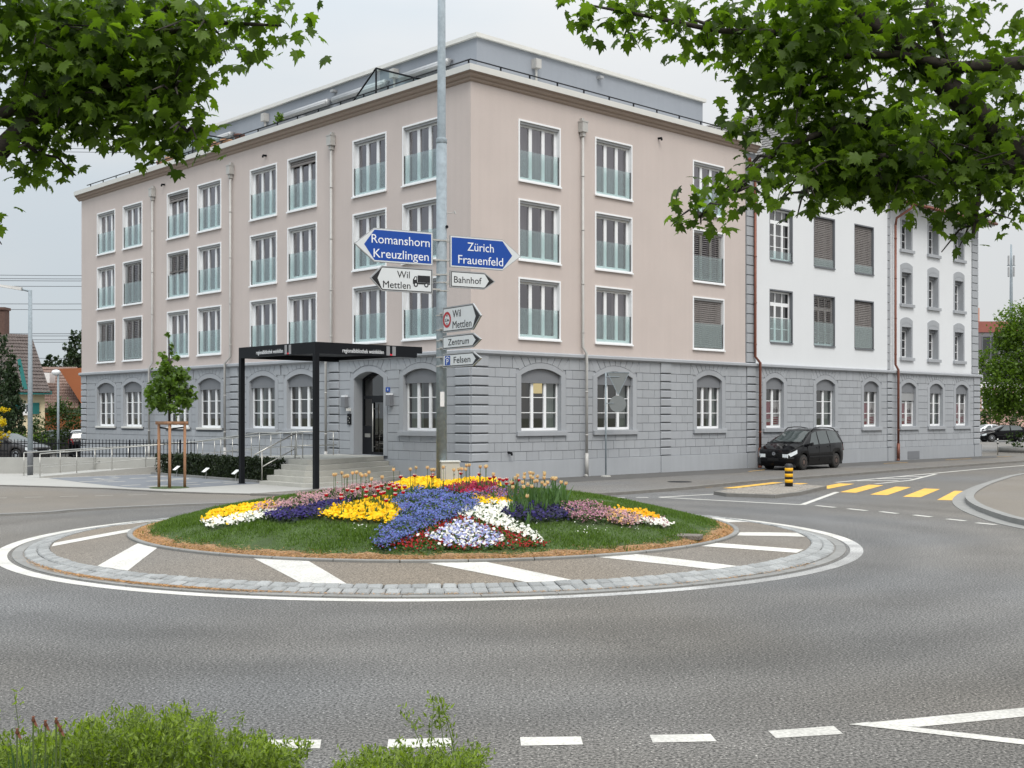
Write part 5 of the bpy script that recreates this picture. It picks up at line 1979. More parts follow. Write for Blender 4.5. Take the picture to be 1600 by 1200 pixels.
def parking(t, y):
    mb = MB().add([(.33, y, .045), (.53, y, .045), (.53, y, .22), (.33, y, .22)], [(0, 1, 2, 3)])
    mb.obj("parking_symbol", M_BLUE, t)
    link("lettering", text_mesh("P", .075, .105, "lettering", M_LETW), t, (.395, y - .002, .06))
    MB().add([(.355, y - .002, .165), (.43, y - .002, .195), (.505, y - .002, .165), (.505, y - .002, .18), (.43, y - .002, .21), (.355, y - .002, .18)], [(0, 1, 4, 5), (1, 2, 3, 4)]).obj("roof_symbol", M_LETW, t)
direction_sign("white arrow sign pointing right reading Felsen with a blue parking symbol, lowest on the pole", .24, 1.62, 3.25, 3.515, A2_, None, .28,
               [("Felsen", .66, .075, .60, .125, M_SIGNB)], False, parking)

# electric cabinet at the foot of the pole
eb = thing("electric_cabinet", "small pale electric cabinet beside the pole among the flowers", "cabinet", (PX + .17, PY - .16, 1.0), R(12))
MB().bbox(-.17, .17, -.11, .11, -.05, .46, .015).obj("housing", mat("cabinet_beige", rgb(190, 190, 183), .6, var=.05), eb)
MB().bbox(-.185, .185, -.125, .125, .46, .49, .012).obj("lid", mat("cabinet_beige", None), eb)
MB().box(-.11, -.104, -.114, -.11, .02, .39).box(.05, .075, -.116, -.11, .22, .245).obj("door_seam", M_BLINDBOX, eb)

# ---- bollard, road sign seen from behind, marker post
bo = thing("bollard", "yellow and black striped bollard on the cobbled traffic island", "bollard", (8.70, 37.55, .10))
by, bk_ = mat("bollard_yellow", rgb(238, 178, 22), .45, var=.04), mat("bollard_black", rgb(34, 34, 36), .5)
MB().lathe([(.125, 0), (.125, .68), (.10, .72), (.05, .735), (.0, .735)], 20).obj("tube", bk_, bo, True)
for z in (.14, .32, .50):
    MB().lathe([(.125, z), (.1285, z + .002), (.1285, z + .10), (.125, z + .102)], 20).obj("reflective_band", by, bo, True)
MB().lathe([(.15, 0), (.15, .015), (.125, .02)], 20).obj("base_flange", M_KERBD, bo)

sp = thing("road_sign", "back of a triangular give way sign above a round plate on a thin pole", "sign", (3.47, 44.2, PAV))
MB().tube([(0, 0, 0), (0, 0, 3.86)], .032, 10).obj("pole", M_GALV, sp, True)
MB().lathe([(.19, 0), (.17, .05), (.04, .06)], 14).obj("foot", M_CONC, sp)
M_BACK = mat("sign_back_grey", rgb(128, 132, 132), .55, var=.05, metal=.2)
a_ = R(14)
tri = [(.06, 3.86), (.45, 3.05), (.50, 3.05), (.86, 3.86)]
tb = MB().slab_y([(.06, 3.83), (.44, 3.02), (.47, 3.02), (.86, 3.83), (.84, 3.87), (.08, 3.87)], -.02, .0)
to = tb.obj("give_way_plate", M_BACK, sp)
rim = MB()
for p, q in (((.06, 3.85), (.455, 3.03)), ((.455, 3.03), (.86, 3.85)), ((.06, 3.86), (.86, 3.86))):
    rim.tube([(p[0], -.025, p[1]), (q[0], -.025, q[1])], .014, 6)
rim.obj("rim", M_GALV, to)
MB().lathe([(.31, -.02), (.31, 0)], 28, (.44, 0, 2.70), 'y').obj("round_plate", M_BACK, sp)
MB().tube([(0, -.03, 3.7), (.5, -.03, 3.7)], .014, 6).tube([(0, -.03, 2.72), (.3, -.03, 2.72)], .014, 6).obj("bracket", M_GALV, sp)
mp_ = thing("marker_post", "thin steel marker post with dark bands beyond the end of the white building", "post", (27.84, 68.49, PAV))
MB().tube([(0, 0, 0), (0, 0, .95)], .035, 8).obj("tube", M_STEEL, mp_, True)
MB().tube([(0, 0, .62), (0, 0, .72)], .05, 8).tube([(0, 0, .80), (0, 0, .86)], .05, 8).obj("band", M_BLACK, mp_)

# ---- street lamps
def street_lamp(label, X, Y, z, h, r0, r1, arm, ang, group=None):
    t = thing("street_lamp", label, "street lamp", (X, Y, z), ang)
    MB().tube([(0, 0, 0), (0, 0, h)], [r0, r1], 12).obj("pole", M_GALV, t, True)
    if arm:
        MB().lathe([(r0 * 1.05, 0), (r0 * 1.05, .95), (r0, .97)], 12).obj("pole_sleeve", M_BLINDBOX, t, True)
        MB().tube([(0, 0, h - .05), (-.35, 0, h + .04)], .04, 8).obj("arm", M_GALV, t, True)
        hd = MB()
        hd.add([(-.3, -.13, h - .02), (-.3, .13, h - .02), (-1.15, .10, h + .12), (-1.15, -.10, h + .12), (-.3, -.1, h + .1), (-.3, .1, h + .1), (-1.1, .07, h + .2), (-1.1, -.07, h + .2)],
               [(0, 1, 2, 3), (7, 6, 5, 4), (0, 3, 7, 4), (1, 5, 6, 2), (2, 6, 7, 3), (0, 4, 5, 1)])
        hd.obj("lamp_head", M_ZINC, t)
    else:
        MB().lathe([(.05, 0), (.16, .06), (.22, .16), (.14, .26), (0, .29)], 16, (-.10, 0, h - .05)).obj("lamp_head", M_LETW, t, True)
    return t
street_lamp("tall grey street lamp with a flat head beside the ramp rail", -18.45, 45.76, .05, 7.1, .105, .07, True, 0.1)
street_lamp("short lamp with a pale domed head behind the parked cars", -21.57, 56.8, .04, 4.25, .06, .05, False, 0)

# ---- iron fence
fe = thing("iron_fence", "black iron picket fence on the pale retaining wall", "fence", (0, 0, 0))
fx0, fx1 = -23.2, -12.5
fr_ = MB()
for z in (.80, 1.22):
    fr_.box(fx0 - 14, fx1, 47.50, 47.53, z, z + .035)
fr_.obj("fence_rail", M_BLACK, fe)
pk = MB().box(-.011, .011, -.011, .011, 0, .68).add([(-.011, -.011, .68), (.011, -.011, .68), (.011, .011, .68), (-.011, .011, .68), (0, 0, .72)], [(0, 1, 4), (1, 2, 4), (2, 3, 4), (3, 0, 4)]).mesh("picket", M_BLACK)
x = fx0 - 14
while x < fx1:
    link("picket", pk, fe, (x, 47.515, .70))
    x += 0.135
pf = MB().box(-.022, .022, -.022, .022, -.05, .70).mesh("fence_post", M_BLACK)
x = fx0 - 14
while x < fx1 + .1:
    link("fence_post", pf, fe, (x, 47.515, .68))
    x += 2.0
# ---- hedge labels (three small tilted plates)
M_PLATE = mat("white_plate", rgb(226, 226, 224), .4)
for i, (y, lab) in enumerate(((10.8, "small tilted white plate in the hedge nearest the young tree"), (8.6, "small tilted white plate in the middle of the low hedge"), (6.5, "small tilted white plate in the hedge beside the canopy post"))):
    X, Y, _ = BW(-5.25, y)
    t = thing("info_plate", lab, "sign", (X, Y, .05), TH - math.pi / 2, "info plates along the hedge")
    MB().tube([(0, 0, 0), (0, .05, .30)], .012, 6).obj("stake", M_STEEL, t)
    MB().add([(-.12, -.09, .26), (.12, -.09, .26), (.12, .10, .40), (-.12, .10, .40), (-.12, -.09, .245), (.12, -.09, .245), (.12, .10, .385), (-.12, .10, .385)], [(0, 1, 2, 3), (7, 6, 5, 4), (0, 4, 5, 1), (1, 5, 6, 2), (2, 6, 7, 3), (3, 7, 4, 0)]).obj("plate", M_PLATE, t)
hk_ = MB()
hp = [BW(-5.02, 13.1), BW(-5.1, 5.1)]
ribbon([p[:2] for p in hp], 0.12, 0.0, 0.13, hk_, left=False)
hk_.obj("hedge_kerb", M_KERB, kind="structure")

# ---- terrace pots and plant box
for i, (y, r, h, lab) in enumerate(((18.6, .20, .40, "terracotta pot on the roof terrace edge, leftmost of four"), (17.75, .20, .42, "terracotta pot on the roof terrace edge, second of four"), (16.7, .27, .36, "wide terracotta bowl on the roof terrace edge"), (15.6, .22, .42, "dark brown pot on the roof terrace edge, rightmost of four"),
                                 (22.0, .2, .42, "terracotta pot beside the far terrace glass screen"), (22.9, .2, .36, "smaller terracotta pot beside the far terrace glass screen"))):
    t = thing("plant_pot", lab, "plant pot", BW(.25, y, Z_TOP + .40), 0, "pots on the roof terrace")
    MB().lathe([(r * .75, 0), (r, h - .08), (r * 1.1, h - .08), (r * 1.1, h), (r * .95, h), (r * .9, h - .05), (0, h - .05)], 16).obj("pot", M_TERRA if i != 3 else mat("brown_pot", rgb(92, 62, 54), .8), t, True)
bx = thing("planter_box", "grey planter box with green plants on the roof terrace", "planter", BW(.3, 12.2, Z_TOP + .40), TH)
MB().box(-.2, .2, -1.6, 1.6, 0, .35).obj("box", M_BLINDBOX, bx)
# ================================================================== cars
M_TYRE = mat("tyre_rubber", (0.025, 0.024, 0.023, 1), .85)
M_RIMST = mat("rusty_steel_rim", rgb(92, 76, 68), .6, var=.15, vscale=15)
M_RIMAL = mat("alloy_rim", rgb(176, 178, 182), .35, metal=.6)
M_TRIM = mat("black_trim", (0.014, 0.014, 0.015, 1), .6, spec=.2)
M_CGLASS = mat("car_glass", (0.055, 0.068, 0.068, 1), .03, spec=1.0)
M_LAMP = mat("headlight_glass", rgb(226, 232, 235), .12, spec=.8, var=.2, vscale=18)
M_TAIL = mat("red_tail_light", rgb(176, 22, 30), .25)
M_CHROME = mat("chrome", rgb(214, 216, 220), .15, metal=.9)

def lerp_tab(tab, x):
    if x <= tab[0][0]:
        return tab[0][1]
    for (x0, y0), (x1, y1) in zip(tab, tab[1:]):
        if x <= x1:
            return y0 + (y1 - y0) * (x - x0) / (x1 - x0)
    return tab[-1][1]

def make_car(name, label, loc, ang, paint, L=4.6, Wd=1.8, top=(), belt=(), wheels=(.95, 3.8), wr=.33, panes=(), wind=(1.0, 1.9), rear=(4.1, 4.45), rim=None, plan=None,
             roof_w=.74, roof_paint=None, rails=False, group=None, mirrors=1.1, handles=(), tail=True, front=True, zb=.22):
    """x from the nose (0) to the tail (L); y across; z up"""
    t = thing(name, label, "car", loc, ang, group)
    Hw = Wd / 2
    plan = plan or [(0, .74), (.12, .86), (.35, .95), (.8, .99), (1.3, 1.0), (L - 1.0, 1.0), (L - .35, .96), (L - .1, .90), (L, .82)]
    zl = lambda x: max([zb] + [math.sqrt(max(0, (wr + .065) ** 2 - (x - w) ** 2)) + wr * .98 if abs(x - w) < wr + .065 else 0 for w in wheels])
    zt = lambda x: lerp_tab(top, x)
    zbel = lambda x: min(lerp_tab(belt, x), zt(x) - .015)
    pw = lambda x: lerp_tab(plan, x) * Hw
    cab = lambda x: max(0.0, min(1.0, (zt(x) - zbel(x)) / .55))
    def yrz(x):
        """profile points (y, z) from the sill to the roof centre"""
        w, b, tp = pw(x), zbel(x), zt(x)
        lo = zl(x)
        c = cab(x)
        wrf = w * (1 - (1 - roof_w) * c)
        mid = max(lo + .02, .52)
        pts = [(w * .93, lo), (w * .985, max(lo + .01, min(.36, mid - .005))), (w, mid + .02), (w * .995, max(mid + .05, b - .13)), (w * .965, max(mid + .08, b)),]
        pts += [(wrf * (1 + .10 * c) if c > .2 else w * .9, b + (tp - b) * .55), (wrf, b + (tp - b) * (.90 if c > .2 else .8)), (wrf * .88, tp - .03 * (1 - .5 * (1 - c))), (wrf * .5, tp - .004), (0, tp)]
        return pts
    xs = sorted(set([L * i / 70 for i in range(71)] + [w + s * (wr + .066) for w in wheels for s in (-1, 1)] + [.02, .06, L - .02, L - .06]))
    vs, fs = [], []
    for x in xs:
        p = yrz(x)
        ringp_ = [(y, z) for y, z in p] + [(-y, z) for y, z in reversed(p[:-1])]
        vs += [(x, y, z) for y, z in ringp_]
    n = 19
    for i in range(len(xs) - 1):
        for k in range(n - 1):
            fs.append((i * n + k, (i + 1) * n + k, (i + 1) * n + k + 1, i * n + k + 1))
    fs.append(tuple(range(n)))
    fs.append(tuple((len(xs) - 1) * n + k for k in range(n - 1, -1, -1)))
    body = MB().add(vs, fs)
    bo_ = body.obj("body", paint, t, True)
    if roof_paint:
        vs, fs = [], []
        N = 8
        X0, X1 = wind[1] + .02, rear[0] - .02
        for j in range(9):
            x = X0 + (X1 - X0) * j / 8
            p = yrz(x)
            half_ = [(p[6][0] + .004, p[6][1] + .01)] + [(y, z + .006) for y, z in p[7:]]
            row = half_ + [(-y, z) for y, z in reversed(half_[:-1])]
            vs += [(x, y, z) for y, z in row]
        k_ = len(row)
        fs = [(j * k_ + i, (j + 1) * k_ + i, (j + 1) * k_ + i + 1, j * k_ + i + 1) for j in range(8) for i in range(k_ - 1)]
        MB().add(vs, fs).obj("roof", roof_paint, t, True)
    MB().box(.15, L - .15, -Hw + .12, Hw - .12, .17, .45).obj("underbody", M_TRIM, t)
    def side_y(x, z):
        p = yrz(x)
        for (y0, z0), (y1, z1) in zip(p, p[1:]):
            if z0 <= z <= z1 + 1e-6:
                return y0 + (y1 - y0) * (z - z0) / (z1 - z0 + 1e-9)
        return p[-2][0]
    # side panes: (x0 bottom, x1 bottom, x0 top, x1 top)
    for (a0, a1, c0, c1) in panes:
        for s in (1, -1):
            vs, fs = [], []
            N, Mz = 6, 4
            for j in range(Mz + 1):
                tz = j / Mz
                for i in range(N + 1):
                    ti = i / N
                    x = (a0 + (a1 - a0) * ti) * (1 - tz) + (c0 + (c1 - c0) * ti) * tz
                    z0_, z1_ = zbel(x) + .035, zbel(x) + (zt(x) - zbel(x)) * .86
                    z = z0_ + (z1_ - z0_) * tz
                    vs.append((x, s * (side_y(x, z) + .007), z))
            for j in range(Mz):
                for i in range(N):
                    q = (j * (N + 1) + i, j * (N + 1) + i + 1, (j + 1) * (N + 1) + i + 1, (j + 1) * (N + 1) + i)
                    fs.append(q if s < 0 else tuple(reversed(q)))
            MB().add(vs, fs).obj("side_window", M_CGLASS, t, True)
    # windscreen and rear window follow the top line
    for nm, (x0, x1) in (("windscreen", wind), ("rear_window", rear)):
        vs, fs = [], []
        N = 6
        for j in range(7):
            x = x0 + (x1 - x0) * j / 6
            p = yrz(x)
            ym = p[7][0] * .93
            for i in range(N + 1):
                y = -ym + 2 * ym * i / N
                z = p[7][1] + (p[9][1] - p[7][1]) * (1 - (y / ym) ** 2)
                vs.append((x + (-.008 if nm == "windscreen" else .008), y, z + .010))
        for j in range(6):
            for i in range(N):
                fs.append((j * (N + 1) + i, (j + 1) * (N + 1) + i, (j + 1) * (N + 1) + i + 1, j * (N + 1) + i + 1))
        MB().add(vs, fs).obj(nm, M_CGLASS, t, True)
    # wheels
    for wx in wheels:
        for s in (1, -1):
            yc = s * (Hw - .13)
            wh = link("wheel", MB().lathe([(wr * .62, -.10), (wr * .9, -.105), (wr, -.07), (wr, .07), (wr * .9, .105), (wr * .62, .10)], 28, (0, 0, 0), 'y').mesh("wheel", M_TYRE, True), t, (wx, yc, wr))
            rm = MB()
            yo = s * .085
            rm.lathe(sorted([(wr * .64, 0), (wr * .60, s * .022), (wr * .50, s * .008), (wr * .2, s * .02), (0.0, s * .03)], key=lambda q: q[1]) if False else [(wr * .64, 0), (wr * .60, s * .022), (wr * .48, s * .004), (wr * .24, s * .018), (wr * .10, s * .03)], 24, (0, yo, 0), 'y')
            for k in range(8 if rim is M_RIMST else 5):
                a = 2 * math.pi * k / (8 if rim is M_RIMST else 5)
                rr = wr * .38
                c_, s_ = math.cos(a) * rr, math.sin(a) * rr
                rm.lathe([(.032, 0), (.032, s * .004)], 8, (c_, yo + s * .016, s_), 'y', 1)
            rm.obj("rim", [rim or M_RIMAL, M_TRIM], wh, True)
            MB().lathe([(wr + .05, 0), (wr * .7, 0.001)], 24, (wx, yc - s * .10, wr), 'y').obj("wheel_arch", M_TRIM, t)
    for s in (1, -1):
        if mirrors:
            y0 = side_y(mirrors, zbel(mirrors) + .05)
            m_ = MB()
            m_.add([(mirrors - .06, s * (y0 + .02), zbel(mirrors) + .02), (mirrors + .06, s * (y0 + .02), zbel(mirrors) + .02), (mirrors + .05, s * (y0 + .02), zbel(mirrors) + .10), (mirrors - .04, s * (y0 + .02), zbel(mirrors) + .10),
                    (mirrors - .10, s * (y0 + .21), zbel(mirrors) + .0), (mirrors + .04, s * (y0 + .21), zbel(mirrors) + .0), (mirrors + .04, s * (y0 + .20), zbel(mirrors) + .15), (mirrors - .07, s * (y0 + .20), zbel(mirrors) + .15)],
                   [(0, 1, 2, 3), (4, 7, 6, 5), (0, 4, 5, 1), (1, 5, 6, 2), (2, 6, 7, 3), (3, 7, 4, 0)])
            m_.obj("side_mirror", M_TRIM, t)
        for hx in handles:
            y0 = side_y(hx, zbel(hx) - .10)
            MB().box(hx - .09, hx + .09, s * (y0 + .002), s * (y0 + .03), zbel(hx) - .12, zbel(hx) - .09).obj("door_handle", M_TRIM, t)
        # body side moulding and door gaps
        if handles:
            x0, x1 = wheels[0] + wr + .1, wheels[1] - wr - .1
            MB().box(x0, x1, s * (side_y(2, .55) - .005), s * (side_y(2, .55) + .014), .52, .58).obj("side_moulding", M_TRIM, t)
            gp = MB()
            for gx in (handles[0] - .85, handles[0] + .16, handles[-1] + .16):
                y0 = side_y(gx, .7)
                gp.box(gx - .006, gx + .006, s * (y0 - .03), s * (y0 + .004), .36, zbel(gx) - .02)
            gp.obj("door_gap", M_TRIM, t)
        if rails:
            pts = [(x, s * (yrz(x)[7][0] + .02), zt(x) + (.055 if 0 < i < 6 else -.01)) for i, x in enumerate([wind[1] + .05, wind[1] + .3, wind[1] + .8, 2.9, 3.4, rear[0] - .35, rear[0] - .1])]
            MB().tube(pts, .022, 6).obj("roof_rail", M_TRIM, t, True)
    if front:
        for s in (1, -1):
            col = [(-.014, .44 * Hw), (-.014, .70 * Hw)] + [(x, pw(x) + .014) for x in (.10, .22, .36)]
            vs = []
            for x, y in col:
                zt_h = zbel(max(x, .0)) - .012
                vs += [(x, s * y, zt_h - .155 - .02 * (x < 0)), (x, s * y, zt_h)]
            fs = [(2 * i, 2 * i + 2, 2 * i + 3, 2 * i + 1) for i in range(4)]
            MB().add(vs, fs if s < 0 else [tuple(reversed(q)) for q in fs]).obj("headlight", M_LAMP, t)
        g = MB()
        z1 = zbel(.1) - .03
        for k in range(3):
            g.box(-.012, .1, -.40, .40, z1 - .045 - k * .05, z1 - .015 - k * .05)
        g.obj("grille", M_TRIM, t)
        b_ = MB()
        bp = [(.14, -Hw * .93), (-.03, -Hw * .66), (-.055, 0), (-.03, Hw * .66), (.14, Hw * .93)]
        vs = [(x, y, .24) for x, y in bp] + [(x - .03, y, .36) for x, y in bp] + [(x - .03, y, .50) for x, y in bp] + [(x + .02, y, .54) for x, y in bp]
        fs = [(r_ * 5 + i + 1, r_ * 5 + i, (r_ + 1) * 5 + i, (r_ + 1) * 5 + i + 1) for r_ in range(3) for i in range(4)]
        b_.add(vs, fs)
        b_.obj("front_bumper", paint, t)
        MB().box(-.095, -.085, -.26, .26, .40, .51).obj("plate_holder", M_TRIM, t)
    if tail:
        for s in (1, -1):
            zc = zbel(L - .1)
            w = pw(L - .12)
            MB().add([(L + .012, s * w * .66, zc - .26), (L - .10, s * (w + .014), zc - .26), (L - .16, s * (w + .008), zc + .02), (L + .0, s * w * .72, zc + .02)],
                     [(0, 1, 2, 3)]).obj("tail_light", M_TAIL, t)
        MB().box(L - .0, L + .03, -.26, .26, zbel(L) - .34, zbel(L) - .22).obj("plate_holder", M_PAPER, t)
    return t

P_BLACK = mat("black_car_paint", (0.004, 0.004, 0.005, 1), .07, spec=.2)
P_DARK = mat("dark_brown_car_paint", (0.035, 0.031, 0.031, 1), .3, coat=.3)
P_WHITE = mat("white_car_paint", rgb(228, 230, 232), .3, coat=.5)
P_SILV = mat("silver_car_paint", rgb(186, 194, 198), .3, coat=.5, metal=.3)

# black people carrier: wheels stand where the photograph shows them
fx, fy = 12.06, 49.62
rx, ry = 14.0, 51.75
hd = math.atan2(ry - fy, rx - fx)
nose = Vector((fx, fy)) - Vector((math.cos(hd), math.sin(hd))) * .92
side_off = Vector((-math.sin(hd), math.cos(hd))) * .80
mv = make_car("parked_car", "dusty black people carrier parked against the grey wall of the white building", (nose.x + side_off.x, nose.y + side_off.y, PAV), hd, P_BLACK,
              L=4.62, Wd=1.81, wheels=(.92, 3.76), wr=.325,
              top=[(0, .70), (.06, .78), (.2, .86), (.6, 1.0), (.95, 1.10), (1.2, 1.25), (1.9, 1.60), (2.2, 1.68), (2.8, 1.72), (3.6, 1.70), (4.1, 1.63), (4.28, 1.55), (4.48, 1.10), (4.58, .92), (4.62, .72)],
              belt=[(0, .72), (.4, .88), (.95, .98), (2.5, 1.03), (4.62, 1.08)], wind=(1.06, 1.95), rear=(4.29, 4.45),
              panes=((1.32, 2.18, 1.86, 2.22), (2.28, 3.14, 2.30, 3.10), (3.22, 4.28, 3.18, 3.98)), rim=M_RIMST, rails=True, mirrors=1.36, handles=(2.04, 3.0), roof_w=.76)
em = MB()
for i in range(24):
    a, b = 2 * math.pi * i / 24, 2 * math.pi * (i + 1) / 24
    em.add([(0, r_ * math.sin(q), r_ * math.cos(q)) for r_, q in ((.058, a), (.072, a), (.072, b), (.058, b))], [(3, 2, 1, 0)])
def stroke(mb, p, q, w=.012):
    p, q = Vector((0, *p)), Vector((0, *q))
    d = (q - p).normalized()
    nn = Vector((0, -d.z, d.y)) * w / 2
    mb.add([p - nn, q - nn, q + nn, p + nn], [(0, 3, 2, 1)])
for p, q in (((-.028, .058), (0, .010)), ((0, .010), (.028, .058)), ((-.055, .028), (-.028, -.050)), ((-.028, -.050), (0, .002)), ((0, .002), (.028, -.050)), ((.028, -.050), (.055, .028))):
    stroke(em, p, q)
em.lathe([(.072, .002), (.072, .006)], 20, (0, 0, 0)) if False else None
eo = em.obj("emblem", M_CHROME, mv, loc=(-.028, 0, .69))
MB().add([(.004, .072 * math.sin(i * .3142), .072 * math.cos(i * .3142)) for i in range(20)], [tuple(range(19, -1, -1))]).obj("emblem_plate", M_TRIM, eo)
for s in (1, -1):
    MB().lathe([(.045, 0), (.045, .01)], 12, (0, 0, 0), 'y').obj("fog_lamp", M_LAMP, mv, loc=(-.02, s * .58, .36), rotz=-math.pi / 2)
MB().tube([(1.02, -.55, 1.13), (1.16, .1, 1.235)], .012, 5).tube([(1.0, .1, 1.12), (1.14, .62, 1.22)], .012, 5).obj("wiper", M_TRIM, mv)

HATCH = dict(L=4.25, Wd=1.78, wheels=(.86, 3.5), wr=.32, top=[(0, .62), (.06, .70), (.4, .82), (1.05, .98), (1.3, 1.12), (1.95, 1.40), (2.4, 1.46), (3.2, 1.42), (3.7, 1.30), (4.05, .98), (4.2, .90), (4.25, .7)],
             belt=[(0, .66), (.5, .80), (1.1, .92), (3, .98), (4.25, 1.04)], wind=(1.12, 1.96), rear=(3.66, 3.98), panes=((1.5, 2.42, 1.98, 2.44), (2.54, 3.55, 2.52, 3.38)), mirrors=1.45, handles=(2.3,), roof_w=.74)
ESTATE = dict(L=4.55, Wd=1.8, wheels=(.9, 3.55), wr=.33, top=[(0, .65), (.06, .74), (.4, .86), (1.1, 1.0), (1.35, 1.14), (2.0, 1.46), (2.5, 1.52), (3.6, 1.50), (4.1, 1.44), (4.25, 1.36), (4.45, 1.0), (4.52, .9), (4.55, .7)],
              belt=[(0, .7), (.5, .84), (1.1, .96), (3, 1.0), (4.55, 1.04)], wind=(1.16, 2.0), rear=(4.24, 4.42), panes=((1.5, 2.34, 2.02, 2.36), (2.44, 3.3, 2.44, 3.24), (3.38, 4.2, 3.34, 4.02)), mirrors=1.42, handles=(2.2, 3.14), roof_w=.76)
SEDAN = dict(L=4.5, Wd=1.78, wheels=(.9, 3.55), wr=.32, top=[(0, .62), (.06, .72), (.4, .82), (1.1, .96), (1.35, 1.1), (2.0, 1.40), (2.5, 1.45), (3.0, 1.42), (3.7, 1.08), (3.85, 1.03), (4.4, .98), (4.48, .88), (4.5, .7)],
             belt=[(0, .66), (.5, .8), (1.1, .92), (3.8, .98), (4.5, .96)], wind=(1.16, 1.98), rear=(3.05, 3.62), panes=((1.5, 2.34, 2.02, 2.36), (2.44, 3.3, 2.44, 2.98)), mirrors=1.42, handles=(2.2, 3.1), roof_w=.74)
YD = .04
make_car("parked_car", "dark car with sky mirrored in its windscreen, leftmost behind the iron fence", (*W(66, 0, 60)[:2], YD), R(163) , P_DARK, **SEDAN)
make_car("parked_car", "dark brown hatchback parked in the yard behind the street lamp", (-25.3, 74.0, YD), R(178), P_DARK, **{**HATCH, **dict(tail=True)})
make_car("parked_car", "black estate car with a white roof parked at the left end of the grey wall", (-24.9, 70.6, YD), R(-75), P_BLACK, **{**ESTATE, "roof_paint": P_WHITE})
make_car("parked_car", "black hatchback parked beyond the right end of the white building", (*W(1528, 0, 103)[:2], PAV), R(3), P_BLACK, rim=M_RIMAL, **HATCH)
make_car("parked_car", "white saloon parked behind the black hatchback", (*W(1505, 0, 110)[:2], PAV), R(8), P_WHITE, **SEDAN)
make_car("parked_car", "silver car half hidden at the right edge behind the black hatchback", (*W(1592, 0, 112)[:2], PAV), R(10), P_SILV, **HATCH)

# ================================================================== background buildings, wires, mast
M_CREAM = mat("cream_render", rgb(222, 206, 170), .9, var=.04, vscale=.6, streak=.05)
M_TEAL = mat("teal_paint", rgb(24, 108, 104), .6)
M_ROOFD = mat("dark_brown_tile", rgb(92, 82, 78), .85, var=.25, vscale=4, fine=.2, fscale=14)
M_ROOFB = mat("brown_tile", rgb(124, 102, 92), .85, var=.25, vscale=4, fine=.2, fscale=14)
M_RUST = mat("rust_cladding", rgb(158, 96, 62), .85, var=.06, vscale=.8)
M_PINK = mat("pink_render", rgb(206, 168, 156), .9, var=.05, vscale=.6)
M_BRICK = mat("red_brown_cladding", rgb(150, 92, 82), .9, var=.1, vscale=.8)
M_DARKW = mat("dark_window", (.03, .032, .034, 1), .08, spec=.7)
h1 = thing("house", "cream house with a steep dark tiled roof, chimney and teal shutters", "house")
def V3(px, py, Y):
    return Vector(W(px, py, Y))
YH = 78.0
e0, e1 = V3(-70, 611, YH), V3(80, 616, YH)
r0, r1 = V3(-70, 521, YH + 4.2), V3(49, 524, YH + 4.2)
w = MB()
x0, x1 = V3(-60, 0, YH + .6).x, V3(70, 0, YH + .6).x
w.prism([(x0, YH + .6), (x1, YH + .6), (-34.3, YH + 9), (x0 - 4, YH + 9)], .0, 4.0)
w.obj("wall", M_CREAM, h1)
tiled_roof(h1, "roof", e0, e1 - e0, r0 - e0, 60, 17, M_ROOFD, lift=.05, thick=.12, ts=.836)
# the hip end makes the right verge lean: fill triangle
mb = MB()
mb.add([e1, r1, Vector((e0.x, e0.y, e0.z)) + (r0 - e0)], [(0, 1, 2)])
bk2 = MB()
bk2.add([r0, r1, Vector((-34.8, YH + 9.2, 3.9)), Vector((r0.x - 2, YH + 9.2, 3.9))], [(0, 1, 2, 3)])
bk2.add([e1, Vector((-34.8, YH + 9.2, 3.9)), r1], [(0, 1, 2)])
bk2.obj("roof", M_ROOFD, h1)
MB().box(e0.x, e1.x, e0.y - .05, e0.y + .12, e0.z - .22, e0.z).obj("eaves_board", M_TEAL, h1)
vb = MB()
a, b = V3(27, 562, YH + .2), V3(36, 608, YH - .1)
vb.add([a, b, b + Vector((.30, 0, .0)), a + Vector((.22, 0, .1))], [(0, 1, 2, 3)])
vb.obj("verge_board", M_TEAL, h1)
ch = MB().box(V3(-8, 0, YH + 4).x, V3(7, 0, YH + 4).x, YH + 4, YH + 4.8, 6.6, V3(0, 484, YH + 4).z)
ch.box(V3(-9, 0, YH + 4).x, V3(8.5, 0, YH + 4).x, YH + 3.9, YH + 4.9, V3(0, 484, YH + 4).z, V3(0, 480, YH + 4).z)
ch.obj("chimney", mat("chimney_brick", rgb(96, 74, 66), .9, var=.2, vscale=6), h1)
def bg_window(parent, xa, xb, za, zb, y, frame=M_WHITE, mull=1, arched=False, name="window"):
    mb = MB()
    t = .07
    mb.box(xa, xa + t, y - .05, y + .02, za, zb)
    mb.box(xb - t, xb, y - .05, y + .02, za, zb)
    mb.box(xa + t, xb - t, y - .05, y + .02, za, za + t)
    mb.box(xa + t, xb - t, y - .05, y + .02, zb - t, zb)
    for k in range(mull):
        xm = xa + (xb - xa) * (k + 1) / (mull + 1)
        mb.box(xm - t * .6, xm + t * .6, y - .052, y + .02, za + t, zb - t)
    o = mb.obj(name, frame, parent)
    MB().box(xa + .01, xb - .01, y - .03, y - .01, za + .01, zb - .01).obj("pane", M_DARKW, o)
    return o
yw = YH + .58
xa, xb, za, zb = V3(34, 0, yw).x, V3(47, 0, yw).x, V3(0, 645, yw).z, V3(0, 630.5, yw).z
bg_window(h1, xa, xb, za, zb, yw)
MB().box(xa - .1, xb + .15, yw - .16, yw + .02, za - .16, za - .01).obj("window_sill", M_PAPER, h1)
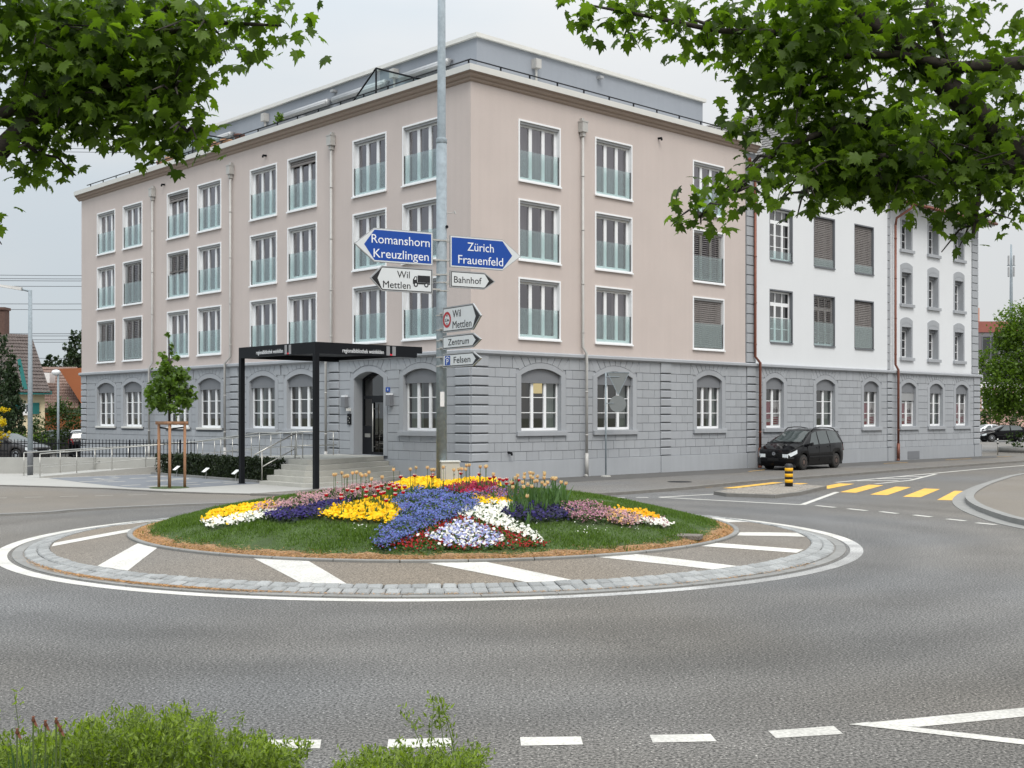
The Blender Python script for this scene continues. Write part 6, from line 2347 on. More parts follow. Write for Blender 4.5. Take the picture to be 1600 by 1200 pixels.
for a, b in ((xa - .85, xa - .08), (xb + .10, xb + .62)):
    s_ = MB().box(a, b, yw - .08, yw - .02, za - .08, zb + .05)
    so = s_.obj("shutter", M_TEAL, h1)
    sl_ = MB()
    for k in range(9):
        z = za + (zb - za) * (k + .5) / 9
        sl_.box(a + .06, b - .06, yw - .095, yw - .08, z - .035, z + .02)
    sl_.obj("shutter_slats", M_TEAL, so)
h2 = thing("house", "house behind with a long brown tiled roof and a rust coloured gable", "house")
YB = 92.0
a0, a1 = V3(72, 700, YB), V3(128, 700, YB)
tiled_roof(h2, "roof", V3(60, 640, YB - 4), V3(124, 640, YB - 4) - V3(60, 640, YB - 4), V3(60, 575, YB) - V3(60, 640, YB - 4), 40, 14, M_ROOFB, lift=.05)
g = MB()
P_ = [V3(92, 576, YB - 4.2), V3(180, 573, YB - 4.2), V3(180, 660, YB - 4.2), V3(134, 642, YB - 4.2)]
back = [p + Vector((0, 6, 0)) for p in P_]
g.add(P_ + back, [(3, 2, 1, 0), (0, 1, 5, 4), (1, 2, 6, 5), (2, 3, 7, 6), (3, 0, 4, 7)])
g.obj("gable_wall", M_RUST, h2)
MB().box(V3(60, 0, YB).x, V3(200, 0, YB).x, YB - 3.5, YB + 8, .3, V3(0, 645, YB).z).obj("wall", M_RUST, h2)
dv = MB()
p = V3(75, 588, YB - 3)
dv.box(p.x - .35, p.x + .35, p.y - .6, p.y + .5, p.z - .5, p.z + .25)
dv.obj("skylight", M_PAPER, h2)

pb = thing("school_building", "pink building with arched windows and a brick stair tower behind the right hand tree", "building")
YP = 140.0
xl, xr = V3(1490, 0, YP).x, V3(1720, 0, YP).x
wallp = MB().box(xl, xr, YP, YP + 14, 0, V3(0, 604, YP).z)
wallp.obj("wall", M_PINK, pb)
up2 = MB().box(xl, xr - 2, YP + .2, YP + 14, V3(0, 604, YP).z, V3(0, 519, YP).z)
up2.obj("upper_wall", mat("grey_glazed_wall", rgb(120, 116, 120), .6, var=.1, vscale=.6), pb)
MB().box(xl, xr - 2, YP + .1, YP + 14, V3(0, 519, YP).z, V3(0, 502, YP).z).obj("fascia", M_BRICK, pb)
MB().box(V3(1510, 0, YP).x, V3(1541, 0, YP).x, YP + 2, YP + 8, 0, V3(0, 481, YP + 2).z).obj("stair_tower", mat("terracotta_wall", rgb(196, 148, 126), .9), pb)
for k, px in enumerate((1544, 1569, 1594)):
    xc = V3(px, 0, YP).x
    mb = MB()
    hw = .78
    z0, z1 = V3(0, 638, YP).z, V3(0, 616, YP).z
    a = arch_pts(2 * hw, z1, z1 + .62)
    mb.slab_y([(xc - hw, z0), (xc + hw, z0)] + [(xc + x, z) for x, z in reversed(a)], YP - .12, YP + .02)
    wo2 = mb.obj("window", M_WHITE, pb)
    for s in (-1, 1):
        MB().box(xc + s * .08, xc + s * (hw - .12), YP - .15, YP - .125, z0 + .12, z1 - .06).obj("pane", M_DARKW, wo2)
    b = arch_pts(2 * hw - .25, z1 + .06, z1 + .52)
    MB().slab_y([(xc + b[0][0], z1 + .05), (xc + b[-1][0], z1 + .05)] + [(xc + x, z) for x, z in reversed(b)], YP - .15, YP - .125).obj("pane", M_DARKW, wo2)
bd = MB().box(xl, xr, YP - .3, YP + .02, V3(0, 604, YP).z - .15, V3(0, 600, YP).z)
bd.obj("string_course", M_PAPER, pb)
for k in range(7):
    xa = xl + 1 + k * 2.4
    bg_window(pb, xa, xa + 2.0, V3(0, 560, YP).z, V3(0, 525, YP).z, YP + .15, M_BLINDBOX, 1)
    bg_window(pb, xa, xa + 2.0, V3(0, 598, YP).z, V3(0, 568, YP).z, YP + .15, M_PAPER, 1)

ms = thing("antenna_mast", "tall grey lattice mast with panel antennas rising behind the right hand tree", "mast", (*W(1580, 0, 165)[:2], 0))
zt_ = V3(0, 382, 165).z
MB().tube([(0, 0, 0), (0, 0, zt_ - 6), (0, 0, zt_)], [.30, .22, .12], 8).obj("tube", M_GALV, ms, True)
pn = MB()
for z in (V3(0, 406, 165).z, V3(0, 424, 165).z):
    for a in range(4):
        an = a * math.pi / 2 + .4
        c, s = math.cos(an) * .48, math.sin(an) * .48
        pn.box(c - .09, c + .09, s - .09, s + .09, z - .7, z + .55)
pn.obj("panel_antenna", M_ALU, ms)
MB().box(-.55, .55, -.06, .06, V3(0, 415, 165).z - .05, V3(0, 415, 165).z + .05).obj("cross_arm", M_GALV, ms)

pl = thing("power_line", "thin overhead electricity wires crossing the sky at the left", "wires")
M_WIRE = mat("wire", rgb(70, 74, 80), .6)
YW = 130.0
for y0, y1 in ((428, 430), (433.5, 435), (437, 438), (446, 446), (474, 473), (482, 483), (520.5, 519.5), (524, 523), (530, 529), (534, 532.5), (191, 203), (196, 206), (224, 236), (231, 240), (556, 561)):
    P0, P1 = V3(-240, y0 - 2, YW), V3(400, y1 - 1, YW + 6)
    mb = MB()
    pts = []
    for k in range(9):
        t_ = k / 8
        p = P0.lerp(P1, t_)
        p.z -= .7 * 4 * t_ * (1 - t_) * .3
        pts.append(p)
    mb.tube(pts, .030, 4)
    mb.obj("wire", M_WIRE, pl)
# ================================================================== vegetation
L_MAPLE = leaf_mat("maple_leaf", (0.078, 0.146, 0.020), .58, .58)
L_YOUNG = leaf_mat("young_maple_leaf", (0.085, 0.160, 0.028), .42, .45)
L_LIME = leaf_mat("fresh_leaf", (0.085, 0.155, 0.020), .42, .35)
L_SHRUB = leaf_mat("shrub_leaf", (0.150, 0.230, 0.036), .45, .50)
L_YEW = leaf_mat("yew_needles", (0.018, 0.032, 0.012), .15, .4)
L_CON = leaf_mat("conifer_needles", (0.026, 0.050, 0.022), .15, .4)
L_BUSH = leaf_mat("bush_leaf", (0.040, 0.078, 0.020), .3, .4)
L_YEL = leaf_mat("yellow_leaf", (0.62, 0.50, 0.02), .35, .2)
L_GRASS = leaf_mat("grass_blade", (0.080, 0.150, 0.024), .32, .35)
L_FOL = leaf_mat("bedding_foliage", (0.045, 0.088, 0.022), .3, .35)
L_TULF = leaf_mat("tulip_foliage", (0.075, 0.150, 0.055), .3, .25)
M_BARK = mat("maple_bark", (0.035, 0.028, 0.022, 1), .95, var=.25, vscale=6, fine=.3, fscale=30, bump=.8, bscale=25)
M_STEM = mat("green_stem", (0.10, 0.14, 0.04, 1), .7)
M_STAKE = mat("stake_wood", rgb(170, 128, 98), .85, var=.12, vscale=5, streak=.1)

half = [(0.0, 0.0), (0.13, -0.06), (0.36, -0.04), (0.27, 0.11), (0.56, 0.24), (0.50, 0.36), (0.62, 0.50), (0.37, 0.44), (0.30, 0.50), (0.33, 0.72), (0.19, 0.64), (0.12, 0.78), (0.0, 1.0)]
outl = half + [(-x, y) for x, y in reversed(half[1:-1])]
LV = [(0, .36, .03)] + [(x, y - .0, .03 - .50 * x * x - .32 * (y - .30) ** 2 + .10 * abs(x)) for x, y in outl]
LF = [(0, 1 + i, 1 + (i + 1) % len(outl)) for i in range(len(outl))]
LV = [(x, y - .05, z) for x, y, z in LV]
QV = [(-.35, 0, 0), (0, -.5, 0), (.35, 0, .05), (0, .5, 0)]
QF = [(0, 1, 2), (0, 2, 3)]

def leaf_rot(n, droop=-.75, sd=.45):
    return rots(rng.uniform(0, 2 * np.pi, n), rng.normal(droop, sd, n), rng.normal(0, .5, n))

maple_mesh = np_mesh("leaf", LV, LF, L_MAPLE)
def big_maple(label, root, trunk, branches, blobs, Yc, seed, size=.093):
    """tree close overhead: trunk and limbs as tubes, every leaf a five-lobed blade; the 300 that show largest are parts"""
    global rng
    rng = np.random.default_rng(seed)
    t = thing("maple_tree", label, "tree", root)
    rt = Vector(root)
    MB().tube([Vector(p) - rt for p, _ in trunk], [r for _, r in trunk], 14).obj("trunk", M_BARK, t, True)
    for br in branches:
        MB().tube([Vector(p) - rt for p, _ in br], [r for _, r in br], 8).obj("branch", M_BARK, t, True)
    pos = []
    for (px, py, rx_, ry_, dens, yo) in blobs:
        Y0 = Yc + yo
        c = np.array(W(px, py, Y0))
        s = Y0 / F_PX
        n = int(math.pi * rx_ * ry_ / 222 * dens)
        # leaves gather in sprays
        ns = max(3, n // 9)
        d = rng.normal(size=(ns, 3))
        d /= np.linalg.norm(d, axis=1)[:, None]
        rad = rng.uniform(.15, 1, ns) ** .5
        ctr = c + d * rad[:, None] * np.array([rx_ * s, min(max(rx_, ry_) * s, 1.1), ry_ * s]) * .92
        k = rng.integers(0, ns, n)
        pos.append(ctr[k] + np.clip(rng.normal(size=(n, 3)), -1.6, 1.6) * np.array([.11, .13, .09]))
    pos = np.concatenate(pos)
    n = len(pos)
    M = leaf_rot(n)
    sc = size * rng.uniform(.65, 1.2, n)
    px_ = 800 + F_PX * pos[:, 0] / pos[:, 1]
    py_ = HOR - F_PX * (pos[:, 2] - HC) / pos[:, 1]
    infr = (px_ > -20) & (px_ < 1620) & (py_ > -20)
    score = np.where(infr, sc / pos[:, 1], 0)
    order = np.argsort(-score)
    near, far = order[:300], order[300:]
    for i in near:
        o = link("leaf", maple_mesh, t)
        m4 = Matrix([list(M[i][r] * sc[i]) + [pos[i][r] - root[r]] for r in range(3)] + [[0, 0, 0, 1]])
        o.matrix_local = m4
    V, F = scatter(LV, LF, pos[far] - np.array(root), M[far], sc[far])
    link("crown", np_mesh("crown", V, F, L_MAPLE), t, kind="stuff")
    # twigs
    tw = MB()
    pr_ = random.Random(seed)
    for (px, py, rx_, ry_, dens, yo) in blobs:
        Y0 = Yc + yo
        c = Vector(W(px, py, Y0)) - rt
        s = Y0 / F_PX
        for _ in range(5 if dens > 2.2 else 0):
            e = c + Vector((pr_.uniform(-1, 1) * rx_ * s, pr_.uniform(-.5, .5), pr_.uniform(-1, .6) * ry_ * s))
            mid_ = (c + e) / 2 + Vector((0, 0, .05))
            tw.tube([c, mid_, e], [.012, .008, .004], 5, cap=False)
    tw.obj("twigs", M_BARK, t, True, kind="stuff")
    return t

YR = 8.6
def WR(px, py, dy=0, Y=YR):
    return W(px, py, Y + dy)
rroot = (5.1, 9.4, .0)
big_maple("large maple at the right whose leafy branches hang into the top right of the view", rroot,
          [((5.1, 9.4, 0), .24), ((5.1, 9.35, 1.4), .20), ((5.0, 9.3, 2.8), .18), (WR(1720, 380, .6), .17)],
          [[(WR(1720, 380, .6), .13), (WR(1600, 245), .105), (WR(1500, 155), .09), (WR(1440, 95), .08), (WR(1340, 20), .065), (WR(1260, -60), .05)],
           [(WR(1640, 270, .2), .07), (WR(1580, 258), .06), (WR(1500, 245, -.1), .045), (WR(1420, 240, -.2), .03), (WR(1330, 250, -.3), .018)],
           [(WR(1760, 90, .5), .07), (WR(1600, 98), .05), (WR(1500, 105, -.1), .042), (WR(1400, 85, -.2), .03), (WR(1320, 88, -.2), .022)],
           [(WR(1440, -30), .03), (WR(1470, 60), .025), (WR(1485, 120), .015)],
           [(WR(1345, 25), .045), (WR(1240, 52, -.1), .03), (WR(1120, 48, -.2), .02), (WR(1010, 25, -.3), .014), (WR(920, 8, -.3), .008)],
           [(WR(1400, 190), .04), (WR(1290, 205, -.2), .026), (WR(1220, 232, -.3), .018), (WR(1140, 300, -.4), .012), (WR(1085, 345, -.5), .006)],
           [(WR(1520, 210), .035), (WR(1530, 300, -.2), .02), (WR(1520, 370, -.3), .010)],
           [(WR(1720, 380, .6), .12), (WR(1850, 100, 1), .10), (WR(1900, -200, 1.2), .07)]],
          [(1330, 45, 190, 110, 3.4, 0), (1505, 95, 140, 120, 1.7, .2), (1420, 215, 190, 90, 4.2, 0), (1255, 130, 105, 105, 3.6, -.1), (1560, 235, 80, 85, 3.0, .1),
           (1325, 252, 90, 54, 4.4, -.1), (1475, 288, 78, 54, 3.6, -.2), (1260, 300, 30, 30, 3.0, -.2), (1528, 345, 26, 38, 2.6, -.3), (1265, 275, 36, 34, 2.4, -.2), (1200, 55, 105, 55, 2.2, -.1),
           (1100, 36, 100, 42, 2.3, -.2), (1000, 24, 100, 32, 2.2, -.3), (905, 8, 42, 20, 1.9, -.3), (1165, 180, 26, 50, 2.2, -.2), (1205, 245, 50, 34, 3.2, -.3),
           (1150, 300, 50, 24, 4.2, -.4), (1095, 338, 38, 20, 4.2, -.5), (1410, 285, 34, 32, 2.6, -.2), (1580, 310, 34, 40, 2.2, -.1), (1370, 280, 40, 28, 2.6, -.2),
           (1450, -120, 260, 110, 1.5, .3), (1760, 40, 170, 190, 1.5, .8), (1120, -70, 160, 60, 1.2, 0), (1740, 300, 120, 90, 1.6, .6)], YR, 5)
lroot = (-6.1, 8.6, .0)
YLc = 8.2
def WL(px, py, dy=0):
    return W(px, py, YLc + dy)
big_maple("large maple at the left whose leafy branches hang into the top left of the view", lroot,
          [((-6.1, 8.6, 0), .24), ((-6.05, 8.55, 1.5), .20), ((-5.7, 8.5, 2.7), .17), (WL(-330, 430, .2), .15)],
          [[(WL(-330, 430, .2), .10), (WL(-120, 330), .085), (WL(0, 235), .07), (WL(40, 192), .055), (WL(120, 130, -.1), .04), (WL(220, 60, -.2), .028), (WL(330, 35, -.3), .016), (WL(440, 40, -.3), .008)],
           [(WL(-200, 250), .06), (WL(0, 180), .045), (WL(60, 150, -.1), .035), (WL(180, 130, -.2), .022), (WL(280, 160, -.3), .012)],
           [(WL(-330, 430, .2), .10), (WL(-360, 100, .4), .09), (WL(-250, -200, .5), .06)],
           [(WL(120, 130, -.1), .03), (WL(250, 25, -.2), .03), (WL(330, -40, -.2), .02)]],
          [(60, 60, 150, 105, 4.6, 0), (205, 70, 120, 105, 4.8, -.1), (272, 150, 46, 66, 4.6, -.2), (330, 40, 90, 52, 2.8, -.2), (430, 40, 46, 40, 2.2, -.3), (100, 165, 95, 66, 4.2, 0),
           (60, 240, 54, 32, 2.8, 0), (230, 190, 54, 44, 4.6, -.2), (150, 135, 95, 66, 4.8, -.1), (292, 205, 26, 26, 3.6, -.2), (390, 90, 24, 22, 1.6, -.3), (465, 62, 22, 22, 1.4, -.3), (-32, 350, 14, 26, 2.4, 0),
           (80, -80, 220, 80, 1.6, .2), (-160, 90, 130, 150, 1.8, .3), (-170, 300, 90, 80, 1.5, .2)], YLc, 9, .093)

def foliage_tree(name, label, cat, root, blobs, n, size, m, trunk=None, seed=1, flat=.9, tmpl=None, group=None, shell=.35, limbs=0, droop=-.3):
    """free-standing plant: trunk plus a crown of small leaf blades spread through overlapping lumps; blobs in world units relative to the root"""
    r = np.random.default_rng(seed)
    t = thing(name, label, cat, root, 0, group)
    if trunk:
        MB().tube([(x, y, z) for x, y, z, _ in trunk], [q[3] for q in trunk], 10).obj("trunk", M_BARK, t, True)
    vol = np.array([b[3] * b[4] * b[5] for b in blobs]) ** .67
    P = []
    for b, k in zip(blobs, (vol / vol.sum() * n).astype(int)):
        ns = max(4, k // 14)
        d = r.normal(size=(ns, 3))
        d /= np.linalg.norm(d, axis=1)[:, None]
        rad = r.uniform(shell, 1, ns) ** .6
        c = np.array(b[:3]) + d * rad[:, None] * np.array(b[3:6])
        lump = min(b[3], b[5]) * .16
        P.append(c[r.integers(0, ns, k)] + r.normal(size=(k, 3)) * lump)
    P = np.concatenate(P)
    P[:, 2] = np.maximum(P[:, 2], .02)
    k = len(P)
    M = rots(r.uniform(0, 2 * np.pi, k), r.normal(droop, .6, k), r.normal(0, .7, k))
    tv, tf = tmpl or (QV, QF)
    V, F = scatter(tv, tf, P, M, size * r.uniform(.6, 1.3, k))
    link("crown", np_mesh("crown", V, F, m), t)
    if limbs:
        tw = MB()
        pr_ = random.Random(seed)
        for _ in range(limbs):
            b = pr_.choice(blobs)
            z0 = trunk[-1][2] * pr_.uniform(.5, .95)
            tw.tube([(trunk[0][0], trunk[0][1], z0), ((b[0] + trunk[0][0]) / 2, b[1] / 2, (b[2] + z0) / 2 + .1), (b[0] + pr_.uniform(-.6, .6) * b[3], b[1], b[2] + pr_.uniform(-.4, .7) * b[5])], [.03, .02, .008], 5)
        tw.obj("branches", M_BARK, t, True)
    return t
# young street tree with its stakes
X, Y, _ = W(264.5, 0, 38.0)
bl = [(0, 0, 2.75, .78, .78, .42), (.05, 0, 3.05, .80, .8, .42), (-.05, 0, 3.4, .62, .62, .42), (.08, 0, 3.72, .42, .42, .40), (-.02, 0, 4.15, .27, .27, .40), (.0, 0, 4.6, .12, .12, .32), (-.55, 0, 2.95, .32, .4, .3), (.58, 0, 3.0, .3, .4, .35), (.45, 0, 3.45, .25, .3, .2)]
MLV = [(v[0], v[1], v[2]) for v in LV]
foliage_tree("young_tree", "young slim maple tree held by three wooden stakes on the plaza", "tree", (X, Y, .05), bl, 2000, .12, L_YOUNG,
             [(0, 0, 0, .045), (.01, 0, 1.2, .04), (0, 0, 2.4, .035), (.02, 0, 3.6, .02), (0, 0, 4.7, .008)], 3, tmpl=(LV, LF), limbs=14, droop=-.7)
tsup = thing("tree_stakes", "three round wooden stakes with a cross beam around the young tree", "tree support", (X, Y, .05))
sp_ = [(-.36, .1), (.10, -.30), (.46, .12)]
for (a, b) in sp_:
    MB().tube([(a, b, 0), (a, b, 2.10)], .045, 10).obj("stake", M_STAKE, tsup, True)
for i in range(3):
    p, q = Vector((*sp_[i], 2.06)), Vector((*sp_[(i + 1) % 3], 2.06))
    d = (q - p).normalized() * .1
    MB().tube([p - d, q + d], .055, 10).obj("cross_beam", M_STAKE, tsup, True)
tie = MB().tube([(*sp_[0], 1.93), (0, 0, 1.86), (*sp_[2], 1.93)], .025, 6).tube([(*sp_[1], 1.9), (0, 0, 1.84)], .025, 6)
tie.obj("tie_strap", M_BLACK, tsup)
MB().lathe([(.62, 0), (.6, .012), (0, .014)], 20, (X, Y, .053)).obj("tree_pit", M_SOIL, kind="structure")

# yew hedge beside the steps
r = np.random.default_rng(21)
n = 15000
uy = r.uniform(5.15, 13.0, n)
clump = np.abs(np.sin(uy * 5.2)) ** .5
dx = r.uniform(-.42, .42, n) * (.72 + .28 * clump)
zz = r.uniform(0, 1, n) ** .8 * (.60 + .14 * clump + r.normal(0, .03, n))
edge = r.random(n) < .75
dx = np.where(edge, np.sign(dx) * (.30 + .12 * clump) + r.normal(0, .04, n), dx)
top = r.random(n) < .35
zz = np.where(top, .58 + .15 * clump + r.normal(0, .04, n), zz)
hx = -4.52 + dx
P = np.stack([CX + hx * cT - uy * sT, CY + hx * sT + uy * cT, .06 + np.maximum(zz, 0)], -1)
V, F = scatter(QV, QF, P, rots(r.uniform(0, 6.28, n), r.normal(.9, .5, n), r.normal(0, .5, n)), .085 * r.uniform(.6, 1.3, n))
link("hedge", np_mesh("hedge", V, F, L_YEW), label="low dark yew hedge between the plaza and the ramp", category="hedge")
MB().prism([p[:2] for p in (BW(-4.7, 5.3), BW(-4.35, 5.3), BW(-4.35, 12.9), BW(-4.7, 12.9))][::1], .02, .5).obj("hedge_core", L_YEW, bpy.data.objects["hedge"])

# left background planting
def at(px, Y, z=0):
    return (W(px, 0, Y)[0], Y, z)
def zpy(py, Y):
    return W(0, py, Y)[2]
for px, Y, py, rr, lab in ((2, 68, 528, .95, "tall dark thuja at the left edge, tallest of the column shrubs"), (19, 66, 552, .62, "slim dark thuja column beside the cream house"), (-22, 67, 540, .9, "dark thuja column just outside the left edge of the view")):
    H = zpy(py, Y) - .04
    bl = [(0, 0, H * f, rr * s, rr * s, H * .17) for f, s in ((.12, .9), (.3, 1), (.48, .95), (.64, .8), (.78, .6), (.9, .33))]
    foliage_tree("thuja", lab, "tree", at(px, Y, .04), bl, 4200, .17, L_CON, seed=px + 40, group="thujas beside the house", droop=1.0)
r_ = at(4, 60, .04)
foliage_tree("yellow_shrub", "bright yellow leaved shrub at the left edge above the cars", "shrub", r_, [(-.2, 0, 2.0, .42, .4, .25), (0.05, 0, 1.3, .35, .4, .2), (.1, 0, 2.6, .3, .3, .12), (-.2, 0, .9, .5, .5, .3)], 2400, .10, L_YEL, seed=5)
foliage_tree("garden_hedge", "low green hedge behind the silver car", "hedge", at(-10, 63, .04), [(k * .9 - 2.4, 0, .6, .7, .5, .75) for k in range(6)], 2600, .13, L_LIME, seed=6)
foliage_tree("bush", "large loose green bush between the cream house and the grey block", "shrub", at(90, 70, .04),
             [(-.9, 0, 1.4, .8, .8, 1.2), (.3, 0, 1.7, 1.0, .9, 1.4), (1.2, 0, 1.5, .9, .8, 1.3), (.1, 0, 2.6, .8, .7, .7), (-1.6, 0, .8, .6, .6, .7), (1.9, 0, 1.6, .7, .7, 1.2)], 5200, .15, L_BUSH, seed=7)
for px, Y, py, wd, lab in ((117, 105, 522, 3.2, "dark spruce rising behind the rust coloured gable"), (82, 118, 556, 3.0, "smaller dark conifer on the skyline left of the spruce"), (140, 108, 505, 3.6, "tall dark spruce half hidden behind the left end of the beige block")):
    H = zpy(py, Y)
    bl = [(math.sin(k * 2.1) * .3, 0, H * (.22 + .75 * k / 9), wd * (1 - k / 10) + .25, wd * (1 - k / 10) + .25, H * .055) for k in range(10)]
    foliage_tree("spruce", lab, "tree", at(px, Y, 0), bl, 9000, .30, L_CON, [(0, 0, 0, .25), (0, 0, H * .9, .05)], seed=px, group="conifers on the skyline", droop=-.5)
# right hand side
bl = [(0, 0, 6.2, 2.6, 2.4, 2.2), (-1.4, -.2, 4.2, 2.1, 2, 1.7), (1.2, 0, 4.5, 2.4, 2, 1.9), (-.7, 0, 7.9, 1.5, 1.5, 1.3), (.8, 0, 8.3, 1.4, 1.4, 1.2), (-2.0, 0, 3.0, 1.4, 1.4, 1.0), (-.4, 0, 2.9, 2.0, 1.8, .8), (-2.7, -.1, 5.6, .8, .8, .8), (0.4, 0, 9.4, .7, .7, .7), (-1.6, 0, 6.9, 1.0, 1, .7)]
foliage_tree("street_tree", "bushy fresh green tree at the right edge in front of the pink building", "tree", at(1612, 74, .1), bl, 21000, .20, L_LIME, [(0, 0, 0, .16), (.1, 0, 3, .13), (0, 0, 8.5, .03)], 12, limbs=22, shell=.25)
foliage_tree("hedge", "green hedge in front of the pink building behind the parked cars", "hedge", at(1560, 122, 0), [(k * 1.6 - 4, 0, 1.7, 1.3, .8, 1.6) for k in range(8)], 6000, .24, L_BUSH, seed=14)
pt = thing("stone_planter", "low round stone planter with a small bush at the right edge", "planter", (31.7, 74.0, PAV))
MB().lathe([(1.5, 0), (1.55, .28), (1.4, .32), (1.2, .3), (0, .28)], 20).obj("rim", M_KERB, pt, True)
foliage_tree("small_bush", "small sparse bush growing in the round stone planter", "shrub", (31.2, 73.8, PAV + .28), [(0, 0, .5, .7, .6, .5), (.5, 0, .8, .5, .4, .5)], 350, .16, L_BUSH, seed=15)
foliage_tree("terrace_plant", "small green plant in the planter box on the roof terrace", "plant", BW(.3, 12.6, Z_TOP + .7), [(0, 0, .2, .3, .5, .3), (.2, .7, .15, .25, .4, .2)], 420, .13, L_LIME, seed=16)

# ---- street trees and a house on the near side of the junction, seen only mirrored in the windows
for i, (x, y, h) in enumerate(((-26, -14, 15), (-14, -20, 17), (3, -24, 16), (17, -17, 14), (33, -20, 17))):
    bl = [(0, 0, h * .62, 3.6, 3.6, h * .26), (-1.6, .5, h * .45, 2.6, 2.6, h * .16), (1.8, -.4, h * .5, 2.6, 2.6, h * .18), (.2, 0, h * .85, 2.0, 2.0, h * .14)]
    foliage_tree("street_tree", ("broad leafy tree behind the viewpoint, first from the west", "tall leafy tree behind the viewpoint, second from the west", "leafy tree straight behind the viewpoint", "shorter leafy tree behind the viewpoint, second from the east", "tall leafy tree behind the viewpoint, first from the east")[i],
                 "tree", (x, y, 0), bl, 3600, .62, L_BUSH, [(0, 0, 0, .3), (0, 0, h * .5, .2), (0, 0, h * .9, .05)], 60 + i, group="trees behind the viewpoint")
hb_ = thing("house", "plain house with a brown tiled roof on the near side of the junction", "house", (52, -6, 0), R(-35))
MB().box(-8, 8, -5, 5, 0, 8).obj("wall", M_CREAM, hb_)
tiled_roof(hb_, "roof", (-8.6, -5.6, 7.6), (17.2, 0, 0), (0, 5.6, 5.2), 30, 16, M_ROOFB)
tiled_roof(hb_, "roof", (8.6, 5.6, 7.6), (-17.2, 0, 0), (0, -5.6, 5.2), 30, 16, M_ROOFB)

# ---- raised bed below the camera with its shrubs
sheet_b = MB().prism([(-7, 1.2), (4.5, 1.2), (4.5, 5.55), (-7, 5.55)], -.01, .62)
sheet_b.obj("planting_bed", M_SOIL, kind="structure")
def shrub(name, label, stems, leaf_n, size, m, seed, group=None):
    """upright shrub of arching twigs set with small narrow leaves; stems = (x, y, top z)"""
    r = np.random.default_rng(seed)
    cx = sum(s[0] for s in stems) / len(stems)
    cy = sum(s[1] for s in stems) / len(stems)
    t = thing(name, label, "shrub", (cx, cy, .62), 0, group)
    sb = MB()
    P, yaw, pit = [], [], []
    for (x, y, zt2) in stems:
        bx, by = x + r.normal(0, .05), y + r.normal(0, .05)
        lx, ly = r.normal(0, .07), r.normal(0, .07)
        pts = []
        for k in range(5):
            u = k / 4
            pts.append(Vector((bx - cx + lx * u * u, by - cy + ly * u * u, (zt2 - .62) * u)))
        sb.tube(pts, [.004, .0035, .003, .002, .001], 3, cap=False)
        for k in range(leaf_n):
            u = r.uniform(.25, 1) ** .8
            i = min(int(u * 4), 3)
            p = pts[i].lerp(pts[i + 1], u * 4 - i)
            P.append((p.x + r.normal(0, .016), p.y + r.normal(0, .016), p.z + r.normal(0, .01)))
            yaw.append(r.uniform(0, 6.28))
            pit.append(r.normal(.55, .45))
    n = len(P)
    sb.obj("stems", M_STEM, t)
    tv = [(-.17, .45, 0), (0, 0, 0), (.17, .45, 0), (0, 1, .06)]
    V, F = scatter(tv, QF, np.array(P), rots(np.array(yaw), np.array(pit), r.normal(0, .4, n)), size * r.uniform(.6, 1.25, n))
    link("foliage", np_mesh("foliage", V, F, m), t)
    return t
r = np.random.default_rng(31)
def hz(px, y=5.1):      # height profile of the left shrub, read as the row of its silhouette
    return float(np.interp(px, [-80, 0, 60, 110, 200, 245, 320, 380, 420, 460], [1150, 1158, 1150, 1126, 1110, 1102, 1118, 1142, 1154, 1170]))
stems = []
for k in range(330):
    px = r.uniform(-110, 455)
    Y = r.uniform(4.55, 5.4)
    z = W(0, hz(px) + abs(r.normal(0, 18)) + 4, Y)[2]
    stems.append((W(px, 0, Y)[0], Y, max(z, .70)))
shrub("shrub", "bright green fine leaved shrub in the bottom left corner", stems, 140, .029, L_SHRUB, 33)
stems = []
for k in range(110):
    px = r.uniform(528, 752)
    Y = r.uniform(4.6, 5.4)
    z = W(0, float(np.interp(px, [525, 560, 600, 650, 700, 735, 755], [1200, 1178, 1166, 1176, 1168, 1168, 1195])) + abs(r.normal(0, 16)), Y)[2]
    stems.append((W(px, 0, Y)[0], Y, max(z, .68)))
for px, py in ((690, 1086), (676, 1098), (684, 1110), (703, 1094)):
    stems.append((W(684, 0, 5.0)[0], 5.0, W(0, py, 5.0)[2]))
shrub("shrub", "smaller bright green shrub with one tall shoot at the bottom centre", stems, 105, .029, L_SHRUB, 35)
stems = [(W(0 + 5 * k, 0, 4.9)[0], 4.9, W(0, 1072 + 8 * k, 4.9)[2]) for k in range(3)]
shrub("shrub", "few upright pale green shoots at the left edge above the shrub", stems, 40, .030, L_SHRUB, 36)
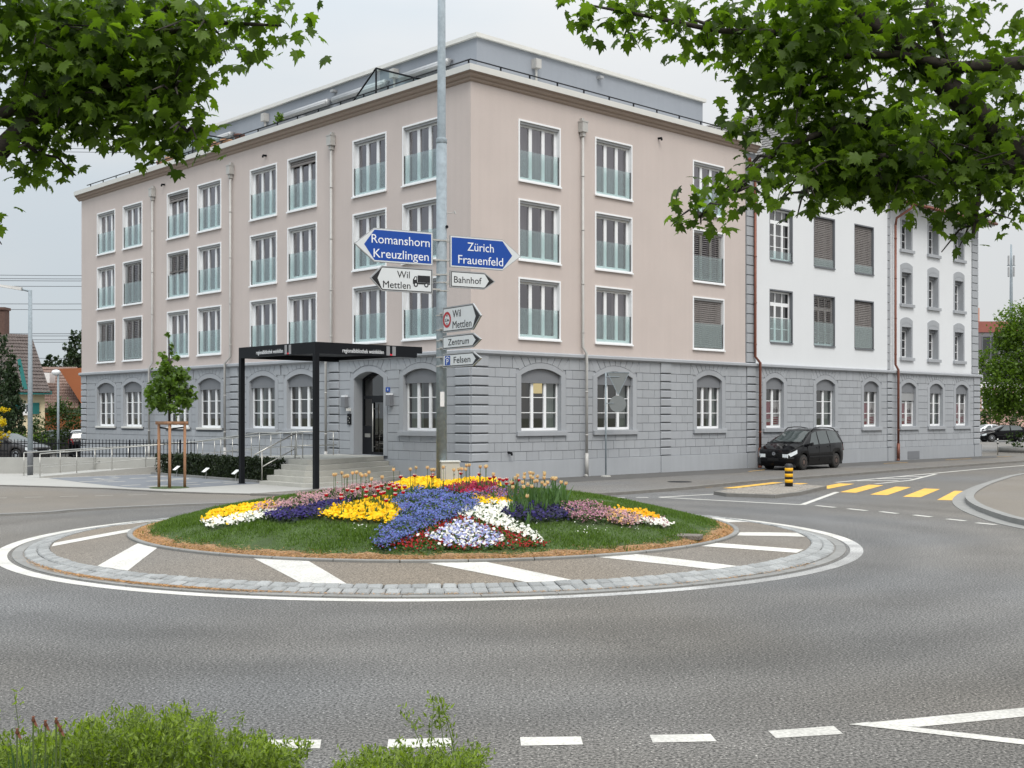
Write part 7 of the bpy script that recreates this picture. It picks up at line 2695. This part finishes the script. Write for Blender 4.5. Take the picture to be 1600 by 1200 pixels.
# faded daffodils
fd = thing("daffodil", "faded daffodils with brown withered heads beside the bottom left shrub", "flower", (W(52, 0, 4.42)[0], 4.42, .62))
db = MB()
pr_ = random.Random(8)
for k in range(26):
    x = pr_.uniform(-.10, .14)
    h = pr_.uniform(.40, .57)
    lean = pr_.uniform(-.08, .08)
    y0 = pr_.uniform(-.1, .1)
    w_ = .006
    db.add([(x - w_, y0, 0), (x + w_, y0, 0), (x + lean * .5 + w_, y0, h * .6), (x + lean * .5 - w_, y0, h * .6), (x + lean, y0 - .01, h)], [(0, 1, 2, 3), (3, 2, 4)])
db.obj("leaves", leaf_mat("daffodil_leaf", (0.05, 0.10, 0.045), .25, .3), fd)
hb2 = MB()
st3 = MB()
for x, z in ((.0, .605), (.045, .59), (.10, .57), (-.06, .56), (.085, .60)):
    hb2.lathe([(.002, -.012), (.008, -.004), (.004, .006), (.007, .012), (.002, .011)], 6, (x, 0, z))
    hb2.add([(x - .004, 0, z), (x + .006, .003, z), (x + .018, 0, z - .028), (x + .008, -.004, z - .022)], [(0, 1, 2, 3)])
    st3.tube([(x - .02, 0, 0), (x, 0, z * .8), (x, 0, z)], .0035, 4)
st3.obj("stems", M_STEM, fd)
hb2.obj("withered_flowers", mat("withered_brown", rgb(112, 70, 52), .9), fd, True)

# ================================================================== flower beds on the mound
def ray_mound(px, py, h=0.0):
    """ground point of the mound (raised by h) met by the sight line through a photo pixel; the crest if the line passes over"""
    Ys = np.linspace(RY - 5.5, RY + 4.5, 700)
    Xs = (px - 800) / F_PX * Ys
    zs = HC - (py - HOR) / F_PX * Ys
    gap = zs - (mound(Xs, Ys) + h)
    k = np.nonzero(gap <= 0)[0]
    i = k[0] if len(k) else int(np.argmin(gap))
    return Xs[i], Ys[i], zs[i]
def world_poly(pp, h):
    out = []
    n = len(pp)
    for i in range(n):
        a, b = pp[i], pp[(i + 1) % n]
        for k in range(4):
            t = k / 4
            X_, Y_, _ = ray_mound(a[0] + (b[0] - a[0]) * t, a[1] + (b[1] - a[1]) * t, h)
            out.append((X_, Y_))
    return np.array(out)
def in_poly(P, poly):
    x, y = P[:, 0], P[:, 1]
    c = np.zeros(len(P), bool)
    for i in range(len(poly)):
        a, b = poly[i], poly[i - 1]
        cond = (a[1] > y) != (b[1] > y)
        with np.errstate(divide='ignore', invalid='ignore'):
            xi = (b[0] - a[0]) * (y - a[1]) / (b[1] - a[1]) + a[0]
        c ^= cond & (x < xi)
    return c
PETAL = [(0, 0, .0)] + [(math.cos(a * math.pi / 5) * (.5 if a % 2 == 0 else .40), math.sin(a * math.pi / 5) * (.5 if a % 2 == 0 else .40), .06 if a % 2 == 0 else .0) for a in range(10)]
PETF = [(0, 1 + a, 1 + (a + 1) % 10) for a in range(10)]
SMALL = [(0, 0, .0)] + [(math.cos(a * math.pi / 3) * .5, math.sin(a * math.pi / 3) * .5, .08) for a in range(6)]
SMF = [(0, 1 + a, 1 + (a + 1) % 6) for a in range(6)]
def petal_mat(name, c, var=.18):
    return leaf_mat(name, (lin(c[0]), lin(c[1]), lin(c[2])), .25, var, .6, (1.1, 1.1, 1.0))
BEDS = []
def bed(name, label, pp, cols, dens, size, h, h0=None, small=False, fol=700, back=0.0, fmat=None, seed=1, vis=.85):
    r = np.random.default_rng(seed + 100)
    wp = world_poly(pp, h)
    if back:
        c = wp.mean(0)
        wp = np.where((wp[:, 1] > c[1])[:, None], wp + np.array([0, back]), wp)
    BEDS.append(wp)
    lo, hi = wp.min(0), wp.max(0)
    area = float(np.prod(hi - lo))
    def samp(d):
        q = r.uniform(lo, hi, (int(area * d), 2))
        q = q[in_poly(q, wp)]
        return q + r.normal(0, .045, q.shape)
    parts, mats = [], []
    q = samp(fol)
    if len(q):
        z = mound(q[:, 0], q[:, 1]) + r.uniform(.0, h * .86, len(q))
        P = np.column_stack([q, z])
        V, F = scatter(QV, QF, P, rots(r.uniform(0, 6.28, len(q)), r.normal(-.2, .6, len(q)), r.normal(0, .6, len(q))), .06 * r.uniform(.6, 1.3, len(q)))
        parts.append((V, F, 0))
    mats.append(fmat or L_FOL)
    for i, (m, share) in enumerate(cols):
        q = samp(dens * share)
        bump = .5 + .5 * np.sin(q[:, 0] * 9 + 1.3) * np.sin(q[:, 1] * 8)
        z = mound(q[:, 0], q[:, 1]) + h * (vis + (1 - vis) * bump) + r.normal(0, h * .08, len(q)) - np.abs(r.normal(0, h * .22, len(q)))
        P = np.column_stack([q, z])
        tv, tf = (SMALL, SMF) if small else (PETAL, PETF)
        n = len(q)
        V, F = scatter(tv, tf, P, rots(r.normal(0, .7, n), r.normal(.75, .42, n), r.normal(0, .4, n)), size * r.uniform(.7, 1.25, n))
        parts.append((V, F, i + 1))
        mats.append(m)
    V, F, mi = merge(parts)
    return link(name, np_mesh(name, V, F, mats, mi), label=label, category="flower bed", kind="stuff")
C_Y = petal_mat("yellow_pansy", (246, 204, 8))
C_Y2 = petal_mat("golden_pansy", (244, 186, 20))
C_W = petal_mat("white_flower", (240, 240, 234), .08)
C_NAVY = petal_mat("navy_pansy", (48, 38, 112), .35)
C_NAVY2 = petal_mat("dark_violet_pansy", (36, 34, 74), .35)
C_PINK = petal_mat("pink_forget_me_not", (182, 146, 158), .3)
C_PINK2 = petal_mat("mauve_flower", (158, 110, 138), .35)
C_BLUE = petal_mat("blue_forget_me_not", (98, 118, 188), .3)
C_BLUE2 = petal_mat("violet_blue_flower", (104, 104, 186), .3)
C_RED = petal_mat("crimson_daisy", (158, 22, 32), .35)
C_LIL = petal_mat("lilac_viola", (164, 172, 222), .25)
C_WINE = petal_mat("wine_red_flower", (150, 24, 66), .35)
C_ORA = petal_mat("apricot_flower", (224, 184, 126), .2)
bed("pansy_bed", "wedge of yellow pansies at the left tip of the mound", [(318, 808), (330, 797), (370, 788), (420, 782), (446, 783), (435, 790), (400, 795), (370, 802), (345, 806)], [(C_Y, 1)], 1000, .055, .12, seed=1, fol=500)
bed("pansy_bed", "band of white pansies along the left tip of the mound", [(316, 812), (345, 806), (400, 796), (455, 785), (450, 795), (410, 806), (370, 812), (330, 819)], [(C_W, .8), (C_Y, .04)], 900, .05, .11, seed=2)
bed("pansy_bed", "dark navy pansies left of the yellow pansies", [(413, 800), (455, 786), (500, 773), (545, 764), (560, 772), (512, 790), (500, 799), (470, 802), (440, 806)], [(C_NAVY, .8), (C_NAVY2, .4)], 850, .05, .15, seed=3, fmat=leaf_mat("dark_foliage", (0.02, 0.04, 0.015), .2, .3))
bed("forget_me_not_bed", "pale pink forget-me-nots along the back left of the mound", [(395, 784), (440, 776), (500, 766), (560, 753), (604, 754), (560, 768), (512, 772), (452, 785)], [(C_PINK, 1)], 2400, .026, .24, small=True, seed=4, back=.35, vis=.6)
bed("pansy_bed", "broad patch of yellow pansies beneath the red tulips", [(500, 794), (520, 785), (545, 786), (580, 774), (635, 776), (632, 790), (620, 800), (610, 810), (580, 807), (545, 805), (505, 802)], [(C_Y, 1)], 900, .058, .13, seed=5)
bed("forget_me_not_bed", "sweep of blue forget-me-nots down the middle of the mound", [(612, 772), (635, 762), (690, 757), (740, 766), (745, 776), (740, 787), (720, 790), (702, 799), (690, 803), (660, 814), (640, 827), (604, 843), (587, 840), (590, 825), (612, 808), (632, 795)], [(C_BLUE, .75), (C_BLUE2, .22)], 3000, .026, .21, small=True, seed=6, vis=.6, fol=1200)
bed("daisy_bed", "crimson daisies along the front of the mound", [(583, 850), (600, 842), (640, 825), (670, 812), (700, 800), (722, 803), (750, 808), (780, 818), (820, 832), (857, 847), (820, 851), (740, 853), (640, 854)], [(C_RED, .62), (C_W, .015)], 900, .034, .085, seed=7, fol=1200, fmat=leaf_mat("daisy_foliage", (0.06, 0.12, 0.025), .3, .3))
bed("viola_bed", "lilac and white violas framed by crimson daisies", [(658, 835), (690, 827), (700, 816), (730, 808), (760, 822), (785, 836), (778, 846), (740, 849), (700, 847), (680, 841)], [(C_LIL, .62), (C_W, .40)], 780, .05, .12, seed=8)
bed("daisy_bed", "white flowers running down the right of the blue sweep", [(703, 792), (725, 785), (770, 780), (800, 782), (800, 791), (782, 796), (800, 809), (830, 824), (850, 840), (835, 840), (800, 826), (770, 816), (745, 804), (720, 799)], [(C_W, 1)], 700, .055, .12, seed=9, fol=900)
bed("pansy_bed", "narrow band of yellow pansies right of the blue sweep", [(735, 771), (795, 768), (808, 773), (800, 780), (770, 783), (745, 783)], [(C_Y, 1)], 950, .056, .13, seed=10)
bed("pansy_bed", "yellow pansies around the foot of the signpost", [(612, 754), (640, 746), (680, 743), (700, 749), (740, 746), (765, 744), (777, 750), (740, 754), (690, 760), (640, 758)], [(C_Y, 1)], 800, .055, .17, seed=11, back=.3)
bed("stock_bed", "wine red flowers right of the signpost", [(690, 757), (740, 750), (775, 753), (772, 765), (730, 768), (700, 763)], [(C_WINE, 1)], 1300, .04, .20, small=True, seed=12, fmat=leaf_mat("wine_foliage", (0.05, 0.03, 0.02), .2, .3))
bed("forget_me_not_bed", "mauve forget-me-nots behind the yellow band", [(735, 768), (770, 761), (812, 763), (800, 769)], [(C_PINK2, .7), (C_BLUE2, .3)], 2600, .026, .22, small=True, seed=13, back=.3, vis=.6)
bed("pansy_bed", "dark violet pansies at the foot of the apricot tulips", [(790, 797), (795, 789), (830, 782), (880, 786), (906, 795), (880, 803), (840, 805), (800, 804)], [(C_NAVY2, .8), (C_NAVY, .3)], 800, .05, .15, seed=14, fmat=leaf_mat("dark_foliage", None))
bed("forget_me_not_bed", "mauve flowers at the right of the mound beside the violet pansies", [(880, 780), (900, 776), (935, 781), (952, 790), (942, 801), (900, 800), (885, 790)], [(C_PINK2, .45), (C_PINK, .35)], 2300, .028, .22, small=True, seed=15, vis=.6)
bed("mixed_bed", "apricot and mauve flowers towards the right tip of the mound", [(928, 787), (960, 789), (1002, 800), (990, 810), (950, 803)], [(C_PINK, .8), (C_ORA, .35)], 1800, .034, .18, small=True, seed=16, vis=.6)
bed("pansy_bed", "band of yellow pansies at the right tip of the mound", [(962, 791), (1000, 794), (1030, 803), (1034, 807), (1005, 807), (985, 801)], [(C_Y2, 1)], 900, .055, .12, seed=17)
bed("pansy_bed", "white pansies at the very right tip of the mound", [(945, 801), (990, 805), (1033, 805), (1048, 814), (1040, 819), (1010, 813), (960, 807)], [(C_W, .8), (C_PINK, .3)], 900, .045, .11, seed=18)

# tulips: one object each, stem and leaves with the bloom as its part
def tulip_mesh(h):
    mb = MB()
    mb.tube([(0, 0, 0), (.006, 0, h * .5), (0, 0, h)], .0045, 5, cap=False)
    for k, (a, l) in enumerate(((.4, .62), (2.4, .55), (4.4, .5))):
        c, s = math.cos(a), math.sin(a)
        w_ = .022
        pts = [(0, 0, 0), (.03, 0, h * l * .5), (.075, 0, h * l)]
        vs = []
        for i, (q, _, z) in enumerate(pts):
            ww = (w_ * .6, w_, .002)[i]
            vs += [(c * q - s * ww, s * q + c * ww, z), (c * q + s * ww, s * q - c * ww, z)]
        mb.add(vs, [(0, 1, 3, 2), (2, 3, 5, 4)])
    return mb.mesh("tulip", L_TULF)
def bloom_mesh(m_in, m_tip, open_=1.0):
    mb = MB()
    for k in range(6):
        a = k * math.pi / 3
        c, s = math.cos(a), math.sin(a)
        prof = [(.006, .0, .010), (.026 * open_, .022, .021), (.028 * open_, .048, .017), (.032 * open_, .068, .003)]
        vs = []
        for q, z, w_ in prof:
            vs += [(c * q - s * w_, s * q + c * w_, z), (c * q + s * w_, s * q - c * w_, z)]
        mb.add(vs, [(0, 1, 3, 2), (2, 3, 5, 4)], 0)
        mb.add(vs, [(4, 5, 7, 6)], 1)
    return mb.mesh("bloom", [m_in, m_tip])
T_RED = petal_mat("red_tulip_petal", (188, 16, 40), .15)
T_TIP = petal_mat("white_petal_edge", (240, 222, 214), .08)
T_APR = petal_mat("apricot_tulip_petal", (220, 190, 146), .25)
T_APR2 = petal_mat("yellow_tulip_petal", (232, 212, 166), .2)
tm_ = {h: tulip_mesh(h) for h in (.32, .42, .52, .62)}
bm_r, bm_y = bloom_mesh(T_RED, T_TIP, 1.15), bloom_mesh(T_APR, T_APR2, .95)
def c1(x0, y0, s, pts):
    return [(x0 + x * s, y0 + y * s) for x, y in pts]
red = c1(540, 720, .1375, [(20, 330), (75, 340), (135, 310), (205, 295), (235, 345), (280, 280), (365, 290), (410, 280), (370, 335), (435, 360), (485, 310), (500, 265), (530, 260), (565, 325), (590, 270), (610, 295), (670, 295), (655, 355), (565, 380), (460, 450), (330, 395), (230, 400), (405, 370), (545, 285), (350, 300), (625, 180), (990, 150), (980, 175), (785, 165), (1310, 140), (1520, 150)])
red2 = c1(740, 720, .1375, [(65, 150), (230, 180), (295, 205), (335, 215), (375, 205), (375, 255), (510, 215), (435, 250), (185, 195)]) + c1(300, 730, .1625, [(1290, 265), (1435, 260), (1435, 295)])
apl = c1(540, 720, .1375, [(80, 135), (125, 130), (170, 150), (185, 165), (230, 160), (265, 130), (295, 205), (415, 185), (15, 165)]) + c1(400, 680, .1625, [(765, 375), (825, 360), (850, 395), (880, 390), (750, 378)])
apm = c1(540, 720, .1375, [(545, 95), (735, 95), (800, 75), (930, 75), (975, 100), (1005, 100), (1110, 70), (1230, 100), (1285, 95), (1320, 90), (1375, 50), (1405, 45), (1365, 95), (1530, 65), (1590, 65)]) + c1(740, 720, .1375, [(75, 65), (145, 60), (225, 150)])
apr = c1(740, 720, .1375, [(500, 165), (475, 195), (580, 145), (575, 185), (640, 135), (675, 140), (650, 175), (670, 190), (725, 175), (695, 230), (720, 225), (805, 135), (800, 190), (780, 245), (810, 270), (840, 245), (905, 195), (935, 195), (995, 240), (1050, 255), (425, 245), (445, 300), (570, 295), (615, 265), (610, 400), (890, 200), (925, 205), (805, 150), (555, 240), (660, 290)])
pr_ = random.Random(77)
def plant_tulips(lst, bm, h, label, group, colour):
    for px, py in lst:
        X_, Y_, zb_ = ray_mound(px, py + 3, h)
        Y_ += pr_.uniform(-.05, .05)
        X_ = (px - 800) / F_PX * Y_
        zb_ = HC - (py + 3 - HOR) / F_PX * Y_
        g = float(mound(X_, Y_))
        hh = min(max(zb_ - g, .26), .75)
        key = min(tm_, key=lambda q: abs(q - hh))
        o = link("tulip", tm_[key], None, (X_, Y_, g), pr_.uniform(0, 6.28), label=label, category="tulip", group=group)
        o.scale = (1, 1, hh / key)
        b = link("bloom", bm, o, (0, 0, key))
        b.scale = (.92, .92, .92 * key / hh)
plant_tulips(red, bm_r, .34, "red tulip with white petal edges standing over the yellow pansies left of the pole", "red tulips on the left of the mound", "red")
plant_tulips(red2, bm_r, .32, "red tulip scattered between the other beds of the mound", "scattered red tulips", "red")
plant_tulips(apl, bm_y, .48, "pale apricot tulip at the back left of the mound in front of the steps", "apricot tulips back left", "apricot")
plant_tulips(apm, bm_y, .50, "apricot tulip around the signpost and the cabinet", "apricot tulips by the signpost", "apricot")
plant_tulips(apr, bm_y, .50, "apricot tulip in the dense clump over the violet pansies", "apricot tulips right of the pole", "apricot")
# extra leaves in the right hand clump
q = []
for k in range(150):
    px, py = pr_.uniform(797, 885), pr_.uniform(778, 800)
    X_, Y_, z_ = ray_mound(px, py, 0)
    q.append((X_, Y_, float(mound(X_, Y_))))
tv = [(-.022, 0, 0), (.022, 0, 0), (.028, .03, .16), (-.028, .03, .16), (0, .11, .36)]
tf = [(0, 1, 2), (0, 2, 3), (3, 2, 4)]
V, F = scatter(tv, tf, np.array(q), rots(rng.uniform(0, 6.28, 150), rng.normal(0, .2, 150), rng.normal(0, .15, 150)), rng.uniform(.6, 1.15, 150))
link("tulip_leaves", np_mesh("tulip_leaves", V, F, L_TULF), label="mass of broad tulip leaves under the apricot clump", category="leaves", kind="stuff")

# ---- grass, daisies, litter
r = np.random.default_rng(55)
n = 230000
a, rad = r.uniform(0, 2 * np.pi, n), R_L * np.sqrt(r.uniform(0, 1, n))
GX, GY = RX + rad * np.cos(a), RY + rad * np.sin(a)
keep = np.ones(n, bool)
for wp in BEDS:
    keep &= ~in_poly(np.column_stack([GX, GY]), wp)
wob = .05 * np.sin(a * 23) + .04 * np.sin(a * 57 + 1)
keep &= ~((rad > 5.16 + wob) & (r.random(n) < .5))
keep &= ~((rad > 5.30 + wob) & (r.random(n) < .9))
GX, GY, rad = GX[keep], GY[keep], rad[keep]
n = len(GX)
P = np.column_stack([GX, GY, mound(GX, GY) - .005])
patch = .75 + .35 * np.sin(GX * 1.7 + 2) * np.sin(GY * 2.3) + .2 * np.sin(GX * 6.1) * np.sin(GY * 5.3 + 1)
tv = [(-.008, 0, 0), (.008, 0, 0), (.0, .02, .062)]
V, F = scatter(tv, [(0, 1, 2)], P, rots(r.uniform(0, 6.28, n), r.normal(-.15, .35, n), r.normal(0, .25, n)), r.uniform(.7, 1.35, n) * patch)
link("grass", np_mesh("grass", V, F, L_GRASS), label="short green grass of the roundabout mound", category="grass", kind="stuff")
q = []
for cx, cy, k, s in ((915, 828, 26, 14), (565, 823, 14, 8), (985, 825, 8, 12), (735, 852, 6, 40), (880, 815, 10, 40), (650, 866, 8, 60), (1010, 842, 6, 14)):
    for _ in range(k):
        X_, Y_, z_ = ray_mound(cx + pr_.gauss(0, s), cy + pr_.gauss(0, s * .3), .06)
        if math.hypot(X_ - RX, Y_ - RY) < 5.3:
            q.append((X_, Y_, float(mound(X_, Y_)) + .07))
V, F = scatter(SMALL, SMF, np.array(q), rots(rng.uniform(0, 6, len(q)), rng.normal(.5, .3, len(q)), rng.normal(0, .3, len(q))), rng.uniform(.016, .028, len(q)))
link("lawn_daisies", np_mesh("lawn_daisies", V, F, C_W), label="tiny white daisies scattered in the lawn", category="flowers", kind="stuff")
n = 42000
a = r.uniform(0, 2 * np.pi, n)
rad = 5.55 - np.abs(r.normal(0, .13, n))
P1_ = np.column_stack([RX + rad * np.cos(a), RY + rad * np.sin(a), np.zeros(n)])
P1_[:, 2] = mound(P1_[:, 0], P1_[:, 1]) + .012
n2 = 6000
a2 = np.concatenate([r.normal(-2.2, .16, n2 // 2), r.normal(-1.95, .10, n2 // 4), r.uniform(-2.6, -.6, n2 - n2 // 2 - n2 // 4)])
rad2 = 7.36 + r.normal(0, .05, n2)
P2_ = np.column_stack([RX + rad2 * np.cos(a2), RY + rad2 * np.sin(a2), np.full(n2, .035)])
P_ = np.concatenate([P1_, P2_])
n = len(P_)
V, F = scatter([(-.5, 0, 0), (.5, .02, 0), (0, .11, .03)], [(0, 1, 2)], P_, rots(r.uniform(0, 6.28, n), r.normal(0, .25, n), r.normal(0, .2, n)), r.uniform(.03, .08, n))
link("needle_litter", np_mesh("needle_litter", V, F, leaf_mat("dry_brown_needles", (0.42, 0.25, 0.12), .1, .35)), label="dry brown blossom litter along the lawn edge and the setts", category="litter", kind="stuff")
mb = MB()
N = 140
vs = []
for k in range(N):
    an = 2 * math.pi * k / N
    ri = 5.33 + .05 * math.sin(an * 23) + .04 * math.sin(an * 57 + 1)
    for rr in (ri, 5.575):
        vs.append((RX + rr * math.cos(an), RY + rr * math.sin(an), float(mound(RX + rr * math.cos(an), RY + rr * math.sin(an))) + .008))
mb.add(vs, [(2 * k, 2 * k + 1, (2 * k + 3) % (2 * N), (2 * k + 2) % (2 * N)) for k in range(N)])
mb.obj("bare_lawn_edge", mat("dry_litter_soil", (0.27, 0.165, 0.085, 1), 1.0, var=.3, vscale=3, fine=.5, fscale=40), kind="structure")
X_, Y_, z_ = ray_mound(1068, 838)
sl_ = MB().bbox(-.30, .30, -.17, .17, -.04, .03, .01)
so_ = sl_.obj("stone_slab", M_APRON, loc=(X_, Y_, float(mound(X_, Y_))), rotz=R(-18), label="flat stone slab set into the lawn near its right tip", category="slab")
print("objects", len(bpy.data.objects))
